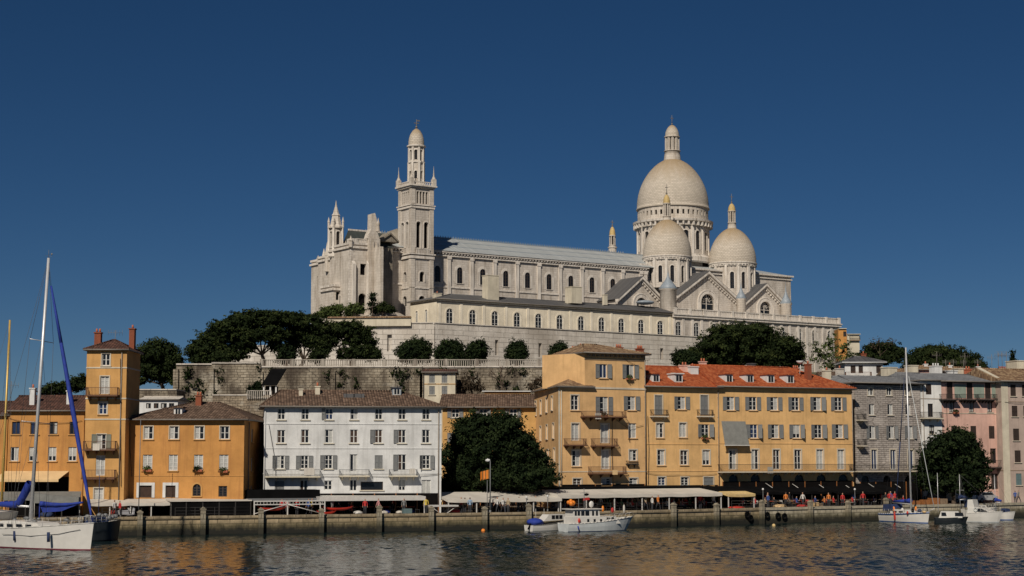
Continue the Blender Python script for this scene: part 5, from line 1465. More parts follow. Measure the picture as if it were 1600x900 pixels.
# round turrets with conical caps
def turret(px, pw, pyt, pycone, pytip, y, mat='church_lt', pyb=500):
    x, _ = cxy(px, pyt, y); sc = CF.sc(px, pyt, y); r = pw * sc / 2
    z1, z2, z3 = cz(pyt, px, y), cz(pycone, px, y), cz(pytip, px, y)
    b = MB(); b.lathe(x, y, [(r, FL_), (r, z1 - .3), (r * 1.12, z1 - .15), (r * 1.12, z1)], 20); o = b.build('turret', M[mat], root)
    b = MB(); b.lathe(x, y, [(r * 1.12, z1), (r * 1.16, z1 + .08), (r * .8, z1 + (z2 - z1) * .5), (r * .42, z2 - .1), (r * .16, z2 + (z3 - z2) * .25), (.05, z2 + (z3 - z2) * .7), (.02, z3)], 18); b.build('turret_cap', M['lead'], o)
    return o
turret(1044, 26, 452, 438, 417, 4.5); turret(1158, 15, 467, 455, 436, 6.0); turret(1228, 17, 475, 462, 440, 8.5)
b = MB(); x, z = cxy(1013, 472, 3); b.blob((x, 4, z), (2.0, 1.6, .45), 3, 14, 7, amp=.03); b.build('skylight_dome', M['lead'], root)
# slim turret behind the nave roof
x, _ = cxy(957, 390, 24); zq = lambda py: cz(py, 957, 24)
b = MB(); b.lathe(x, 24, [(.85, zq(400)), (.85, zq(388)), (1.0, zq(387.5)), (1.0, zq(386))], 12, sm=False); o = b.build('turret', M['church_lt'], root)
lantern(x, 24, .62, zq(387), zq(383), zq(369), zq(354), zq(344), 'gold_cap', o, 6)

# ---- bell tower
TY = NY - 3.5
tx0 = cxy(642.5, 430, TY)[0]; tx1 = cxy(675.8, 430, TY)[0]; TW = tx1 - tx0
tz = lambda py: cz(py, 655, TY)
stage = [(tz(520), tz(400)), (tz(400), tz(322)), (tz(322), tz(292))]
mb = MB(); subs = []
def tw_faces(z0, z1, holes_, e=0.0):
    wall(mb, tx0 - e, tx1 + e, z0, z1, holes_(tx0, False), Tfront(TY - e), 0, .5)
    wall(mb, TY - e, TY + TW + e, z0, z1, holes_(TY, True), Tleft(tx0 - e), 0, .5, flip=True)
    wall(mb, TY - e, TY + TW + e, z0, z1, [], Tright(tx1 + e), 0, .5)
    mb.poly([(tx1 + e, TY + TW + e, z0), (tx0 - e, TY + TW + e, z0), (tx0 - e, TY + TW + e, z1), (tx1 + e, TY + TW + e, z1)])
wn = lambda o, f, w, za, zb_, left: (o + TW * f - w / 2, o + TW * f + w / 2, za, zb_, True)
lower = lambda o, L: [wn(o, .5 if not L else .5, 1.05, tz(440), tz(424), L), wn(o, .5, 1.3, tz(478), tz(462), L)]
mid = lambda o, L: [wn(o, .32, .98, tz(387), tz(346), L), wn(o, .68, .98, tz(387), tz(346), L)]
up = lambda o, L: [(o + TW * f - .22, o + TW * f + .22, tz(318), tz(299), False) for f in (.29, .43, .57, .71)]
tw_faces(tz(520), tz(400), lower); tw_faces(tz(400), tz(322), mid); tw_faces(tz(322), tz(292), up)
mb.poly([(tx0, TY, tz(292)), (tx1, TY, tz(292)), (tx1, TY + TW, tz(292)), (tx0, TY + TW, tz(292))])
tw = mb.build('bell_tower', M['church'], root)
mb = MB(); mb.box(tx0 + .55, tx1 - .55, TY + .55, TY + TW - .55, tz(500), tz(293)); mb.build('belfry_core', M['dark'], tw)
mb = MB()
for (zz, h_, p_) in ((tz(402), .5, .28), (tz(397), .25, .45), (tz(324), .35, .28), (tz(320.5), .2, .4), (tz(292.5), .3, .35), (tz(290), .28, .6), (tz(450), .22, .14)):
    mb.box(tx0 - p_, tx1 + p_, TY - p_, TY + TW + p_, zz - h_ / 2, zz + h_ / 2)
mb.build('cornice', M['church_trim'], tw)
mb = MB()
for (xx, yy) in ((tx0, TY), (tx1, TY), (tx0, TY + TW), (tx1, TY + TW)):
    for (a, b_) in ((tz(520), tz(404)), (tz(395), tz(326)), (tz(318.5), tz(295))):
        sx = -1 if xx == tx0 else 1; sy = -1 if yy == TY else 1
        mb.box(min(xx + sx * .14, xx - sx * .75), max(xx + sx * .14, xx - sx * .75), min(yy + sy * .14, yy - sy * .75), max(yy + sy * .14, yy - sy * .75), a, b_)
mb.build('corner_pilaster', M['church_lt'], tw)
mb = MB()   # little balustrade under the belfry openings and round the top
for i in range(9):
    x_ = tx0 + 1.0 + (TW - 2.0) * i / 8; mb.box(x_ - .09, x_ + .09, TY - .4, TY - .2, tz(396), tz(389.5))
mb.box(tx0 + .8, tx1 - .8, TY - .44, TY - .16, tz(389.5), tz(388.5))
zt0, zt1 = tz(289), tz(283.5)
for i in range(11):
    f = i / 10
    for (x_, y_) in ((tx0 + TW * f, TY - .2), (tx0 - .2, TY + TW * f)): mb.box(x_ - .08, x_ + .08, y_ - .08, y_ + .08, zt0, zt1 - .15)
mb.box(tx0 - .35, tx1 + .35, TY - .32, TY - .1, zt1 - .15, zt1); mb.box(tx0 - .32, tx0 - .1, TY - .1, TY + TW + .3, zt1 - .15, zt1)
mb.build('balustrade', M['church_trim'], tw)
for h in mid(tx0, 0): put('surround', surr_mesh(.98, h[3] - h[2], True, .2, 'church_trim', .12), tw, ((h[0] + h[1]) / 2, TY - .003, h[2]))
for h in mid(TY, 1): put('surround', surr_mesh(.98, h[3] - h[2], True, .2, 'church_trim', .12), tw, (tx0 - .003, (h[0] + h[1]) / 2, h[2]), -math.pi / 2)
for h in lower(tx0, 0): put('surround', surr_mesh(h[1] - h[0], h[3] - h[2], True, .22, 'church_trim', .1), tw, ((h[0] + h[1]) / 2, TY - .003, h[2]))
for (xx, yy) in ((tx0 - .1, TY - .1), (tx1 + .1, TY - .1), (tx0 - .1, TY + TW + .1), (tx1 + .1, TY + TW + .1)):
    b = MB(); z = tz(289); b.box(xx - .38, xx + .38, yy - .38, yy + .38, z, z + 1.3); b.lathe(xx, yy, [(.42, z + 1.3), (.3, z + 1.6), (.12, z + 2.0), (.16, z + 2.2), (.08, z + 2.7), (.02, z + 3.9)], 8); b.build('pinnacle', M['church_lt'], tw)
# octagonal lantern of the tower
tcx, tcy = (tx0 + tx1) / 2, TY + TW / 2
tc = lambda py: cz(py, 646, tcy)
ro = 24.5 * CF.sc(646, 240, tcy) / 2
l1 = facet_drum('tower_lantern', tcx, tcy, ro * 1.04, tz(290), tc(254), 8, (.55, tc(280), tc(268) - tc(280)), 'church_lt', tw, True, R(22.5 - 34))
l2 = facet_drum('tower_lantern', tcx, tcy, ro * .98, tc(254), tc(229), 8, (.6, tc(250.5), tc(235) - tc(250.5)), 'church_lt', tw, True, R(22.5 - 34))
ring(tcx, tcy, [(ro, tc(255) - .1), (ro * 1.16, tc(255)), (ro * 1.16, tc(253)), (ro, tc(252.5))], 8, parent=tw)
ring(tcx, tcy, [(ro, tc(231)), (ro * 1.22, tc(229.5)), (ro * 1.22, tc(227.5)), (ro * .9, tc(227))], 16, parent=tw)
b = MB(); b.lathe(tcx, tcy, [(ro * 1.0, tc(228)), (ro * 1.02, tc(222)), (ro * .95, tc(216)), (ro * .8, tc(210)), (ro * .5, tc(204)), (ro * .2, tc(201)), (.02, tc(200))], 16); b.build('spire_cap', M['dome'], tw)
b = MB(); b.tube((tcx, tcy, tc(202)), (tcx, tcy, tc(186)), .1, .05, 6); b.box(tcx - .5, tcx + .5, tcy - .05, tcy + .05, tc(192) - .07, tc(192) + .07); b.blob((tcx, tcy, tc(198)), (.24, .24, .24), 1, 8, 6, amp=0); b.extr([(tcx, tcy - .03, tc(189)), (tcx + .75, tcy - .03, tc(188.5)), (tcx + .7, tcy - .03, tc(186.5)), (tcx, tcy - .03, tc(187))], (0, .06, 0)); b.build('cross', M['gutter'], tw)

# ---- west end: blocks, pinnacle tower, broken buttress
def wblk(name, pxa, pxb, y, d, pyt, mat='church_lt', win=(), lab=None, pyb=520, par=True, left=()):
    xa, zt_ = cxy(pxa, pyt, y); xb = cxy(pxb, pyt, y)[0]; hs = []
    for (px, py, wp, hp, ar) in win:
        a, z1_ = cxy(px - wp / 2, py - hp / 2, y); b2, z0_ = cxy(px + wp / 2, py + hp / 2, y); hs.append((a, b2, z0_, z1_, ar))
    b = MB(); wall(b, xa, xb, FL_ - 2, zt_, hs, Tfront(y), 0, .6)
    lh = []
    for (yf, py0, py1, wm, ar) in left: lh.append((y + d * yf - wm / 2, y + d * yf + wm / 2, cz(py1, pxa, y), cz(py0, pxa, y), ar))
    wall(b, y, y + d, FL_ - 2, zt_, lh, Tleft(xa), 0, .6, flip=True)
    b.poly([(xb, y, FL_ - 2), (xb, y + d, FL_ - 2), (xb, y + d, zt_), (xb, y, zt_)]); b.poly([(xb, y + d, FL_ - 2), (xa, y + d, FL_ - 2), (xa, y + d, zt_), (xb, y + d, zt_)]); b.poly([(xa, y, zt_), (xb, y, zt_), (xb, y + d, zt_), (xa, y + d, zt_)])
    for h in hs: b.poly([(h[0], y + .6, h[2]), (h[1], y + .6, h[2]), (h[1], y + .6, h[3]), (h[0], y + .6, h[3])], 1)
    for h in lh: b.poly([(xa + .6, h[0], h[2]), (xa + .6, h[1], h[2]), (xa + .6, h[1], h[3]), (xa + .6, h[0], h[3])], 1)
    o = b.build(name, [M[mat], M['dark']], root)
    b = MB(); b.box(xa - .3, xb + .3, y - .3, y + d + .3, zt_ - .75, zt_ - .4); b.box(xa - .18, xb + .18, y - .18, y + d + .18, zt_ - .05, zt_ + .35)
    b.build('cornice', M['church_trim'], o)
    return o, xa, xb, zt_
wb, xa, xb, zt_ = wblk('west_block', 548, 579, 9.5, 8, 381, 'church_lt', [(567.5, 421, 9, 18, False), (566, 468, 12, 20, True)], left=[(.5, 398, 420, .3, False), (.6, 455, 480, 1.0, True)])
b = MB()
for i in range(9): x_ = xa + 1.4 + i * .36; b.box(x_ - .08, x_ + .08, 9.45, 9.65, zt_ + .35, zt_ + .95)
b.box(xa + 1.2, xb, 9.4, 9.7, zt_ + .95, zt_ + 1.1); b.box(xa, xa + 1.2, 9.4, 11, zt_ + .35, zt_ + 1.05); b.build('balustrade', M['church_trim'], wb)
o2, xa2, xb2, z2 = wblk('west_block', 528, 546, 18, 8, 398, 'church_lt', [(534, 427, 6, 30, False)], left=[(.5, 450, 480, 1.2, True)])
o3, xa3, xb3, z3 = wblk('west_block', 505.5, 516, 25, 5, 406, 'church_lt', left=[(.5, 430, 480, .4, False)])
o4, xa4, xb4, z4 = wblk('porch', 521, 541, 13.5, 5, 447, 'church_lt', [(528, 462, 6, 14, True), (536, 468, 6, 16, True)])
# pinnacle tower
py_ = 17.0; pcx = cxy(524.5, 370, py_)[0]; pz = lambda q: cz(q, 524.5, py_); pr = 20 * CF.sc(524.5, 370, py_) / 2
pt = facet_drum('pinnacle_tower', pcx, py_, pr * 1.12, pz(402), pz(356), 4, (.75, pz(389), pz(362) - pz(389)), 'church_lt', root, True, R(45))
ring(pcx, py_, [(pr * 1.1, pz(403)), (pr * 1.35, pz(401)), (pr * 1.35, pz(398)), (pr * 1.1, pz(397))], 4, parent=pt)
b = MB(); b.lathe(pcx, py_, [(pr * 1.2, pz(357)), (pr * 1.2, pz(354.5)), (pr * .92, pz(352)), (pr * .62, pz(338)), (pr * .72, pz(337)), (pr * .5, pz(334)), (pr * .16, pz(322)), (.03, pz(313))], 8, sm=False); b.build('spire', M['church_lt'], pt)
for sx, sy in ((-1, -1), (1, -1), (-1, 1), (1, 1)):
    b = MB(); x_, y_ = pcx + sx * pr * .82, py_ + sy * pr * .82; b.lathe(x_, y_, [(.22, pz(356)), (.2, pz(348)), (.26, pz(347)), (.03, pz(339))], 6, sm=False); b.build('pinnacle', M['church_lt'], pt)
for px, q0, q1, y_ in ((511, 400, 378, 22), (506, 404, 388, 25)):
    x_, z_ = cxy(px, q0 + 8, y_); b = MB(); b.lathe(x_, y_, [(.5, z_ - 2), (.45, z_ + 1), (.5, z_ + 1.1), (.03, cz(q1, px, y_))], 6, sm=False); b.build('pinnacle', M['church_lt'], root)
# dark west roof
xr0 = cxy(533, 381, 18)[0]; zr0 = cz(382, 548, 12.5); xr1, _ = cxy(586, 381, 14); zr1 = cz(361, 555, 15.3)
b = MB(); b.poly([(xr0, 12.5, zr0), (xr1 + 3, 12.5, zr0), (xr1 + 3, 15.3, zr1), (xr0, 15.3, zr1)]); b.poly([(xr1 + 3, 18, zr0), (xr0, 18, zr0), (xr0, 15.3, zr1), (xr1 + 3, 15.3, zr1)]); b.poly([(xr0, 18, zr0), (xr0, 12.5, zr0), (xr0, 15.3, zr1)])
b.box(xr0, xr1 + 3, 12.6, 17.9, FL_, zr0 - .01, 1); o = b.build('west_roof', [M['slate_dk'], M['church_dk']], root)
b = MB()
for i in range(22): x_ = xr0 + (xr1 + 2 - xr0) * i / 22; b.box(x_, x_ + .22, 15.22, 15.38, zr1, zr1 + .32)
b.build('ridge_cresting', M['church_trim'], o)
# broken buttress tower
b = MB(); q = lambda px, py, y: cxy(px, py, y)
def block_t(pxa, pxb, y, d, pyt, mat, nm):
    xa, z_ = cxy(pxa, pyt, y); xb = cxy(pxb, pyt, y)[0]; b = MB(); b.box(xa, xb, y, y + d, FL_ - 1, z_)
    for i in (1, 2): b.box(xa + (xb - xa) * i / 3 - .12, xa + (xb - xa) * i / 3 + .12, y - .2, y - .001, FL_, z_ - .6)
    return b.build(nm, M[mat], root), xa, xb, z_
bt, xa, xb, z_ = block_t(578, 594, 8.5, 4, 372, 'church_lt', 'buttress')
b = MB(); xm = (xa + xb) / 2
b.extr([(xa - .2, 9, z_), (xb + .2, 9, z_), (xb - .35, 9, cz(362, 590, 9)), (xb - .45, 9, cz(343, 590, 9)), (xm + .25, 9, cz(333, 590, 9)), (xm - .45, 9, cz(335, 590, 9)), (xm - .5, 9, cz(358, 590, 9)), (xm - .95, 9, cz(366, 590, 9))], (0, 1.5, 0)); b.build('pinnacle', M['church_lt'], bt)
b = MB(); b.lathe(xb - .25, 8.8, [(.35, cz(362, 596, 9)), (.28, cz(352, 596, 9)), (.36, cz(351, 596, 9)), (.15, cz(346, 596, 9)), (.03, cz(341, 596, 9))], 7); b.build('statue', M['church_lt'], bt)
bt2, xa, xb, z_ = block_t(594.5, 599, 6.0, 8, 385, 'church_lt', 'buttress')
xa, z_ = cxy(598, 385, 12); xb = cxy(622, 385, 12)[0]
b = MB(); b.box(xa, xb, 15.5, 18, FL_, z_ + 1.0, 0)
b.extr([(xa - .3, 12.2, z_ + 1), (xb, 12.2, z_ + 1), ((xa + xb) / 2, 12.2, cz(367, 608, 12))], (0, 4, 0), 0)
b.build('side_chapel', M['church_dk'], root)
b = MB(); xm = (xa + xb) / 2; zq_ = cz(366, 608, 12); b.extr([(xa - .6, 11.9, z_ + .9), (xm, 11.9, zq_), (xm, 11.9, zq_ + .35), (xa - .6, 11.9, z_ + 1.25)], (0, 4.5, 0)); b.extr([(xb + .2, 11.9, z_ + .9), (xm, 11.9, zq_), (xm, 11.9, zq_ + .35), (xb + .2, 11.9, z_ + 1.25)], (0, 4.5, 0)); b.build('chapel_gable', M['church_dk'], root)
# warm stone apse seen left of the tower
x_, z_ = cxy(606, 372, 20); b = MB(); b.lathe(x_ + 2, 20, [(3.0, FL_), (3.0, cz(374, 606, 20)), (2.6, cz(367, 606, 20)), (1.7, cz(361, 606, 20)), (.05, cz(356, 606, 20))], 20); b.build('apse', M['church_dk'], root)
# low round-roofed pavilion and wall between the trees and the church
x_, z_ = CF.on_y(600, 492, 1.5)
pp = P(600, 499, 303)
b = MB(); b.lathe(pp.x, pp.y + 1, [(4.2, fz - .2), (4.2, pp.z + .0), (4.6, pp.z + .1), (4.4, pp.z + .35), (3.0, P(600, 489, 304).z - .1), (1.3, P(600, 487, 304).z), (.05, P(600, 486.5, 304).z)], 28)
tag(b.build('pavilion_roof', M['concrete']), 'low pale rounded roof between bell tower and pine trees', 'roof')
t = thing('tiled_parapet', 'low wall capped with orange tiles in front of the church west end', 'wall')
a_, b2 = P(512, 493, 297.5), P(642, 505, 296.2); d_ = (b2 - a_)
zt0 = P(575, 497.5, 298).z
b = MB(); A_ = Fr(a_.x, a_.y, math.atan2(d_.y, d_.x)); L_ = math.hypot(d_.x, d_.y)
b.extr([A_.w(0, 0, fz - .3), A_.w(0, .5, fz - .3), A_.w(0, .5, zt0), A_.w(0, 0, zt0)], A_.ex * L_); b.build('wall', M['cream'], t)
b = MB(); b.extr([A_.w(0, -.3, zt0), A_.w(0, .8, zt0), A_.w(0, .25, zt0 + .3)], A_.ex * L_); b.build('tile_cap', M['tile_mix'], t)

# more of the weathered west front: quoins, niches, small pinnacles, string courses
rr = random.Random(3)
def quoins(x, y, z0, z1, parent, left=True):
    b = MB(); z = z0; i = 0
    while z < z1 - .4:
        w = .75 if i % 2 else .45
        b.box(x - .05, x + w, y - .05, y - .001, z, z + .42); b.box(x - .05, x - .001, y, y + (1.2 - w), z, z + .42); z += .47; i += 1
    b.build('quoin', M['church_trim'], parent)
xq = cxy(548, 381, 9.5)[0]; quoins(xq, 9.5, fz, zt_ if False else cz(386, 548, 9.5), wb)
quoins(cxy(642.5, 430, TY)[0] - .02, TY - .0, fz, tz(404), tw)
b = MB()
for (px, y_, pyb_, pyt_, r) in ((548, 9.3, 381, 368, .35), (540, 14, 392, 376, .3), (518, 22, 402, 386, .3), (530, 18, 398, 384, .28), (497, 29, 410, 399, .3)):
    x_, z_ = cxy(px, pyb_, y_); b = MB(); zt2 = cz(pyt_, px, y_); b.lathe(x_, y_, [(r, z_ - .6), (r, z_ + .5), (r * 1.25, z_ + .55), (r * 1.25, z_ + .7), (r * .7, z_ + .8), (.03, zt2)], 8, sm=False); b.build('pinnacle', M['church_lt'], root)
for (px, py, w_, h_, y_) in ((516, 440, 4, 24, 24.9), (508, 440, 2, 30, 24.9), (538, 430, 3, 20, 17.9), (532, 470, 4, 12, 13.4)):
    xa_, z1_ = cxy(px - w_ / 2, py - h_ / 2, y_); xb_, z0_ = cxy(px + w_ / 2, py + h_ / 2, y_); b = MB(); b.box(xa_, xb_, y_ - .02, y_ + .02, z0_, z1_, 0); b.box(xa_ - .2, xa_, y_ - .15, y_ + .02, z0_, z1_ + .2, 1); b.box(xb_, xb_ + .2, y_ - .15, y_ + .02, z0_, z1_ + .2, 1); b.box(xa_ - .2, xb_ + .2, y_ - .2, y_ + .02, z1_ + .2, z1_ + .45, 1); b.build('niche', [M['dark'], M['church_trim']], root)
# stepped side buttresses along the west block
for k, (px, y_) in enumerate(((552, 9.4), (575, 9.4))):
    x_, z_ = cxy(px, 400, y_); b = MB(); b.box(x_ - .3, x_ + .3, y_ - .55, y_ - .001, fz - .5, z_ - 1.5); b.extr([(x_ - .3, y_ - .55, z_ - 1.5), (x_ - .3, y_ - .001, z_ - .9), (x_ - .3, y_ - .001, z_ - 1.5)], (.6, 0, 0)); b.build('buttress', M['church_trim'], wb)
# ------------------------------------------------------------------ trees
def leaf_mesh(name, blobs, size, dens, seed, mat, clump=.55, inner=.25, flat=.8, gap=0.0, elong=1.0):
    rng = np.random.default_rng(seed); C, Nn, Uv, S = [], [], [], []
    for (c, r) in blobs:
        c = np.array(c, float); r = np.array(r, float); rm = float(np.mean(r))
        area = 4 * math.pi * rm * rm
        nc = max(6, int(area / (clump * clump * 1.6)))
        d = rng.normal(size=(nc, 3)); d /= np.linalg.norm(d, axis=1)[:, None]
        lump = 1 + .19 * np.sin(d[:, 0] * 5 + seed) * np.sin(d[:, 2] * 6 + 2 * seed) + .13 * rng.normal(size=nc)
        cc = c + d * r * (lump * .93)[:, None]
        if gap > 0:
            keep = rng.random(nc) > gap; cc = cc[keep]; d = d[keep]; nc = len(cc)
        nl = max(4, int(dens * area / nc))
        cv = np.clip(.5 + .28 * np.sin(cc[:, 0] * 1.3 + 2) * np.sin(cc[:, 2] * 1.7 + seed) + .34 * (rng.random(nc) - .5) + .12 * d[:, 2], 0, 1)  # upper clumps paler: sunlit leaf clusters painted into the colour
        q = rng.normal(size=(nc, nl, 3)); q /= np.linalg.norm(q, axis=2)[:, :, None]; q *= (rng.random((nc, nl, 1)) ** .5)
        cl = clump * (.6 + .8 * rng.random(nc)); cl = cl[:, None, None]
        q = q * cl * np.array([1, 1, flat])
        pts = (cc[:, None, :] + q).reshape(-1, 3)
        nn = (np.repeat(d, nl, axis=0) * .9 + q.reshape(-1, 3) / clump * .5 + rng.normal(size=(nc * nl, 3)) * .55)
        nn[:, 2] += .25
        C.append(pts); S.append(np.ones(len(pts))); Nn.append(nn); Uv.append(np.stack([rng.random(nc * nl), np.repeat(cv, nl)], 1))
        ni = int(dens * area * inner * .8)
        if ni:
            e = rng.normal(size=(ni, 3)); e /= np.linalg.norm(e, axis=1)[:, None]; e *= (.45 + .42 * rng.random((ni, 1)))
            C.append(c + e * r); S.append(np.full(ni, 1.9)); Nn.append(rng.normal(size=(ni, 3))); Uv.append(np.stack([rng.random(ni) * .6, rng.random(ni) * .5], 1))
    C = np.concatenate(C); Nn = np.concatenate(Nn); Uv = np.concatenate(Uv); n = len(C)
    Nn /= np.linalg.norm(Nn, axis=1)[:, None] + 1e-9
    a = np.cross(Nn, rng.normal(size=(n, 3))); a /= np.linalg.norm(a, axis=1)[:, None] + 1e-9; b = np.cross(Nn, a)
    s = size * (.6 + .8 * rng.random((n, 1))) * np.concatenate(S)[:, None]; a *= s * elong; b *= s * .62
    V = np.stack([C - a, C + b * .9 - a * .1, C + a, C - b * .9 + a * .1], 1).reshape(-1, 3)
    me = bpy.data.meshes.new(name); me.vertices.add(4 * n); me.vertices.foreach_set('co', V.ravel())
    me.loops.add(4 * n); me.loops.foreach_set('vertex_index', np.arange(4 * n, dtype=np.int32))
    me.polygons.add(n); me.polygons.foreach_set('loop_start', np.arange(0, 4 * n, 4, dtype=np.int32)); me.polygons.foreach_set('loop_total', np.full(n, 4, dtype=np.int32))
    uvl = me.uv_layers.new(name='UVMap'); uvl.data.foreach_set('uv', np.repeat(Uv, 4, axis=0).ravel())
    me.materials.append(mat); me.update(calc_edges=True)
    return me
NLEAF = 0
def tree(name, label, cat, Y, blobs, base, mat='leaf', size=.17, dens=34, seed=1, trunk=.35, clump=.6, depth=None, group=None, flat=.7, inner=.5, gap=0.0, limbs=True, dy=None, zb=None, elong=1.0):
    """blobs in picture measures at distance Y: (px, py, rx, ry)"""
    rr = random.Random(seed); p0 = P(base[0], base[1], Y)
    if zb is not None: p0.z = zb
    t = thing(name, label, cat, tuple(p0), 0, group); W = []; k = Y / FPX
    for i, (px, py, rx, ry) in enumerate(blobs):
        off = (rr.uniform(-1, 1) * (rx * k * .5)) if dy is None else rr.uniform(-dy, dy)
        q = P(px, py, Y); rd = min(rx * k, depth) if depth else rx * k * .9
        W.append(((q.x - p0.x, off, q.z - p0.z), (rx * k, rd, ry * k)))
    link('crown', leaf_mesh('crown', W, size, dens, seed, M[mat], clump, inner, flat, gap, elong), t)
    if trunk:
        mb = MB(); top = min(c[2] for c, r in W); ce = Vector((sum(c[0] for c, r in W) / len(W) * .5, 0, max(.6, top * .55)))
        mid = ce * .5 + Vector((rr.uniform(-.2, .2), rr.uniform(-.2, .2), 0))
        mb.tube((0, 0, -.4), mid, trunk, trunk * .8, 8); mb.tube(mid, ce, trunk * .8, trunk * .68, 8)
        if limbs:
            for c, r in W:
                c = Vector(c); m = ce.lerp(c, .5) + Vector((rr.uniform(-.3, .3), rr.uniform(-.3, .3), rr.uniform(-.3, .1)))
                mb.tube(ce, m, trunk * .42, trunk * .27, 6); mb.tube(m, c, trunk * .27, trunk * .08, 6)
                for j in range(4):
                    e = c + Vector((rr.uniform(-1, 1) * r[0], rr.uniform(-1, 1) * r[1], rr.uniform(-.5, .9) * r[2])) * .75
                    mb.tube(m.lerp(c, rr.random()), e, trunk * .12, trunk * .03, 4)
        mb.build('trunk', M['bark'], t)
    return t
# big umbrella pines above the retaining wall: three trunks, three crowns
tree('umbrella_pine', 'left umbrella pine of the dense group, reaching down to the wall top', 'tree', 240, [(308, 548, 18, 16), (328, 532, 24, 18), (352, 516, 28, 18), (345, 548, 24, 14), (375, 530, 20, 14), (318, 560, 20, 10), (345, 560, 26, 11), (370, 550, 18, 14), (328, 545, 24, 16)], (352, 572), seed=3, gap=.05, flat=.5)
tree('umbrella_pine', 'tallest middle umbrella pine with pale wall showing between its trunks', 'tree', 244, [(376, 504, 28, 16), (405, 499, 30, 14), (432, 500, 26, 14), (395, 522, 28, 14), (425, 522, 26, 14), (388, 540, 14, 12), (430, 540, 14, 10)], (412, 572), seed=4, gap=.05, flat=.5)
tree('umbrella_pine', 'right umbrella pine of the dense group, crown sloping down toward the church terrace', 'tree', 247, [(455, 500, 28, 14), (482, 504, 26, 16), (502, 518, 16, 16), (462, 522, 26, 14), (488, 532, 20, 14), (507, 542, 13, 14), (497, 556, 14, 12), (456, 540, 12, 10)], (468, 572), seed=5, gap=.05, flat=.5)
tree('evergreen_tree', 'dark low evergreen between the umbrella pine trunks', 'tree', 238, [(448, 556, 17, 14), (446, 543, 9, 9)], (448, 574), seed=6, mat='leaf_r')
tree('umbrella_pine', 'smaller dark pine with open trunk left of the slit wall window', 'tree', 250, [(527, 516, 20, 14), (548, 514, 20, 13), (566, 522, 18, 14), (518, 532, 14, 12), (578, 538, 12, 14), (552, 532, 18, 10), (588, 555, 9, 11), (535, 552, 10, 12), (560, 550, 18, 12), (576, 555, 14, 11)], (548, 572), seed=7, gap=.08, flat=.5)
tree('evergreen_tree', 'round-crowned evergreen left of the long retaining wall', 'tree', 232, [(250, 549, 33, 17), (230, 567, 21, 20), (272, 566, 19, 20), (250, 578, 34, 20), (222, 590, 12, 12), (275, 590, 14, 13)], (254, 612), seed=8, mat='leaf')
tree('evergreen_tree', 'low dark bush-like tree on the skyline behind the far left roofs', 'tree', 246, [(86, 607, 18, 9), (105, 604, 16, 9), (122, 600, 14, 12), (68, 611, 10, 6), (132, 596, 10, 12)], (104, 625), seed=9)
for i, (px, py, rx, ry, s, lb) in enumerate(((647, 547, 28, 21, 0, 'broadest clipped round tree of the promenade row, leftmost'), (703, 551, 25, 22, 0, 'clipped round tree second from the left in the promenade row'), (744, 549, 19, 20, 0, 'clipped round tree touching its left neighbour, middle of the promenade row'), (807, 549, 17.5, 20, 0, 'free-standing clipped round tree right of the bare wall stretch'), (873, 552, 15.5, 20, 0, 'rightmost clipped round tree, beside the yellow house chimneys'))):
    bl = [(px, py, rx, ry * .92), (px - rx * .35, py + ry * .25, rx * .62, ry * .7), (px + rx * .3, py - ry * .2, rx * .62, ry * .72), (px + rx * .35, py + ry * .35, rx * .6, ry * .6)]
    tree('clipped_tree', lb, 'tree', 238, bl, (px, 573), seed=20 + i, mat='leaf_r', group='clipped round trees along the promenade', clump=.35, flat=.9, size=.14, dens=48, depth=2.2, limbs=False)
tree('evergreen_shrub', 'dark shrub hanging over the balustrade between two clipped trees', 'shrub', 232, [(712, 570, 18, 12), (722, 574, 14, 9), (700, 563, 12, 8)], (712, 584), seed=31, mat='leaf_r', trunk=.12)
tree('bare_shrub', 'leafless brown shrub below the balustrade, right of the small yellow house', 'shrub', 224, [(736, 597, 18, 15), (724, 603, 12, 11), (748, 604, 11, 9)], (736, 618), seed=32, mat='leaf_b', trunk=.15, dens=9, size=.12, inner=.5, depth=1.6, elong=1.6)
tree('bare_shrub', 'leafless brown shrub against the retaining wall beside the yellow corner house', 'shrub', 225, [(850, 598, 20, 12), (832, 604, 12, 9), (868, 595, 12, 10)], (850, 615), seed=33, mat='leaf_b', trunk=.15, dens=9, size=.12, inner=.5, depth=1.6, elong=1.6)
# bare tree
p = P(783, 612, 225); t = thing('bare_tree', 'leafless spreading tree against the retaining wall', 'tree', tuple(p)); mb = MB(); rr = random.Random(5)
def branch(a, d, L, r, n):
    b = a + d * L; mb.tube(a, b, r, r * .7, 5)
    if n == 0: return
    for i in range(3): branch(b, (d + Vector((rr.uniform(-.8, .8), rr.uniform(-.3, .3), rr.uniform(-.25, .45)))).normalized(), L * rr.uniform(.6, .85), r * .6, n - 1)
branch(Vector((0, 0, -.5)), Vector((.1, 0, 1)), 1.3, .14, 4); mb.build('trunk', M['bark'], t)
tree('umbrella_pine', 'broad dark pine spreading in front of the arcade wing', 'tree', 268, [(1150, 526, 46, 22), (1178, 524, 38, 18), (1120, 538, 32, 18), (1195, 540, 34, 18), (1150, 548, 50, 20), (1088, 554, 22, 12), (1120, 560, 34, 12), (1190, 560, 34, 12)], (1150, 590), seed=41, size=.18, trunk=.5, flat=.6, clump=.7, depth=4.5)
tree('evergreen_tree', 'small dark tree at the foot of the terrace wall, left of the broad pine', 'tree', 262, [(1068, 556, 18, 11), (1080, 562, 16, 9), (1058, 562, 9, 8)], (1068, 582), seed=42, mat='leaf_r')
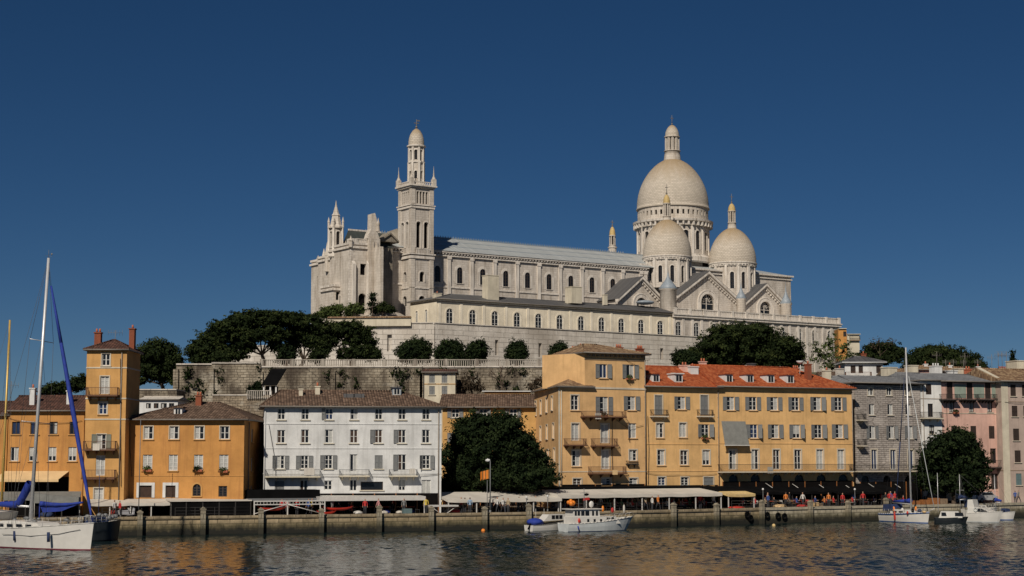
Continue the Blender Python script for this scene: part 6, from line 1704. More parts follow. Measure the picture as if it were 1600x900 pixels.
tree('evergreen_tree', 'dark rounded tree right of the broad pine with a white blossom patch below', 'tree', 264, [(1226, 543, 26, 18), (1245, 552, 14, 14), (1214, 560, 22, 14), (1238, 566, 16, 10)], (1228, 590), seed=43)
tree('pine_tree', 'thin open light-green pine in front of the end of the arcade wing', 'tree', 258, [(1290, 548, 18, 14), (1300, 530, 10, 13), (1278, 556, 12, 11), (1316, 552, 16, 13), (1302, 566, 24, 11), (1330, 560, 12, 9), (1322, 536, 7, 8), (1272, 540, 6, 8)], (1298, 590), seed=44, mat='leaf_l', gap=.35, inner=.08, clump=.5, dens=12, flat=.5, trunk=.22)
tree('evergreen_tree', 'dark scrubby tree on the skyline behind the white villa', 'tree', 275, [(1366, 547, 18, 12), (1385, 545, 18, 12), (1402, 552, 14, 12), (1350, 558, 14, 10), (1376, 560, 28, 10)], (1376, 585), seed=45, gap=.15, flat=.6)
tree('bare_tree', 'thin half-leafless tree rising behind the white villa roof', 'tree', 272, [(1374, 534, 9, 9), (1364, 538, 8, 8), (1392, 534, 7, 6)], (1374, 575), seed=46, mat='leaf_b', gap=.3, inner=.1, dens=7, trunk=.12, size=.13)
tree('umbrella_pine', 'great smooth olive-green pine crown rising behind the slab roofs', 'tree', 290, [(1440, 566, 28, 22), (1462, 562, 34, 22), (1490, 564, 34, 20), (1512, 572, 28, 16), (1532, 582, 14, 12), (1425, 572, 16, 18), (1480, 580, 48, 16), (1456, 552, 24, 12)], (1475, 600), seed=47, mat='leaf', clump=.6, flat=.8, size=.18, depth=6)
tree('broadleaf_tree', 'big round dark evergreen tree between the white and yellow houses', 'tree', 187, [(748, 672, 38, 28), (785, 672, 38, 28), (722, 690, 22, 32), (764, 700, 44, 34), (808, 700, 36, 30), (832, 722, 30, 26), (846, 744, 24, 18), (726, 735, 26, 26), (775, 740, 46, 26), (815, 745, 40, 22)], (775, 797), seed=50, mat='leaf_r', size=.14, dens=55, clump=.45, depth=3.2, dy=.9, trunk=.4, flat=.8)
tree('broadleaf_tree', 'dark leafy quay tree in front of the pink house', 'tree', 214, [(1484, 692, 30, 20), (1508, 698, 24, 20), (1458, 712, 22, 24), (1490, 722, 40, 26), (1522, 728, 24, 28), (1445, 740, 15, 24), (1470, 752, 32, 18), (1508, 755, 36, 16), (1505, 680, 16, 11)], (1490, 790), seed=51, mat='leaf_r', size=.16, dens=36, clump=.55, depth=2.8, dy=.8, trunk=.35, flat=.7, gap=.1)
tree('shade_foliage', 'tall black-green foliage added to darken the shaded gap between the white house and the round tree', 'shade_foliage', 199, [(700, 715, 14, 22), (712, 745, 22, 26), (700, 762, 16, 20), (735, 762, 26, 20), (775, 765, 34, 18), (820, 765, 34, 18), (858, 765, 22, 18)], (780, 795), seed=52, mat='leaf_r', size=.16, dens=30, depth=1.5, dy=.3, trunk=.15)  # dark foliage added to stand in for the shade in this gap
# planting in front of the church west end
tree('green_bush', 'fresh green bush under the pinnacle tower', 'bush', 300, [(514, 486, 14, 8), (528, 483, 12, 8), (502, 491, 10, 6), (518, 492, 18, 5)], (515, 498), seed=60, mat='leaf_l', trunk=.1, size=.16)
tree('green_bush', 'fresh green bush under the arched west doorway', 'bush', 299, [(552, 482, 10, 9), (562, 484, 9, 8), (545, 488, 8, 7)], (552, 498), seed=61, mat='leaf_l', trunk=.1, size=.16, gap=.15)
tree('green_bush', 'dark green bush at the foot of the shadowed chapel', 'bush', 299, [(598, 480, 12, 8), (610, 484, 8, 6), (586, 484, 8, 7)], (598, 497), seed=62, mat='leaf', trunk=.1, size=.16)
tree('small_conifer', 'small dark conifer between the two green bushes', 'tree', 298, [(582, 461, 5, 3), (583, 467, 6, 3.5), (581, 475, 6, 4)], (582, 492), seed=63, mat='leaf_r', trunk=.1, size=.14)
tree('cypress', 'pair-tipped dark cypress on the skyline above the mauve house', 'tree', 262, [(1581, 556, 2.4, 11), (1584, 560, 2, 9)], (1582, 590), seed=64, mat='leaf_r', trunk=.1, size=.14)
tree('evergreen_tree', 'dark shrub mass beside the black-roofed hut', 'shrub', 222, [(402, 604, 8, 9), (396, 612, 10, 8), (408, 614, 8, 6)], (402, 622), seed=65, mat='leaf_r', trunk=.1, depth=1.2)
# ground cover on the slopes
cov = []
rr = random.Random(77)
for i in range(230):
    px = rr.uniform(1030, 1600) if i < 170 else rr.uniform(60, 275); Y = rr.uniform(238, 300) if i < 170 else rr.uniform(226, 262)
    x = XX(px, Y, 620); cov.append(((x, Y, hill(x, Y) + .3), (rr.uniform(.9, 2.0), rr.uniform(.9, 2), rr.uniform(.5, 1.1))))
for i in range(60):
    x = rr.uniform(xL + 1, xR); Y = rr.uniform(262, 292); cov.append(((x, Y, PZ + .3), (rr.uniform(1, 2), 1.2, rr.uniform(.5, 1.2))))
me = leaf_mesh('ground_cover', cov, .26, 7, 78, M['leaf'], .6, .1, .6); o = link('ground_cover', me); tag(o, kind='stuff')

# ------------------------------------------------------------------ houses on the hill behind
V1 = Bld('white_villa', 'small white villa with dark pyramid roof on the slope above the stone house', 'house', 1323, 250, 1383, 250, z0=14)
for px, w_ in ((1333, 8), (1345, 7), (1373, 8)): V1.win(px, 577, w_, 12, sh='C', shm='shut_b', sill=None, fm='frame_dk')
ze = V1.z(567.5); V1.body(ze, 7, 'white'); rf = V1.roof(0, V1.W, 0, 7, ze + .15, V1.z(557.5, y=3.5), 'slate', 2.6, 2.6, .5, yr=3.5, em='white')
V1.chim(1349, 554, 8, 7, 4, 'brick', 1, rf)
V1.balcony(1322, 1362, 581, 589, brk=2, slabm='cream', railm='rust', dep=1.0)
V2 = Bld('orange_villa', 'orange and cream houses stacked at the right end of the church terrace', 'house', 1314, 305, 1346, 305, z0=20)
V2.win(1320, 522, 5, 8, sill=None, fm='frame_dk'); ze = V2.z(514); V2.body(ze, 4, 'orange', x1=V2.W * .4, holes=V2.holes[0]); V2.body(V2.z(523), 6, 'cream', x0=V2.W * .4 + .02, holes=[], y=-.5)
V2.balcony(1328, 1344, 525, 531, brk=2, slabm='cornice', railm='iron')
b = MB(); b.box(0, V2.W * .4, -.3, 4.2, ze, ze + .12); b.box(V2.W * .4 + .02, V2.W + .2, -.8, 6, V2.z(523), V2.z(523) + .12); b.build('roof', M['cream'], V2.root)
V3 = Bld('cream_house', 'cream gabled house end rising behind the slab roofs, left of the antennas', 'house', 1390, 238, 1436, 238, z0=14)
V3.body(V3.z(584), 6, 'pink'); V3.roof(0, V3.W, 0, 6, V3.z(584) + .1, V3.z(577, y=3), 'tile_mix', .1, .1, .3)
for (a, b_, y0_, lb, wm, rm_) in ((1440, 1470, 578, 'pinkish attic house with tiled roof behind the cream-white house', 'pink', 'tile_mix'), (1478, 1514, 580, 'low cream attic house with tiled roof behind the pink house', 'cream', 'tile_mix'), (1522, 1556, 582, 'low brown-roofed attic house left of the mauve house', 'mauve', 'tile_br'), (1286, 1312, 588, 'small attic house with brown roof behind the long red roof', 'cream', 'tile_br')):
    h_ = Bld('attic_house', lb, 'house', a, 241, b_, 241, z0=12); h_.body(h_.z(y0_), 5, wm); rf = h_.roof(0, h_.W, 0, 5, h_.z(y0_) + .1, h_.z(y0_ - 6, y=2.5), rm_, .1, .1, .3, yr=2.5)
    h_.chim(a + 6, y0_ - 8, 6, 8, 2.5, 'white', 1, rf); h_.antenna(b_ - 6, y0_ - 5, 2, 2.2, rf, seed=int(a))

iv = []
rr = random.Random(9)
for i in range(46):
    px = rr.uniform(285, 870); x = XX(px, WY - .5, 600); iv.append(((x, WY - .45, PZ - rr.uniform(.2, 5.5)), (rr.uniform(.3, .9), .25, rr.uniform(.25, .9))))
for i in range(26):
    px = rr.uniform(500, 1040); q = F2.w(0, 0) if False else CF.w(rr.uniform(-1, 58), -3.1); iv.append(((q.x, q.y, rr.uniform(PZ + .5, PZ + 5)), (rr.uniform(.4, 1.3), .5, rr.uniform(.4, 1.2))))
tag(link('wall_ivy', leaf_mesh('wall_ivy', iv, .14, 16, 80, M['leaf'], .4, .2, .7)), kind='stuff')

for o, x, z, w_, sd in BOXES: link('plant', leaf_mesh('plant', [((x, -.26, z + .22), (w_ * .5, .18, .24)), ((x - w_ * .2, -.34, z - .02), (w_ * .25, .12, .2))], .08, 60, sd, M['leaf_l' if sd % 2 else 'leaf'], .15, .3), o)
# ------------------------------------------------------------------ people
def person_mesh(pose, seed=0):
    """one continuous skinned body; clothes and skin by height on the body"""
    J = {}; E = []
    def j(n, p, r): J[n] = (p, r)
    sit = pose == 'sit'
    hz = .50 if sit else .93
    j('pelvis', (0, 0, hz), (.145, .115)); j('waist', (0, -.01, hz + .18), (.125, .095)); j('chest', (0, 0, hz + .38), (.155, .11)); j('neckb', (0, .0, hz + .53), (.075, .065)); j('neck', (0, -.01, hz + .59), (.05, .05)); j('head', (0, -.025, hz + .69), (.085, .095)); j('crown', (0, -.015, hz + .79), (.06, .07))
    E += [('pelvis', 'waist'), ('waist', 'chest'), ('chest', 'neckb'), ('neckb', 'neck'), ('neck', 'head'), ('head', 'crown')]
    for s in (-1, 1):
        n = 'L' if s < 0 else 'R'
        if sit:
            j('hip' + n, (s * .09, -.02, hz), (.095, .095)); j('knee' + n, (s * .12, -.45, hz + .02), (.06, .06)); j('ank' + n, (s * .12, -.42, .10), (.042, .042)); j('toe' + n, (s * .13, -.56, .045), (.035, .03))
            j('sho' + n, (s * .19, 0, hz + .46), (.058, .055)); j('elb' + n, (s * .25, -.08, hz + .20), (.042, .042)); j('wri' + n, (s * .17, -.33, hz + .26), (.028, .028)); j('han' + n, (s * .14, -.42, hz + .27), (.035, .022))
        else:
            st = .0 if pose == 'stand' else .20 * s
            j('hip' + n, (s * .09, 0, hz - .06), (.095, .095)); j('knee' + n, (s * .095, -st * .8 - .01, .50), (.06, .062)); j('ank' + n, (s * .095, -st * 1.3 + .03, .10), (.04, .042)); j('toe' + n, (s * .11, -st * 1.3 - .12, .04), (.036, .028))
            a = -s * .16 if pose == 'walk' else .02
            j('sho' + n, (s * .19, 0, hz + .46), (.058, .055)); j('elb' + n, (s * .25, -a * .6 + .02, hz + .17), (.042, .042)); j('wri' + n, (s * .25, -a * 1.5 - .05, hz - .07), (.028, .028)); j('han' + n, (s * .245, -a * 1.7 - .08, hz - .16), (.034, .022))
        E += [('pelvis', 'hip' + n), ('hip' + n, 'knee' + n), ('knee' + n, 'ank' + n), ('ank' + n, 'toe' + n), ('chest', 'sho' + n), ('sho' + n, 'elb' + n), ('elb' + n, 'wri' + n), ('wri' + n, 'han' + n)]
    names = list(J); me = bpy.data.meshes.new('p'); me.from_pydata([J[n][0] for n in names], [(names.index(a), names.index(b)) for a, b in E], [])
    o = bpy.data.objects.new('p', me); SC.collection.objects.link(o)
    o.modifiers.new('s', 'SKIN'); sm = o.modifiers.new('u', 'SUBSURF'); sm.levels = 1
    for i, n in enumerate(names): me.skin_vertices[0].data[i].radius = J[n][1]; me.skin_vertices[0].data[i].use_root = n == 'pelvis'
    bpy.context.view_layer.update()
    dg = bpy.context.evaluated_depsgraph_get(); m2 = bpy.data.meshes.new_from_object(o.evaluated_get(dg))
    bpy.data.objects.remove(o); m2.name = 'person'
    m2.materials.clear()
    for k in ('skin', 'shirt', 'trous', 'hair'): m2.materials.append(M[k])
    for p in m2.polygons:
        c = p.center; p.use_smooth = True
        arm = abs(c.x) > .2 and c.z > hz - .3
        if c.z > hz + .60: p.material_index = 3 if (c.y > .02 or c.z > hz + .77) else 0
        elif c.z > hz + .54: p.material_index = 0
        elif sit and c.y < -.2 and c.z > hz + .1: p.material_index = 0
        elif not sit and abs(c.x) > .215 and c.z < hz + .05: p.material_index = 0
        elif c.z > hz + .02 and not (sit and c.y < -.15): p.material_index = 1
        else: p.material_index = 2
    return m2
PM = {k: person_mesh(k) for k in ('stand', 'walk', 'sit')}
CLO = {'white': (.62, .6, .57), 'red': (.5, .03, .03), 'blue': (.04, .09, .3), 'black': (.015, .015, .018), 'grey': (.2, .2, .2), 'beige': (.42, .33, .22), 'orange': (.65, .2, .04), 'green': (.05, .16, .07), 'yellow': (.6, .45, .08), 'pink': (.55, .25, .25), 'light blue': (.25, .36, .5)}
NP_ = {}
def person(pose, colour, x, y, z, rz, where):
    o = link('person', PM[pose], None, (x, y, z), rz); o.color = (*CLO[colour], 1)
    o.scale = [random.uniform(.95, 1.04)] * 3
    verb = {'stand': 'standing', 'walk': 'walking', 'sit': 'seated'}[pose]
    k = (verb, colour, where); NP_.setdefault(k, []).append(o)
    return o
def label_people():
    for (verb, colour, where), L in NP_.items():
        L.sort(key=lambda o: o.location.x / o.location.y)
        for i, o in enumerate(L):
            if len(L) == 1: s = 'person in %s top %s %s' % (colour, verb, where)
            else: s = '%s person from left in %s top %s %s' % (ords[i], colour, verb, where)
            tag(o, s, 'person', 'people on the quay')
# ------------------------------------------------------------------ things along the quay
def qx(px):
    x = 0.0
    for _ in range(30):
        y = quay_y(x); x = P(px, 800, y).x
    return x
class QF(Fr):
    """frame along the quay edge between two picture columns: x along the edge, y inland"""
    def __init__(s, px0, px1):
        a, b = qx(px0), qx(px1); ya, yb = quay_y(a), quay_y(b)
        s.L = math.hypot(b - a, yb - ya); super().__init__(a, ya, math.atan2(yb - ya, b - a), 0)
def zrow(F, px, py, y): return F.on_y(px, py, y)[1]
def canopy(name, label, px0, px1, pyb, pyf, y1, y0, mat, val=.28, posts=4, scal=True, frame='steel', th=.05, sag=.06, cat='awning', pcol=None):
    F = QF(px0, px1); t = thing(name, label, cat, tuple(F.w(0, 0, GZ)), F.a)
    pm = (px0 + px1) / 2; zb, zf = zrow(F, pm, pyb, y1) - GZ, zrow(F, pm, pyf, y0) - GZ
    mb = MB(); n = max(6, int(F.L / .8)); L = F.L
    for i in range(n):
        a, b = L * i / n, L * (i + 1) / n
        sa = -sag * abs(math.sin(math.pi * i / n * max(1, posts))); sb = -sag * abs(math.sin(math.pi * (i + 1) / n * max(1, posts)))
        ym = (y0 + y1) / 2; zm = (zb + zf) / 2
        mb.poly([(a, y0, zf + sa), (b, y0, zf + sb), (b, ym, zm + sb * 1.6), (a, ym, zm + sa * 1.6)]); mb.poly([(a, ym, zm + sa * 1.6), (b, ym, zm + sb * 1.6), (b, y1, zb), (a, y1, zb)])
        v = val * (.85 + .15 * math.sin(i * 1.7))
        mb.poly([(a, y0, zf + sa - val), (b, y0, zf + sb - val), (b, y0, zf + sb), (a, y0, zf + sa)])
    mb.poly([(0, y0, zf - val), (0, y0, zf), (0, y1, zb), (0, y1, zb - .2)]); mb.poly([(L, y0, zf - val), (L, y0, zf), (L, y1, zb), (L, y1, zb - .2)])
    mb.build('canvas', M[mat], t)
    b = MB()
    b.box(0, L, y0 + .02, y0 + .1, zf - .12, zf - .04)
    b.box(0, L, y1 - .1, y1 - .02, zb - .14, zb - .05); b.build('frame', M[frame], t)
    for i in range(posts + 1):
        x = L * i / max(1, posts); x = min(max(x, .1), L - .1)
        p = MB(); p.box(x - .05, x + .05, y0 + .11, y0 + .21, .0, zf - .12); p.build('post', M[pcol or frame], t)
    return t, F, zf, zb
def shopfront_shade(B_, a, b, z1, y=-.06, mat='dark', lab=None):  # near-black panel: shade on the ground floor painted as colour
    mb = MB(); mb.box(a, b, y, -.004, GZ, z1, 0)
    n = max(2, int((b - a) / 2.2)); o = mb.build('shopfront_shade', M[mat], B_.root)
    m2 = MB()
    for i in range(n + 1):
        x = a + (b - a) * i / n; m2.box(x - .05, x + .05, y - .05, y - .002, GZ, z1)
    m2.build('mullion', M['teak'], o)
for B_, z in ((E, 5.5), (A, 3.6), (C_, 3.3), (D, 3.9), (F_, 4.6), (G1, 4.4), (G2, 4.8), (H, 4.6)): shopfront_shade(B_, .3, B_.W - .3, z)

canopy('boat_shelter', 'grey canvas shelter behind the big white sailing boat', -20, 124, 768, 777, 6.5, 1.5, 'fab_g', .3, 5, frame='iron', cat='shelter')
canopy('awning', 'off-white awning in front of the tower house and orange house, far left', 142, 274, 779.5, 786, 6.5, 3.2, 'fab_w', .25, 4)
t, F, zf, zb = canopy('terrace_roof', 'dark-fronted shelter with pale roof edge below the broad orange house', 271, 401, 777, 781.5, 7.0, 2.6, 'fab_w', .12, 5, frame='iron', sag=0)
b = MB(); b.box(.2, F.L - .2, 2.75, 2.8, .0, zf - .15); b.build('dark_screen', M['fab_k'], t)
# black parapet terrace and steel frame with red canoes
F = QF(398, 510); t = thing('steel_shelter', 'white steel frame shelter with diagonal braces under a black roof terrace', 'shelter', tuple(F.w(0, 0, GZ)), F.a)
z0_, z1_, z2_ = [zrow(F, 454, q, 3.0) - GZ for q in (781, 778, 765.5)]
b = MB(); b.box(-.1, F.L, 3.0, 8, z1_, z2_); b.build('terrace_parapet', M['fab_k'], t)
b = MB(); b.box(-.1, F.L, 2.7, 8.1, z1_ - .25, z1_ - .02); b.build('roof_edge', M['steel_d'], t)
b = MB(); b.box(0, F.L, .55, .65, z0_ - .45, z0_ - .35); b.box(0, F.L, .55, .65, z0_ - .12, z0_)
n = 22
for i in range(n): x = F.L * i / n; b.box(x, x + .04, .57, .63, z0_ - .35, z0_ - .12)
b.build('truss', M['steel'], t)
for x in (.05, F.L * .47, F.L - .05): b = MB(); b.box(x - .06, x + .06, .54, .66, 0, z0_); b.build('post', M['steel'], t)
for s in (-1, 1):
    b = MB(); b.tube((F.L * .47, .52, z0_ - .4), (F.L * .47 + s * F.L * .46, .52, .25), .045, n=5); b.build('brace', M['steel'], t)
def canoe(name, label, F, x, y, z, L=3.6, mat='redgrp', ang=0, tilt=0, cat='canoe'):
    p = F.w(x, y, GZ + z); t = thing(name, label, cat, tuple(p), F.a + ang); mb = MB(); n = 14
    R_ = []
    for i in range(n + 1):
        u = -1 + 2 * i / n; w_ = .36 * (1 - abs(u) ** 2.4); zz = .18 * abs(u) ** 3
        R_.append([(u * L / 2, w_ * math.sin(a) , zz - (.30 * (1 - abs(u) ** 3)) * math.cos(a)) for a in [math.pi * (k / 6 - .5) for k in range(7)]])
    for i in range(n):
        for k in range(6): mb.poly([R_[i][k], R_[i + 1][k], R_[i + 1][k + 1], R_[i][k + 1]], 0, True)
    for i in range(n): mb.poly([R_[i][0], R_[i][6], R_[i + 1][6], R_[i + 1][0]], 1)
    mb.build('hull', [M[mat], M['redgrp']], t)
    b = MB(); b.lathe(0, 0, [(.2, .02), (.24, .07), (.2, .09)], 10); b.build('cockpit_rim', M['fab_k'], t)
    return t
canoe('canoe', 'upper red canoe hung under the steel shelter roof', F, 2.0, .9, z0_ - .75, 3.2)
b = 0
# white tent with roof terrace
t, F, zf, zb = canopy('tent', 'white flat-fronted tent before the white house, with blue back wall', 504, 671, 772.5, 776, 6.5, 1.4, 'steel', .42, 1, frame='steel', sag=0, cat='tent')
b = MB(); b.box(F.L * .5, F.L, 5.0, 5.05, 0, zb - .3); b.build('blue_wall', M['fab_db'], t)
TT = (F, zb)
canoe('rowing_boat', 'red rowing boat lying on the quay under the white tent', F, 1.9, 1.2, .75, 3.4, cat='boat')
canoe('canoe', 'lower red canoe leaning beside the left tent post', F, .6, .8, .35, 2.2)
F = QF(674, 716); t = thing('work_platform', 'small white trestle platform with splayed legs on the quay edge', 'platform', tuple(F.w(0, 0, GZ)), F.a)
z0_ = zrow(F, 695, 790, .8) - GZ
b = MB(); b.box(-.1, F.L + .1, .2, 2.0, z0_ - .1, z0_ + .06); b.build('top', M['steel'], t)
for s in (0, 1):
    for yy in (.4, 1.8): b = MB(); x0_ = .1 + s * (F.L - .2); b.tube((x0_, yy, z0_ - .1), (F.L / 2 + (s - .5) * .5, yy, 0), .04, n=5); b.build('leg', M['steel'], t)
W5 = canopy('awning', 'long white awning in front of the big round tree', 706, 885, 768, 779.5, 6.5, 1.2, 'fab_w', .3, 4)
W6 = canopy('awning', 'long white awning in front of the yellow corner house', 886, 1144, 763.5, 771.5, 6.2, 1.8, 'fab_w', .35, 6)
F = QF(806, 1150); t = thing('lean_to_roof', 'flat black lean-to roof along the foot of the yellow corner house', 'roof', tuple(F.w(0, 0, GZ)), F.a)
zq_ = zrow(F, 980, 761, 7) - GZ; zq2 = zrow(F, 980, 756.5, 12) - GZ
b = MB(); b.extr([(0, 6.6, zq_), (0, 12.0, zq2), (0, 12.0, zq2 - .12), (0, 6.6, zq_ - .35)], (F.L, 0, 0)); b.build('roof', M['fab_k'], t)
for i in range(9): b = MB(); x = F.L * (i + .5) / 9; b.box(x - .05, x + .05, 6.7, 6.8, 0, zq_ - .2); b.build('post', M['iron'], t)
canopy('yellow_awning', 'small pale yellow awning left of the black awning', 1153, 1195, 767, 771.5, 3.4, 1.6, 'fab_y', .3, 1)
W8 = canopy('black_awning', 'long black awning along the foot of the wide yellow house', 1146, 1336, 750, 768, 12.0, 4.0, 'fab_k', .3, 6, frame='iron')
W9 = canopy('black_awning', 'black awning in front of the grey stone house', 1337, 1441, 750, 767.5, 10.0, 3.2, 'fab_k', .3, 3, frame='iron')
for i in range(7):     # pale support arms above the black awnings
    px = 1190 + i * 40
    F = QF(1146, 1441); x, z = F.on_y(px, 751, 9.5); x2, z2 = F.on_y(px + 17, 762, 6)
    o = MB(); o.tube((x, 9.5, z), (x2, 6.0, z2), .035, n=5); q = tag(o.build('awning_stay', M['steel'], None, tuple(F.O), F.a), 'pale slanting awning stay, %s from the left above the black awnings' % ords[i], 'stay', 'pale stays above the black awnings')

# ---- roof terrace above the tent: plants, pots, chairs
def pot(px, py, F, y, r, h, mat, label, plant=True, seed=0, leafm='leaf', ps=.5, cat='planter'):
    x, z = F.on_y(px, py, y); p = F.w(x, y, z); t = thing('planter', label, cat, tuple(p)); b = MB(); b.lathe(0, 0, [(.01, 0), (r * .7, 0), (r, h), (r * .85, h), (.01, h - .05)], 14); b.build('pot', M[mat], t)
    if plant: link('plant', leaf_mesh('plant', [((0, 0, h + ps * .7), (ps, ps, ps * .8)), ((ps * .4, 0, h + ps * 1.2), (ps * .5, ps * .5, ps * .5))], .1, 35, seed, M[leafm], .2, .3), t)
Ft, ztb = TT
pot(643.5, 772, Ft, 6.2, .42, .95, 'fab_b', 'big blue pot with reddish plant on the tent roof terrace', True, 3, 'leaf_b', .5)
pot(527, 771, Ft, 6.3, .25, .3, 'potclay', 'clay pot with green plant left on the tent roof terrace', True, 4, 'leaf_l', .35)
pot(417, 765, QF(398, 510), 7.5, .25, .3, 'potclay', 'clay pot with sprawling plant on the black parapet', True, 5, 'leaf_l', .4)
pot(493, 765, QF(398, 510), 7.5, .3, .3, 'potclay', 'low bushy green planter at the right end of the black parapet', True, 6, 'leaf', .45)
pot(558, 772, Ft, 6.3, .22, .35, 'fab_y', 'yellow-green pot in the middle of the tent roof terrace', True, 7, 'leaf_l', .2)
pot(660, 772, Ft, 6.3, .3, .3, 'potclay', 'leafy planter right of the big blue pot', True, 8, 'leaf', .45)
b = MB(); a_, c_ = Ft.on_y(585, 772, 6)[0], Ft.on_y(668, 772, 6)[0]
for i in range(16): x = a_ + (c_ - a_) * i / 15; b.box(x - .02, x + .02, 5.9, 5.94, ztb + GZ, ztb + GZ + .7)
b.box(a_, c_, 5.88, 5.96, ztb + GZ + .68, ztb + GZ + .73); tag(b.build('terrace_railing', M['wood'], None, tuple(Ft.O), Ft.a), 'thin brown railing along the tent roof terrace', 'railing')
b = MB(); x, z = QF(398, 510).on_y(516, 776, 7); b.box(x - .9, x + .9, 6.2, 7.4, z - .6, z + .7); tag(b.build('air_unit', [M['fab_g']], None, tuple(QF(398, 510).O), QF(398, 510).a), 'grey cabinet between the black parapet and the tent terrace', 'cabinet')

# ---- tables, chairs, people
TC = {}
def tbl_meshes():
    b = MB(); b.lathe(0, 0, [(.01, .72), (.4, .72), (.4, .75), (.01, .75)], 14); TC['top'] = b.mesh('table_top', M['paint_o'])
    b = MB(); b.tube((0, 0, .03), (0, 0, .72), .03, n=6); b.lathe(0, 0, [(.01, 0), (.24, 0), (.2, .03), (.01, .04)], 10); TC['tleg'] = b.mesh('leg', M['iron'])
    b = MB(); b.box(-.21, .21, -.21, .21, .43, .46); TC['seat'] = b.mesh('seat', M['paint_o'])
    b = MB()
    for x in (-.2, .2): b.extr([(x - .015, .19, .46), (x + .015, .19, .46), (x + .015, .26, .88), (x - .015, .26, .88)], (0, .03, 0))
    b.extr([(-.21, .225, .64), (.21, .225, .64), (.21, .262, .86), (-.21, .262, .86)], (0, .02, 0)); TC['back'] = b.mesh('backrest', M['paint_o'])
    for k, (x, y) in enumerate(((-.19, -.19), (.19, -.19), (-.19, .19), (.19, .19))):
        b = MB(); b.box(x - .015, x + .015, y - .015, y + .015, 0, .43); TC['l%d' % k] = b.mesh('leg', M['iron'])
tbl_meshes()
def table(p, label, col):
    t = thing('cafe_table', label, 'table', tuple(p), 0, 'cafe tables on the quay')
    for n_, k in (('table_top', 'top'), ('leg', 'tleg')): o = link(n_, TC[k], t); o.color = (*col, 1)
def chair(p, rz, label, col):
    t = thing('cafe_chair', label, 'chair', tuple(p), rz, 'cafe chairs on the quay')
    for n_, k in (('seat', 'seat'), ('backrest', 'back'), ('leg', 'l0'), ('leg', 'l1'), ('leg', 'l2'), ('leg', 'l3')): o = link(n_, TC[k], t); o.color = (*col, 1)
rr = random.Random(12)
cols = list(CLO)
ZN = [(520, 665, 'under the white tent', 1.6, 4.5, 7, ['white', 'blue', 'red', 'black', 'grey']),
      (712, 880, 'under the awning by the round tree', 1.6, 5.5, 12, ['white', 'light blue', 'beige', 'black', 'pink', 'red']),
      (892, 1140, 'under the awning by the corner house', 2.0, 5.5, 17, ['black', 'white', 'orange', 'beige', 'grey', 'green', 'red', 'pink']),
      (1200, 1330, 'under the long black awning', 2.0, 6.0, 10, ['red', 'white', 'black', 'blue', 'beige', 'orange']),
      (1345, 1440, 'before the grey stone house', 2.0, 5.0, 7, ['red', 'black', 'blue', 'white'])]
tn = 0; cn = 0
for (p0, p1, wh, y0, y1, nt_, cl) in ZN:
    F = QF(p0, p1)
    for i in range(nt_):
        x = F.L * (i + .5) / nt_ + rr.uniform(-.2, .2); y = y0 + .9 + (y1 - y0 - 1.4) * rr.random(); p = F.w(x, y, GZ)
        o_ = ords[i]
        table(p, '%s cafe table from the left %s' % (o_, wh), rr.choice([(.5, .5, .48), (.3, .2, .12), (.55, .1, .05)]))
        for k, a in enumerate((R(80) + rr.uniform(-.4, .4), R(-90) + rr.uniform(-.4, .4))):
            c = p + F.ex * (math.sin(a) * .75) + F.ey * (-math.cos(a) * .75 * .4)
            chair(c, F.a + a + math.pi * 0 + (0), '%s chair of the %s cafe table %s' % (('right', 'left')[k], o_, wh), rr.choice([(.04, .04, .045), (.3, .16, .08), (.5, .48, .45), (.35, .05, .04)]))
            if rr.random() < .75: person('sit', rr.choice(cl), c.x, c.y, GZ - .03, F.a + a, wh)
    for i in range(int(nt_ * .9)):
        x = F.L * rr.random(); y = rr.uniform(y0 - .9, y1); p = F.w(x, y, GZ); person(rr.choice(['stand', 'walk']), rr.choice(cl), p.x, p.y, GZ + .01, rr.uniform(0, 6.28), wh)
for (px, y, c, ps, wh) in ((462, 1.0, 'red', 'stand', 'beside the shelter centre post'), (437, 1.6, 'red', 'walk', 'under the steel shelter'), (444, 1.9, 'pink', 'stand', 'under the steel shelter'), (485, 1.2, 'yellow', 'stand', 'under the steel shelter'), (478, 2.0, 'blue', 'walk', 'under the steel shelter'), (569, 1.0, 'red', 'stand', 'at the tent front'), (590, .9, 'pink', 'walk', 'at the tent front'), (665, .8, 'yellow', 'stand', 'at the right tent post'), (175, 1.0, 'white', 'walk', 'near the dark boat'), (182, 1.4, 'red', 'stand', 'near the dark boat'), (1020, .8, 'white', 'stand', 'behind the cafe screen'), (1030, 1.2, 'orange', 'walk', 'behind the cafe screen'), (734, .7, 'light blue', 'stand', 'beside the flagpole'), (777, .8, 'white', 'walk', 'right of the flagpole'), (786, .8, 'white', 'walk', 'right of the flagpole'), (794, 1.0, 'beige', 'stand', 'right of the flagpole'), (1393, 1.0, 'red', 'stand', 'behind the right sailing boat'), (1598, 1.6, 'grey', 'walk', 'at the right edge of the quay'), (1592, 1.4, 'blue', 'stand', 'at the right edge of the quay')):
    x = qx(px); p = Vector((x, quay_y(x) + y, 0)); person(ps, c, p.x, p.y, GZ + .01, rr.uniform(0, 6.28), wh)
label_people()

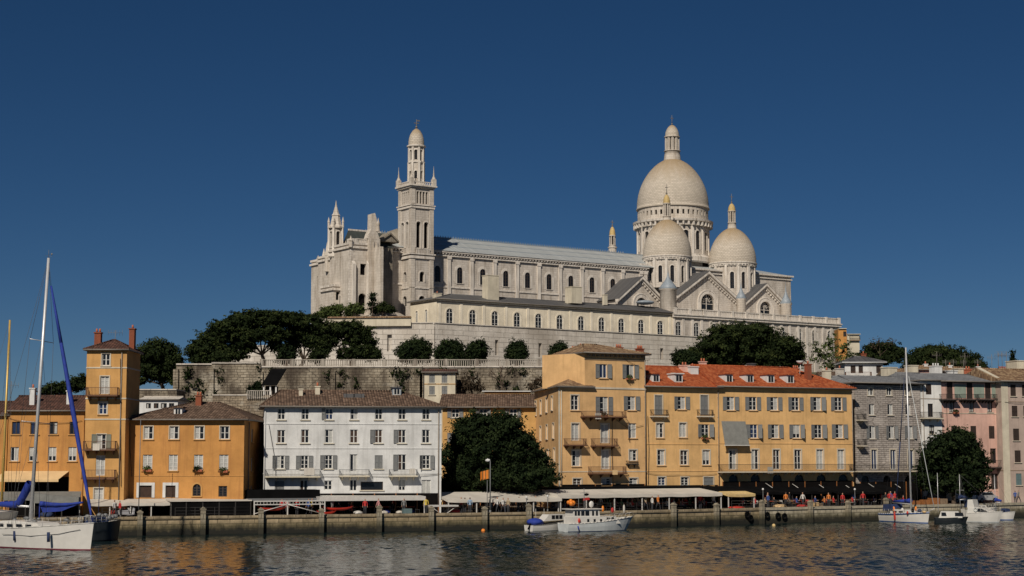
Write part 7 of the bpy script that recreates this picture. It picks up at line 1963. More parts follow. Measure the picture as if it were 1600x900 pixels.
# ---- flagpole, lamp poles
def pole(px, pyt, y, r, label, cat='pole', mat='steel_d', name='pole', extra=None):
    x = qx(px); F = Fr(x, quay_y(x), quay_ang(x)); z = F.on_y(px, pyt, y)[1]
    t = thing(name, label, cat, (x - math.sin(F.a) * y, quay_y(x) + math.cos(F.a) * y, GZ)); h = z - GZ
    b = MB(); b.tube((0, 0, 0), (0, 0, h), r, r * .6, 8); b.tube((0, 0, 0), (0, 0, .35), r * 2, r * 1.6, 8); b.build('shaft', M[mat], t)
    return t, h
t, h = pole(768.5, 720, .5, .07, 'tall grey flagpole with orange flag in front of the round tree', 'flagpole', name='flagpole')
b = MB(); n = 6
for i in range(n):
    a, c = -.1 - .95 * i / n, -.1 - .95 * (i + 1) / n; f = lambda q: .12 * math.sin(q * 7)
    b.poly([(a, f(a), h - .9 - .25 * abs(a)), (c, f(c), h - .9 - .3 * abs(c)), (c, f(c), h - 1.85 - .3 * abs(c)), (a, f(a), h - 1.9)], 0 if i % 2 else 1, True)
b.build('flag', [M['orgp'], plain('brown_flag_cloth', (.30, .13, .03), .9)], t)
b = MB(); b.blob((-.25, 0, h + .05), (.28, .12, .16), 3, 10, 6); b.tube((-.1, 0, h - .1), (-.3, 0, h + .25), .03, n=5); b.build('gull_weathervane', M['white'], t)
pole(764.8, 745, .7, .045, 'shorter thin pole just left of the flagpole', 'pole')
t, h = pole(218, 655, .7, .05, 'thin tall pole in front of the broad orange house', 'pole')
t, h = pole(154, 742, .8, .05, 'thin blue-grey pole below the tower house door', 'pole', 'fab_db')
for i, px in enumerate((829, 863, 1203, 1347)):
    t, h = pole(px, (779, 777, 766, 766)[i], 1.2, .045, 'small quay lamp post, %s' % ('left of the small motor boat', 'behind the small motor boat', 'at the left end of the long black awning', 'at the right end of the long black awning')[i], 'lamp', 'steel_d', 'lamp_post')
    b = MB(); b.blob((0, 0, h + .12), (.13, .13, .15), 1, 10, 6, amp=0); b.build('globe', M['white'], t)
# railing along the right quay and the left corner
def railing(px0, px1, y, label, h=.95):
    F = QF(px0, px1); t = thing('railing', label, 'railing', tuple(F.w(0, 0, GZ)), F.a); b = MB(); n = int(F.L / 1.6)
    for z in (h, h * .66, h * .33): b.tube((0, y, z), (F.L, y, z), .02, n=4)
    b.build('rail', M['iron'], t)
    b = MB()
    for i in range(n + 1): x = F.L * i / n; b.box(x - .025, x + .025, y - .025, y + .025, 0, h)
    b.build('posts', M['iron'], t)
railing(1148, 1372, .55, 'dark iron railing on the pale quay below the black awning'); railing(160, 222, .5, 'thin railing beside the dark moored boat'); railing(275, 398, .6, 'dark railing before the black-screened shelter'); railing(895, 1040, .6, 'cafe railing behind the motor yacht')
# mooring buoys, tyres, bollards, goods
def buoy(px, py, r, mat, label):
    p = onz(px, py, 0.0); t = thing('buoy', label, 'buoy', (p.x, p.y, 0)); b = MB(); b.blob((0, 0, r * .35), (r, r, r), 1, 14, 10, amp=0); b.build('float', M[mat], t); b = MB(); b.lathe(0, 0, [(r * .25, r * 1.3), (r * .12, r * 1.5), (.01, r * 1.55)], 8); b.build('ring', M['iron'], t)
buoy(755, 830.5, .22, 'orgp', 'orange mooring buoy floating below the quay post'); buoy(1209, 822, .2, 'fab_y', 'yellow buoy against the dark quay wall')
def tyre(px, z, label):
    x = qx(px); a = quay_ang(x); t = thing('tyre_fender', label, 'tyre', (x + math.sin(a) * .2, quay_y(x) - math.cos(a) * .2, z), a, 'tyre fenders on the quay wall')
    b = MB(); N = 14
    for i in range(N):
        u, v = 2 * math.pi * i / N, 2 * math.pi * (i + 1) / N; b.tube((.3 * math.cos(u), 0, .3 * math.sin(u)), (.3 * math.cos(v), 0, .3 * math.sin(v)), .11, n=6, cap=False)
    b.build('tyre', M['fab_k'], t); b = MB(); b.tube((0, 0, .3), (0, .1, GZ - z), .02, n=4); b.build('rope', M['rope'], t)
for px, z, l in ((1166, 1.1, 'tyre fender under the red covered dinghy'), (1171, .7, 'lower tyre fender under the red covered dinghy'), (1197, 1.0, 'tyre fender left of the yellow buoy'), (1214, .9, 'tyre fender right of the yellow buoy'), (1224, .8, 'tyre fender at the start of the pale quay')): tyre(px, z, l)
def bundle(px0, px1, pyt, y, mat, label, name, cat, h0=0):
    F = QF(px0, px1); z = zrow(F, (px0 + px1) / 2, pyt, y) - GZ; t = thing(name, label, cat, tuple(F.w(F.L / 2, y, GZ)), F.a); b = MB()
    z = min(z, .95, F.L * .42); b.blob((0, 0, z * .45), (F.L / 2, .6, z * .55), int(px0), 18, 8, amp=.13); b.build('cover', M[mat], t); b = MB(); b.box(-F.L * .42, F.L * .42, -.4, .4, 0, .12); b.build('keel_block', M['wood'], t)
bundle(1149, 1172, 790.5, 1.0, 'redgrp', 'dinghy under a bright red cover on the quay', 'covered_dinghy', 'dinghy')
bundle(1222, 1241, 788, 1.4, 'fab_c', 'salmon-coloured bundle of nets behind the railing', 'net_pile', 'nets'); bundle(1258, 1272, 788, 1.4, 'fab_r', 'small red covered heap near the quay railing', 'covered_heap', 'heap')
for (a_, b_, pyt, y, m_, lb, nm, ct) in ((560, 574, 786, 2.0, 'hullw', 'white inflatable dinghy under the white tent', 'dinghy', 'dinghy'), (598, 612, 789, 1.6, 'fab_w', 'white folded sail bundle left of the blue tent wall', 'sail_bundle', 'bundle'), (606, 622, 785, 3.0, 'fab_b', 'blue covered bundle under the white tent', 'covered_heap', 'heap'), (628, 640, 787, 2.4, 'fab_w', 'small white covered bundle before the blue tent wall', 'covered_heap', 'heap'), (646, 662, 786, 3.4, 'fab_b', 'larger blue covered bundle at the right tent post', 'covered_heap', 'heap'), (712, 726, 790, 1.6, 'fab_r', 'dark red heap of cushions right of the work platform', 'cushion_heap', 'cushions'), (180, 192, 792, 2.4, 'fab_r', 'red-covered heap at the foot of the tower house', 'covered_heap', 'heap'), (60, 84, 792, 2.5, 'fab_db', 'dark blue heap of covers behind the big sailing boat', 'covered_heap', 'heap'), (1400, 1416, 790, 2.4, 'fab_db', 'dark blue heap of covers behind the right sailing boat', 'covered_heap', 'heap'), (1510, 1530, 786, 2.6, 'fab_db', 'long dark blue cover on the quay under the leafy tree', 'covered_heap', 'heap')): bundle(a_, b_, pyt, y, m_, lb, nm, ct)
def crate(px, y, w_, h_, mat, label, name='crate', cat='crate', z=0):
    x = qx(px); a = quay_ang(x); t = thing(name, label, cat, (x - math.sin(a) * y, quay_y(x) + math.cos(a) * y, GZ + z), a + rr.uniform(-.15, .15))
    b = MB(); b.box(-w_ / 2, w_ / 2, -w_ * .35, w_ * .35, .05, .09)
    for k in range(4): zz = .1 + (h_ - .1) * k / 4; b.box(-w_ / 2, w_ / 2, -w_ * .35 - .02, -w_ * .35, zz, zz + h_ / 5); b.box(-w_ / 2, w_ / 2, w_ * .35, w_ * .35 + .02, zz, zz + h_ / 5); b.box(-w_ / 2 - .02, -w_ / 2, -w_ * .35, w_ * .35, zz, zz + h_ / 5); b.box(w_ / 2, w_ / 2 + .02, -w_ * .35, w_ * .35, zz, zz + h_ / 5)
    b.build('slats', M[mat], t); b = MB()
    for sx in (-1, 1):
        for sy in (-1, 1): b.box(sx * (w_ / 2 - .06) - .03, sx * (w_ / 2 - .06) + .03, sy * (w_ * .35 - .06) - .03, sy * (w_ * .35 - .06) + .03, 0, h_)
    b.build('corner_post', M['wood'], t)
for px, y, w_, h_, mt, l in ((1283, 1.2, .9, .6, 'fab_c', 'ochre slatted crate beside the fifth pale quay post'), (1292, 1.3, .7, .45, 'wood', 'low wooden crate right of the ochre crate'), (640, 1.0, .9, .6, 'shut_blue', 'blue-green crate under the tent near its right post'), (1456, 1.3, 1.0, .7, 'teak', 'brown crate behind the dark-hulled boat'), (1470, 1.3, 1.2, .9, 'teak', 'larger brown crate behind the dark-hulled boat'), (1484, 1.4, 1.1, .8, 'wood', 'weathered crate left of the white cabin cruiser'), (1440, 1.2, 1.0, .6, 'teak', 'low brown crate behind the right sailing boat bow')): crate(px, y, w_, h_, mt, l)
# ---- parked vehicles at the right edge
def car(px, y, col, label, van=False, name='parked_car', cat='car', hd=0):
    x = qx(px); a = quay_ang(x); t = thing(name, label, cat, (x - math.sin(a) * y, quay_y(x) + math.cos(a) * y, GZ + .01), a + hd, 'cars parked on the right quay')
    L, W_, H_ = (4.6, 1.85, 1.95) if van else (4.1, 1.7, 1.42)
    pr = [(-L / 2, .35), (-L / 2, .8), (-L / 2 + .15, .95), (-L * .36, 1.0), (-L * .26, H_), (L * .2, H_), (L * .33, .98), (L / 2 - .1, .82), (L / 2, .6), (L / 2, .35)] if not van else [(-L / 2, .35), (-L / 2, H_ - .1), (-L / 2 + .1, H_), (L * .22, H_), (L * .36, 1.1), (L / 2 - .05, .95), (L / 2, .6), (L / 2, .35)]
    b = MB(); b.extr([(p[0], -W_ / 2, p[1]) for p in pr], (0, W_, 0)); o = b.build('body', M['paint_o'], t); o.color = (*col, 1)
    b = MB()
    if van: b.extr([(-L * .1, -W_ / 2 - .01, 1.1), (L * .3, -W_ / 2 - .01, 1.1), (L * .2, -W_ / 2 - .01, H_ - .2), (-L * .1, -W_ / 2 - .01, H_ - .2)], (0, W_ + .02, 0))
    else: b.extr([(-L * .31, -W_ / 2 - .01, 1.02), (L * .29, -W_ / 2 - .01, 1.02), (L * .18, -W_ / 2 - .01, H_ - .1), (-L * .24, -W_ / 2 - .01, H_ - .1)], (0, W_ + .02, 0))
    b.build('side_window', M['glass'], t)
    for sx in (-L * .31, L * .31):
        for sy in (-1, 1):
            b = MB(); b.tube((sx, sy * (W_ / 2 - .18), .32), (sx, sy * (W_ / 2 + .02), .32), .32, n=14, m=0); b.tube((sx, sy * (W_ / 2 + .021), .32), (sx, sy * (W_ / 2 + .03), .32), .18, n=12, m=1); b.build('wheel', [M['fab_k'], M['steel_d']], t)
    for sy in (-1, 1): b = MB(); b.box(L / 2 - .02, L / 2 + .015, sy * W_ * .36 - .14, sy * W_ * .36 + .14, .62, .76); b.build('headlight', M['white'], t)
car(1552, 5.5, (.55, .55, .53), 'white van parked behind the cabin cruiser masts', True); car(1570, 5.8, (.5, .5, .5), 'pale grey car parked right of the white van'); car(1590, 5.5, (.45, .45, .46), 'silver car parked at the right end of the quay'); car(1531, 6.5, (.05, .05, .06), 'dark car parked under the leafy quay tree')
# scooters left side
for i, (px, c) in enumerate(((196, (.5, .5, .5)), (204, (.45, .45, .47)), (188, (.4, .05, .04)))):
    x = qx(px); a = quay_ang(x); t = thing('parked_scooter', ('silver scooter', 'white scooter', 'red scooter')[i] + ' parked at the foot of the tower house', 'scooter', (x - math.sin(a) * 1.6, quay_y(x) + math.cos(a) * 1.6, GZ), a + .3, 'scooters parked at the left')
    for sx in (-.6, .6): b = MB(); b.tube((sx, -.05, .22), (sx, .05, .22), .22, n=12); b.build('wheel', M['fab_k'], t)
    b = MB(); b.extr([(-.75, -.14, .3), (-.8, -.14, .7), (-.1, -.14, .75), (0, -.14, .35), (.4, -.14, .33), (.5, -.14, .95), (.62, -.14, .9), (.55, -.14, .25), (-.1, -.14, .22)], (0, .28, 0)); o = b.build('body', M['paint_o'], t); o.color = (*c, 1)
    b = MB(); b.box(-.7, -.1, -.12, .12, .76, .84); b.build('saddle', M['fab_k'], t); b = MB(); b.tube((.5, -.3, 1.0), (.5, .3, 1.0), .02, n=5); b.tube((.55, 0, .9), (.5, 0, 1.0), .03, n=5); b.build('handlebar', M['iron'], t)
# ------------------------------------------------------------------ boats
def hull(t, L, B, fb, fs, dr=.5, tr=.75, rake=.5, mats=('hullw', 'bootb', 'deck'), rail=None, name='hull', stripe=.12, tumble=1.0, fine=.8):
    """stern at x=0, bow at x=L, water at z=0"""
    n = 18; rows = []
    for i in range(n + 1):
        u = i / n
        hb = B / 2 * (tr + (1 - tr) * math.sin(math.pi / 2 * min(u / .5, 1))) if u < .5 else B / 2 * max(0.0, math.cos((u - .5) / .5 * math.pi / 2)) ** fine
        zt = fs + (fb - fs) * u ** 1.9; r_ = []
        for (f, q) in ((-1, .0), (-.35, .55), (0, .82), (stripe, .86), (.5, .95), (1, 1.0)):
            z = dr * f if f < 0 else (stripe if f == stripe else (stripe + (zt - stripe) * (f if f > stripe else 0))) if f > 0 else 0
            zz = z; xx = u * L + rake * max(0, zz) / max(.1, fb) * u ** 5 - (0.25 * rake * (1 - max(0, zz) / max(.1, fs)) * 0)
            r_.append((xx, hb * q, zz))
        rows.append(r_)
    mb = MB()
    for i in range(n):
        for k in range(5):
            m = 1 if k == 2 else 0
            for s in (-1, 1):
                a, b, c, d = rows[i][k], rows[i + 1][k], rows[i + 1][k + 1], rows[i][k + 1]
                q = [(a[0], s * a[1], a[2]), (b[0], s * b[1], b[2]), (c[0], s * c[1], c[2]), (d[0], s * d[1], d[2])]
                mb.poly(q if s < 0 else q[::-1], m, True)
        a, b = rows[i][5], rows[i + 1][5]
        mb.poly([(a[0], -a[1], a[2] - .06), (b[0], -b[1], b[2] - .06), (b[0], b[1], b[2] - .06), (a[0], a[1], a[2] - .06)], 2)
    r0 = rows[0]; mb.poly([(p[0], -p[1], p[2]) for p in r0] + [(p[0], p[1], p[2]) for p in reversed(r0)], 0)
    o = mb.build(name, [M[m] for m in mats], t)
    g = MB()
    for s in (-1, 1):
        g.path([(r[5][0], s * r[5][1], r[5][2]) for r in rows], .045 if L > 7 else .03, 5)
    g.build('gunwale', M[rail or mats[0]], t)
    return rows
def boat(name, label, cat, px_s, py_s, px_b, py_b):
    """stern and bow on the waterline, in the picture"""
    a, b = onz(px_s, py_s, 0), onz(px_b, py_b, 0); ang = math.atan2(b.y - a.y, b.x - a.x)
    t = thing(name, label, cat, (a.x, a.y, 0), ang); F = Fr(a.x, a.y, ang); return t, F, math.hypot(b.x - a.x, b.y - a.y)
def lifelines(t, rows, i0, i1, h=.6, mat='steel'):
    b = MB()
    for s in (-1, 1):
        P_ = [(r[5][0], s * r[5][1] * .96, r[5][2]) for r in rows[i0:i1 + 1]]
        b = MB()
        for p in P_[::2]: b.tube(p, (p[0], p[1], p[2] + h), .015, n=4)
        for f in (.5, 1): b.path([(p[0], p[1], p[2] + h * f) for p in P_], .009, 3)
        b.build('lifeline', M['steel'], t)
def cyl_pts(F, px, py, y): x, z = F.on_y(px, py, y); return Vector((x, y, z))

# big white sailing boat, left
t, F, L0 = boat('sailing_boat', 'large white sailing boat with tall silver mast and blue furled headsail, far left', 'boat', -42, 851.5, 141, 860.5)
rows = hull(t, L0, 3.9, 2.3, 1.55, .6, .72, .35, ('hullw', 'boot', 'deck'), stripe=.13, fine=.7)
lifelines(t, rows, 1, 17, .65)
y0 = -0.0
mb_ = cyl_pts(F, 47.5, 800, 0); mt = cyl_pts(F, 76, 403, 0)
b = MB(); b.tube((mb_.x, 0, 1.4), mt, .17, .12, 10); b.build('mast', M['mast'], t)
b = MB(); b.tube(mt, mt + Vector((0, 0, .7)), .02, n=4); b.tube(mt + Vector((-.45, 0, .25)), mt + Vector((.45, 0, .1)), .015, n=4); b.blob(mt + Vector((.4, 0, .3)), (.12, .04, .1), 2, 8, 5); b.build('wind_instruments', M['steel_d'], t)
f0 = cyl_pts(F, 80, 447, 0); f1 = Vector((L0 + .15, 0, 2.45)); fm = f0.lerp(f1, .55)
b = MB(); b.tube(f0, f0.lerp(f1, .25), .08, .15, 8); b.tube(f0.lerp(f1, .25), fm, .15, .21, 8, cap=False); b.tube(fm, f0.lerp(f1, .93), .21, .12, 8, cap=False); b.tube(f0.lerp(f1, .93), f1, .12, .05, 8); b.build('furled_headsail', M['fab_b'], t)
s1 = cyl_pts(F, 65, 533, 0)
b = MB(); b.tube(s1 + Vector((-.2, -1.1, .15)), s1 + Vector((.2, 1.1, -.1)), .035, n=5); s2 = cyl_pts(F, 56, 660, 0); b.tube(s2 + Vector((-.15, -1.4, .1)), s2 + Vector((.15, 1.4, -.1)), .035, n=5); b.build('spreaders', M['mast'], t)
b = MB()
for s in (-1, 1):
    b.path([mt - Vector((0, 0, .2)), s1 + Vector((s * .2, s * 1.1, 0)), s2 + Vector((s * .15, s * 1.4, 0)), (mb_.x - .2, s * 1.8, 1.6)], .016, 4); b.path([s1, s2 + Vector((0, s * 1.3, 0)), (mb_.x + .3, s * 1.8, 1.6)], .012, 4); b.tube(s2, (mb_.x - .8, s * 1.8, 1.6), .012, n=4)
b.tube(mt, (.2, 0, 1.7), .014, n=4); b.tube(mt, f0, .014, n=4); b.build('rigging', M['rope'], t)
bz = 3.5; b = MB(); b.tube((mb_.x - .1, 0, bz), (mb_.x - 5.2, 0, bz + .1), .1, n=8); b.build('boom', M['mast'], t)
b = MB(); n = 10
for i in range(n):
    u0, u1 = i / n, (i + 1) / n; r0_, r1_ = .24 * (1 - u0) ** .5 + .12, .24 * (1 - u1) ** .5 + .12; hh = lambda u: bz + .15 + 1.9 * max(0, (1 - u * 3.0)) ** 1.2
    b.tube((mb_.x - .15 - 4.8 * u0, 0, hh(u0)), (mb_.x - .15 - 4.8 * u1, 0, hh(u1)), r0_, r1_, 9, cap=False)
b.build('sail_cover', M['fab_b'], t)
b = MB(); b.extr([(mb_.x - 3.4, -1.2, 1.5), (mb_.x + 2.8, -1.0, 1.75), (mb_.x + 2.2, -1.0, 2.15), (mb_.x - 1.0, -1.1, 2.35), (mb_.x - 3.4, -1.2, 2.25)], (0, 2.2, 0)); o = b.build('cabin', M['hullw'], t)
for i in range(4): b = MB(); xw_ = mb_.x - 2.8 + i * 1.25; b.box(xw_, xw_ + .75, -1.235, -1.21, 1.8, 2.05); b.build('window', M['glass'], o)
b = MB(); b.extr([(mb_.x - 3.6, -1.3, 2.3), (mb_.x - 3.3, -1.3, 3.0), (mb_.x - 5.5, -1.3, 3.1), (mb_.x - 5.7, -1.3, 2.9)], (0, 2.6, 0)); b.build('spray_hood', M['fab_w'], t)
b = MB()
for s in (-1, 1): b.path([(L0 - .9, s * .55, 2.0), (L0 - .9, s * .55, 2.75), (L0 + .1, s * .12, 2.9), (L0 + .25, 0, 2.9)], .02, 5)
b.tube((L0 + .1, -.12, 2.4), (L0 + .1, -.12, 2.9), .02, n=5); b.build('pulpit', M['steel'], t)
for i, x in enumerate((L0 - 3.2, L0 - 7.5)): b = MB(); b.tube((x, -1.75 + i * -.1, .7), (x, -1.78 - i * .1, 1.5), .13, n=8); b.build('fender', M['fab_db'], t)
b = MB(); b.path([(L0 - .6, -.62, 1.75), (L0 - 2.6, -1.25, 1.35), (L0 - 5.5, -1.78, 1.12), (L0 - 9, -2.0, 1.2)], .02, 5); b.build('mooring_rope', M['rope'], t)
rr = random.Random(4)
b = MB()
for i in range(10): x = mb_.x - 3 + rr.random() * 7.5; b.blob((x, rr.uniform(-1, 1), rr.uniform(1.8, 2.6)), (rr.uniform(.12, .4), .2, rr.uniform(.08, .22)), i, 8, 5)
b.build('deck_gear', M['steel_d'], t)

# second boats of the left corner
def yacht(name, label, pts, mast, gold=False, cover='fab_b', hm='hullw', bt='bootb', fb=1.2, fs=.9, B_=2.8, h=2.0, cab='hullw', mastr=.09, group=None, boom=True, mastm=None, hood=None):
    t, F, L = boat(name, label, 'boat', *pts); rows = hull(t, L, B_, fb, fs, .4, .72, .3, (hm, bt, 'deck')); 
    if L > 4: lifelines(t, rows, 1, 17, .5)
    if cab:
        b = MB(); b.extr([(L * .25, -B_ * .3, fs - .1), (L * .68, -B_ * .22, fs + (fb - fs) * .4), (L * .6, -B_ * .22, fs + .5), (L * .27, -B_ * .3, fs + .55)], (0, B_ * .56, 0)); o = b.build('cabin', M[cab], t)
        for i in range(2): b = MB(); b.box(L * (.32 + .14 * i), L * (.32 + .14 * i) + L * .09, -B_ * .3 - .03, -B_ * .3 - .005, fs + .18, fs + .36); b.build('window', M['glass'], o)
    if mast:
        m0, m1 = cyl_pts(F, mast[0], mast[1], 0), cyl_pts(F, mast[2], mast[3], 0); m0.z = fs
        b = MB(); b.tube(m0, m1, mastr, mastr * .7, 8); b.build('mast', M[mastm or ('mastg' if gold else 'mast')], t)
        H_ = m1.z - m0.z; sp_ = m0.lerp(m1, .55)
        b = MB(); b.tube(sp_ + Vector((0, -.8, 0)), sp_ + Vector((0, .8, 0)), .025, n=4); b.build('spreaders', M['mast'], t)
        b = MB()
        for s in (-1, 1): b.path([m1, sp_ + Vector((0, s * .8, 0)), (m0.x, s * B_ * .45, fs)], .012, 4)
        b.tube(m1, (L, 0, fb), .012, n=4); b.tube(m1, (0, 0, fs), .012, n=4); b.build('rigging', M['rope'], t)
        if boom:
            b = MB(); b.tube(m0 + Vector((0, 0, 1.2)), (max(.2, m0.x - L * .42), 0, fs + 1.3), .06, n=6); b.build('boom', M['mast'], t)
            b = MB(); e = Vector((max(.3, m0.x - L * .4), 0, fs + 1.45)); s_ = m0 + Vector((-.05, 0, 1.6)); b.tube(s_, s_.lerp(e, .3), .28, .2, 8); b.tube(s_.lerp(e, .3), e, .2, .12, 8); b.build('sail_cover', M[cover], t)
    if hood: b = MB(); b.extr([(L * .1, -B_ * .35, fs + .3), (L * .12, -B_ * .35, fs + 1.1), (L * .3, -B_ * .35, fs + 1.15), (L * .34, -B_ * .35, fs + .5)], (0, B_ * .7, 0)); b.build('spray_hood', M[hood], t)
    return t, F, L, rows
t, F, L, rows = yacht('sailing_boat', 'sailing boat with golden mast and red sail cover, cut by the left edge', (-80, 846, 18, 847), (2, 790, 15.5, 500), True, 'fab_r', 'hullw', 'boot', 1.5, 1.2, 3.0, mastr=.13)
t, F, L, rows = yacht('sailing_boat', 'moored boat with long blue sail cover behind the big white bow', (36, 847, 126, 846.5), None, cover='fab_b', hm='hullg', fb=1.5, fs=1.3, B_=3.0, cab='hullw')
b = MB(); a_, c_ = cyl_pts(F, 62, 787, 0), cyl_pts(F, 130, 785, 0)
for k in range(8): u, v = a_.lerp(c_, k / 8), a_.lerp(c_, (k + 1) / 8); sg = Vector((0, 0, -.16)); f_ = lambda q: sg * math.sin(math.pi * q / 8); b.tube(u + f_(k), v + f_(k + 1), .24 - .02 * k + .03 * (k % 2), .22 - .02 * k + .03 * ((k + 1) % 2), 8, cap=k in (0, 7))
b.extr([a_ + Vector((0, -.02, -.1)), c_ + Vector((0, -.02, 0)), a_.lerp(c_, .5) + Vector((0, -.02, -.75)), a_ + Vector((.3, -.02, -.8))], (0, .04, 0))
b.tube((a_.x, 0, 1.3), (a_.x, 0, a_.z), .05, n=5); b.build('sail_cover', M['fab_b'], t)
b = MB(); a_, c_ = cyl_pts(F, 52, 771, .4), cyl_pts(F, 123, 777, .4); b.extr([a_, c_, c_ + Vector((0, 0, -.5)), a_ + Vector((0, 0, -.9))], (0, 1.6, 0)); b.build('deck_tarpaulin', M['fab_g'], t)
b = MB(); b.tube((a_.x, 1.2, 1.3), (a_.x, 1.2, a_.z), .03, n=4); b.tube((c_.x, 1.2, 1.3), (c_.x, 1.2, c_.z), .03, n=4); b.build('tarpaulin_pole', M['steel'], t)
t, F, L, rows = yacht('dark_hulled_boat', 'dark grey hulled boat with blue cover moored at the quay corner', (120, 846, 184, 843.5), None, hm='hullk', bt='hullk', fb=1.9, fs=1.7, B_=3.0, cab='fab_db')
b = MB(); 
for i in range(12): b.blob((L * .2 + i * L * .06, rr.uniform(-.8, .8), 2.0 + rr.random() * .5), (.25, .25, .2), i, 8, 5)
b.build('deck_gear', M['steel_d'], t)

# white motor yacht in the middle
t, F, L = boat('motor_yacht', 'white wooden motor yacht with wheelhouse and orange floats, moored mid-quay', 'boat', 880, 831, 978, 828.6)
rows = hull(t, L, 2.7, 1.45, .85, .4, .85, .9, ('hullg', 'bootb', 'deck'), 'hullw', stripe=.07)
hx = lambda px, py, y=-.9: F.on_y(px, py, y)
def hbox(pxa, pxb, pyt, pyb, y, nm, mat, par=None, slope=.0):
    xa, z1 = F.on_y(pxa, pyt, y); xb, z0 = F.on_y(pxb, pyb, y); b = MB(); b.extr([(xa, y, z0), (xb, y, z0), (xb - slope, y, z1), (xa, y, z1)], (0, -2 * y, 0)); return b.build(nm, M[mat], par or t), xa, xb, z0, z1
o, *_ = hbox(896, 970, 808, 818, -1.0, 'cabin', 'hullw', slope=.6)
for px in (919, 929, 939): b = MB(); xa, z1 = hx(px - 1.6, 811, -1.0); xb, z0 = hx(px + 1.6, 815.5, -1.0); b.box(xa, xb, -1.03, -1.003, z0, z1); b.build('window', M['glass'], o)
for px in (950, 957): b = MB(); xa, z1 = hx(px - 2.2, 807, -1.0); xb, z0 = hx(px + 2.2, 810, -1.0); b.box(xa, xb, -1.03, -1.003, z0 - .05, z1 - .1); b.build('window', M['glass'], o)
o, xa, xb, z0, z1 = hbox(896, 938, 796.5, 808.5, -.85, 'wheelhouse', 'hullw', slope=.15)
for pa, pb in ((898, 901), (902.5, 906), (908, 913), (914.5, 920.5), (925, 928), (931, 934)): b = MB(); x0_, q1 = hx(pa, 798.5, -.85); x1_, q0 = hx(pb, 805.5, -.85); b.box(x0_, x1_, -.88, -.853, q0, q1); b.build('window', M['glass'], o)
b = MB(); b.box(xa - .35, xb + .2, -1.0, 1.0, z1 + .002, z1 + .09); b.build('roof', M['hullw'], t)
b = MB(); m = cyl_pts(F, 913, 796, 0); m2 = cyl_pts(F, 912.5, 763, 0); b.tube(m, m2, .05, .03, 6); b.tube(m2 + Vector((-.5, 0, -.5)), m2 + Vector((.55, 0, -.4)), .025, n=4); b.tube(cyl_pts(F, 904, 796, 0), cyl_pts(F, 904, 778, 0), .03, n=5); b.build('mast', M['steel_d'], t)
b = MB(); b.blob(m2 + Vector((.3, 0, -.65)), (.28, .18, .14), 4, 10, 6); b.build('radar', M['fab_k'], t)
b = MB(); b.extr([m2 + Vector((-.1, 0, -1.3)), m2 + Vector((.7, 0, -1.2)), m2 + Vector((.65, 0, -.95)), m2 + Vector((-.1, 0, -1.0))], (0, .02, 0)); b.build('flag', M['fab_r'], t)
b = MB()
for i, (dx, dz, r) in enumerate(((0, 0, .26), (.3, .05, .24), (-.22, .1, .2), (.12, .25, .2), (.45, -.08, .17))): q = cyl_pts(F, 892.5, 786.5, -.2); b.blob((q.x + dx, q.y + .1 * i, q.z + dz), (r, r, r), i, 10, 7, amp=.03)
b.build('orange_floats', M['orgp'], t)
for px, py, rx, rz_, nm, mt_ in ((942, 795, .15, .34, 'life_jacket', 'orgp'), (905, 813.5, .16, .26, 'lifebuoy', 'redgrp'), (957, 797, .2, .28, 'folded_cloth', 'fab_r'), (924, 788, .3, .35, 'horn', 'hullw'), (975, 795, .13, .45, 'vent_cowl', 'fab_w')):
    q = cyl_pts(F, px, py, -1.12 if nm == 'lifebuoy' else -.3); b = MB(); b.blob(q, (rx, .12, rz_), 2, 10, 7, amp=.05); b.build(nm, M[mt_], t)
b = MB(); q = cyl_pts(F, 903, 822, -1.3); b.tube(q, q + Vector((.15, 0, -.5)), .07, n=6); b.build('fender', M['fab_b'], t)
b = MB()
for i in range(10, 19):
    r = rows[i][5]
    for s in (-1, 1): b.tube((r[0], s * r[1] * .95, r[2]), (r[0], s * r[1] * .95, r[2] + .45), .015, n=4)
    if i < 18:
        r2 = rows[i + 1][5]
        for s in (-1, 1): b.tube((r[0], s * r[1] * .95, r[2] + .45), (r2[0], s * r2[1] * .95, r2[2] + .45), .018, n=4)
b.build('bow_rail', M['steel'], t)
b = MB(); b.path([(L + .8, 0, 1.4), (L + 2.2, 1.0, 1.85)], .025, 4); b.build('mooring_rope', M['rope'], t)
# small motor boat with blue cover
t, F, L = boat('motor_boat', 'small pale motor boat with bright blue stern cover, left of the motor yacht', 'boat', 826, 830, 882, 828.2)
rows = hull(t, L, 1.9, 1.05, .62, .3, .85, .6, ('hullw', 'hullg', 'deck'), 'fab_g', stripe=.06)
b = MB(); q = cyl_pts(F, 838, 816, -.2); b.blob((q.x, 0, q.z), (.95, .85, .42), 5, 14, 8, amp=.08); b.build('cover', M['fab_b'], t)
xa, z1 = F.on_y(858, 804, -.6); xb, z0 = F.on_y(886, 812, -.6); b = MB(); b.extr([(xa - .7, -.6, z0 - .1), (xb, -.6, z0), (xb - .1, -.6, z1), (xa, -.6, z1)], (0, 1.2, 0)); o = b.build('cabin', M['hullw'], t)
for i in range(3): b = MB(); b.box(xa + .35 + i * .5, xa + .75 + i * .5, -.63, -.603, z0 + .12, z1 - .08); b.build('window', M['glass'], o)
b = MB(); b.tube((.1, -.25, .8), (-.25, -.25, .2), .1, n=6); b.build('outboard_motor', M['fab_k'], t)
b = MB()
for px in (838, 851): q = cyl_pts(F, px, 812, .6); b.tube((q.x, .7, .7), (q.x, .7, .7 + 1.6), .02, n=4)
b.build('mooring_pole', M['steel'], t)

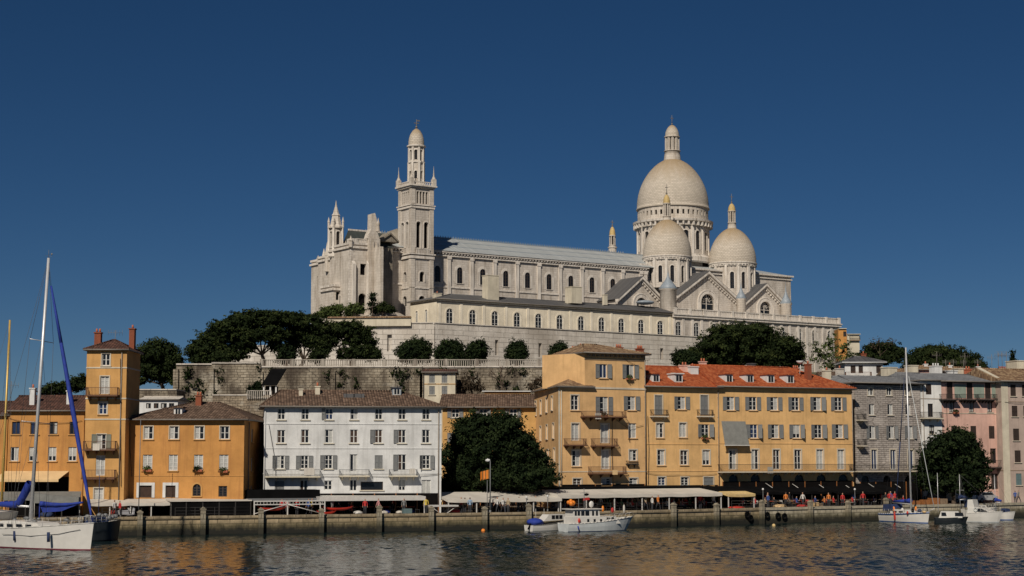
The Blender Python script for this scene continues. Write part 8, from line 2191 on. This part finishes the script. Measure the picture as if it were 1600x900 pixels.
# sailing boat on the right
t, F, L, rows = yacht('sailing_boat', 'white sailing boat with tall mast, red fenders and blue rail, right of the pale quay', (1381, 814.5, 1450, 818), (1424, 800, 1415.2, 543), False, 'fab_b', 'hullw', 'bootb', 1.35, 1.0, 2.4, cab='hullw', mastr=.12, hood='fab_db')
m1 = cyl_pts(F, 1415.2, 543, 0); f0, f1 = cyl_pts(F, 1420, 588, 0), Vector((L + 1.1, 0, 1.9))
b = MB(); b.tube(f0, f1, .03, .045, 7); b.build('furled_headsail', M['hullg'], t)
b = MB(); b.tube((L - .1, 0, 1.35), (L + 1.15, 0, 1.75), .05, n=6); b.build('bowsprit', M['steel'], t)
b = MB(); q0, q1 = cyl_pts(F, 1413, 590, .2), cyl_pts(F, 1400, 790, .8); b.tube(q0, q0.lerp(q1, .5), .03, .07, 6); b.tube(q0.lerp(q1, .5), q1, .07, .05, 6); b.build('blue_halyard_bag', M['fab_db'], t)
for px, py, mt_, r, h in ((1396.5, 797, 'orgp', .2, .45), (1398, 806, 'redgrp', .15, .55), (1431, 795, 'orgp', .16, .3), (1418, 801, 'redgrp', .1, .2)): b = MB(); q = cyl_pts(F, px, py, -1.2 if mt_ == 'redgrp' else -.6); b.blob(q, (r, .14, h), 3, 10, 7, amp=.03); b.build('fender', M[mt_], t)
b = MB(); b.path([(r[5][0], -r[5][1] - .03, r[5][2] - .1) for r in rows], .05, 5); b.build('rubbing_strake', M['bootb'], t)
for i, (px, py, rx, rz_, mt_) in enumerate(((1388, 801, .25, .2, 'hullw'), (1404, 797, .3, .3, 'iron'), (1410, 798, .18, .35, 'hullw'), (1437, 798, .3, .2, 'fab_db'), (1444, 800, .3, .15, 'fab_c'), (1426, 797, .15, .3, 'fab_k'))):
    q = cyl_pts(F, px, py, -.3); b = MB(); b.blob(q, (rx, .2, rz_), i + 3, 8, 6, amp=.12); b.build('deck_gear', M[mt_], t)
# dark-hulled cabin boat
t, F, L = boat('cabin_boat', 'dark-hulled boat with white cabin moored bow to the right', 'boat', 1460, 817, 1509, 817.5)
rows = hull(t, L, 2.3, .75, .6, .35, .85, .3, ('hullk', 'hullk', 'deck'), 'hullk')
xa, z1 = F.on_y(1466, 799, -.9); xb, z0 = F.on_y(1507, 810, -.9); b = MB(); b.extr([(xa, -.9, .55), (xb - .2, -.9, .65), (xb - .7, -.9, z1), (xa + .3, -.9, z1)], (0, 1.8, 0)); o = b.build('cabin', M['hullw'], t)
for a_, c_ in ((.35, .95), (1.9, 2.9)): b = MB(); b.extr([(xa + a_, -.925, .85), (xa + c_, -.925, .85), (xa + c_ - .1, -.925, z1 - .12), (xa + a_, -.925, z1 - .12)], (0, .02, 0)); b.build('window', M['glass'], o)
b = MB(); m0, m1 = cyl_pts(F, 1466, 800, .8), cyl_pts(F, 1464.5, 739, .8); b.tube(m0, m1, .045, .03, 6); b.build('mast', M['mast'], t)
# white cabin cruiser
t, F, L = boat('cabin_cruiser', 'white cabin cruiser with dark side windows near the right edge', 'boat', 1514, 815.5, 1561, 816.5)
rows = hull(t, L, 2.5, 1.35, 1.1, .35, .88, .5, ('hullw', 'hullg', 'deck'), 'hullw')
xa, z1 = F.on_y(1508, 793, -.9); xb, z0 = F.on_y(1548, 798, -.9); b = MB(); b.extr([(.1, -.95, 1.0), (L * .85, -.8, 1.25), (L * .5, -.9, z1), (.2, -.95, z1 + .05)], (0, 1.9, 0)); o = b.build('cabin', M['hullw'], t)
b = MB(); b.extr([(L * .38, -.975, 1.28), (L * .72, -.955, 1.32), (L * .5, -.965, z1 - .08), (L * .38, -.975, z1 - .08)], (0, .02, 0)); b.build('window', M['glass'], o)
b = MB(); b.extr([(0.1, -.9, z1), (1.0, -.9, z1), (.8, -.9, z1 + .95), (.2, -.9, z1 + .95)], (0, 1.8, 0)); b.build('flybridge', M['hullw'], t)
b = MB(); q = (L * .32, -1.0, 1.5); N = 12
for i in range(N): u, v = 2 * math.pi * i / N, 2 * math.pi * (i + 1) / N; b.tube((q[0] + .2 * math.cos(u), q[1], q[2] + .2 * math.sin(u)), (q[0] + .2 * math.cos(v), q[1], q[2] + .2 * math.sin(v)), .05, n=5, cap=False)
b.build('lifebuoy', M['hullg'], t); lifelines(t, rows, 9, 17, .5)
yacht('sailing_boat', 'small blue-covered sailing boat at the far right, bow rope hanging', (1562, 812.5, 1583, 813), (1556, 800, 1553.5, 742), False, 'fab_b', 'hullw', 'bootb', 1.1, .9, 2.0, cab='fab_db', mastr=.045)
yacht('sailing_boat', 'sailing boat with dark blue cover moored behind the cabin cruiser', (1508, 812.6, 1556, 811.8), (1500.5, 800, 1499, 741), False, 'fab_db', 'hullw', 'bootb', 1.5, 1.3, 2.2, cab='hullw', mastr=.045, hood='fab_db')

# deck clutter seen on the moored boats
def gear(Fx, tx, items, nm='deck_gear', y=-.3):
    for i, (px, py, rx, rz_, mt_) in enumerate(items):
        q = cyl_pts(Fx, px, py, y); b = MB(); b.blob(q, (rx, .2, rz_), i + int(px), 8, 6, amp=.12); b.build(nm, M[mt_], tx)
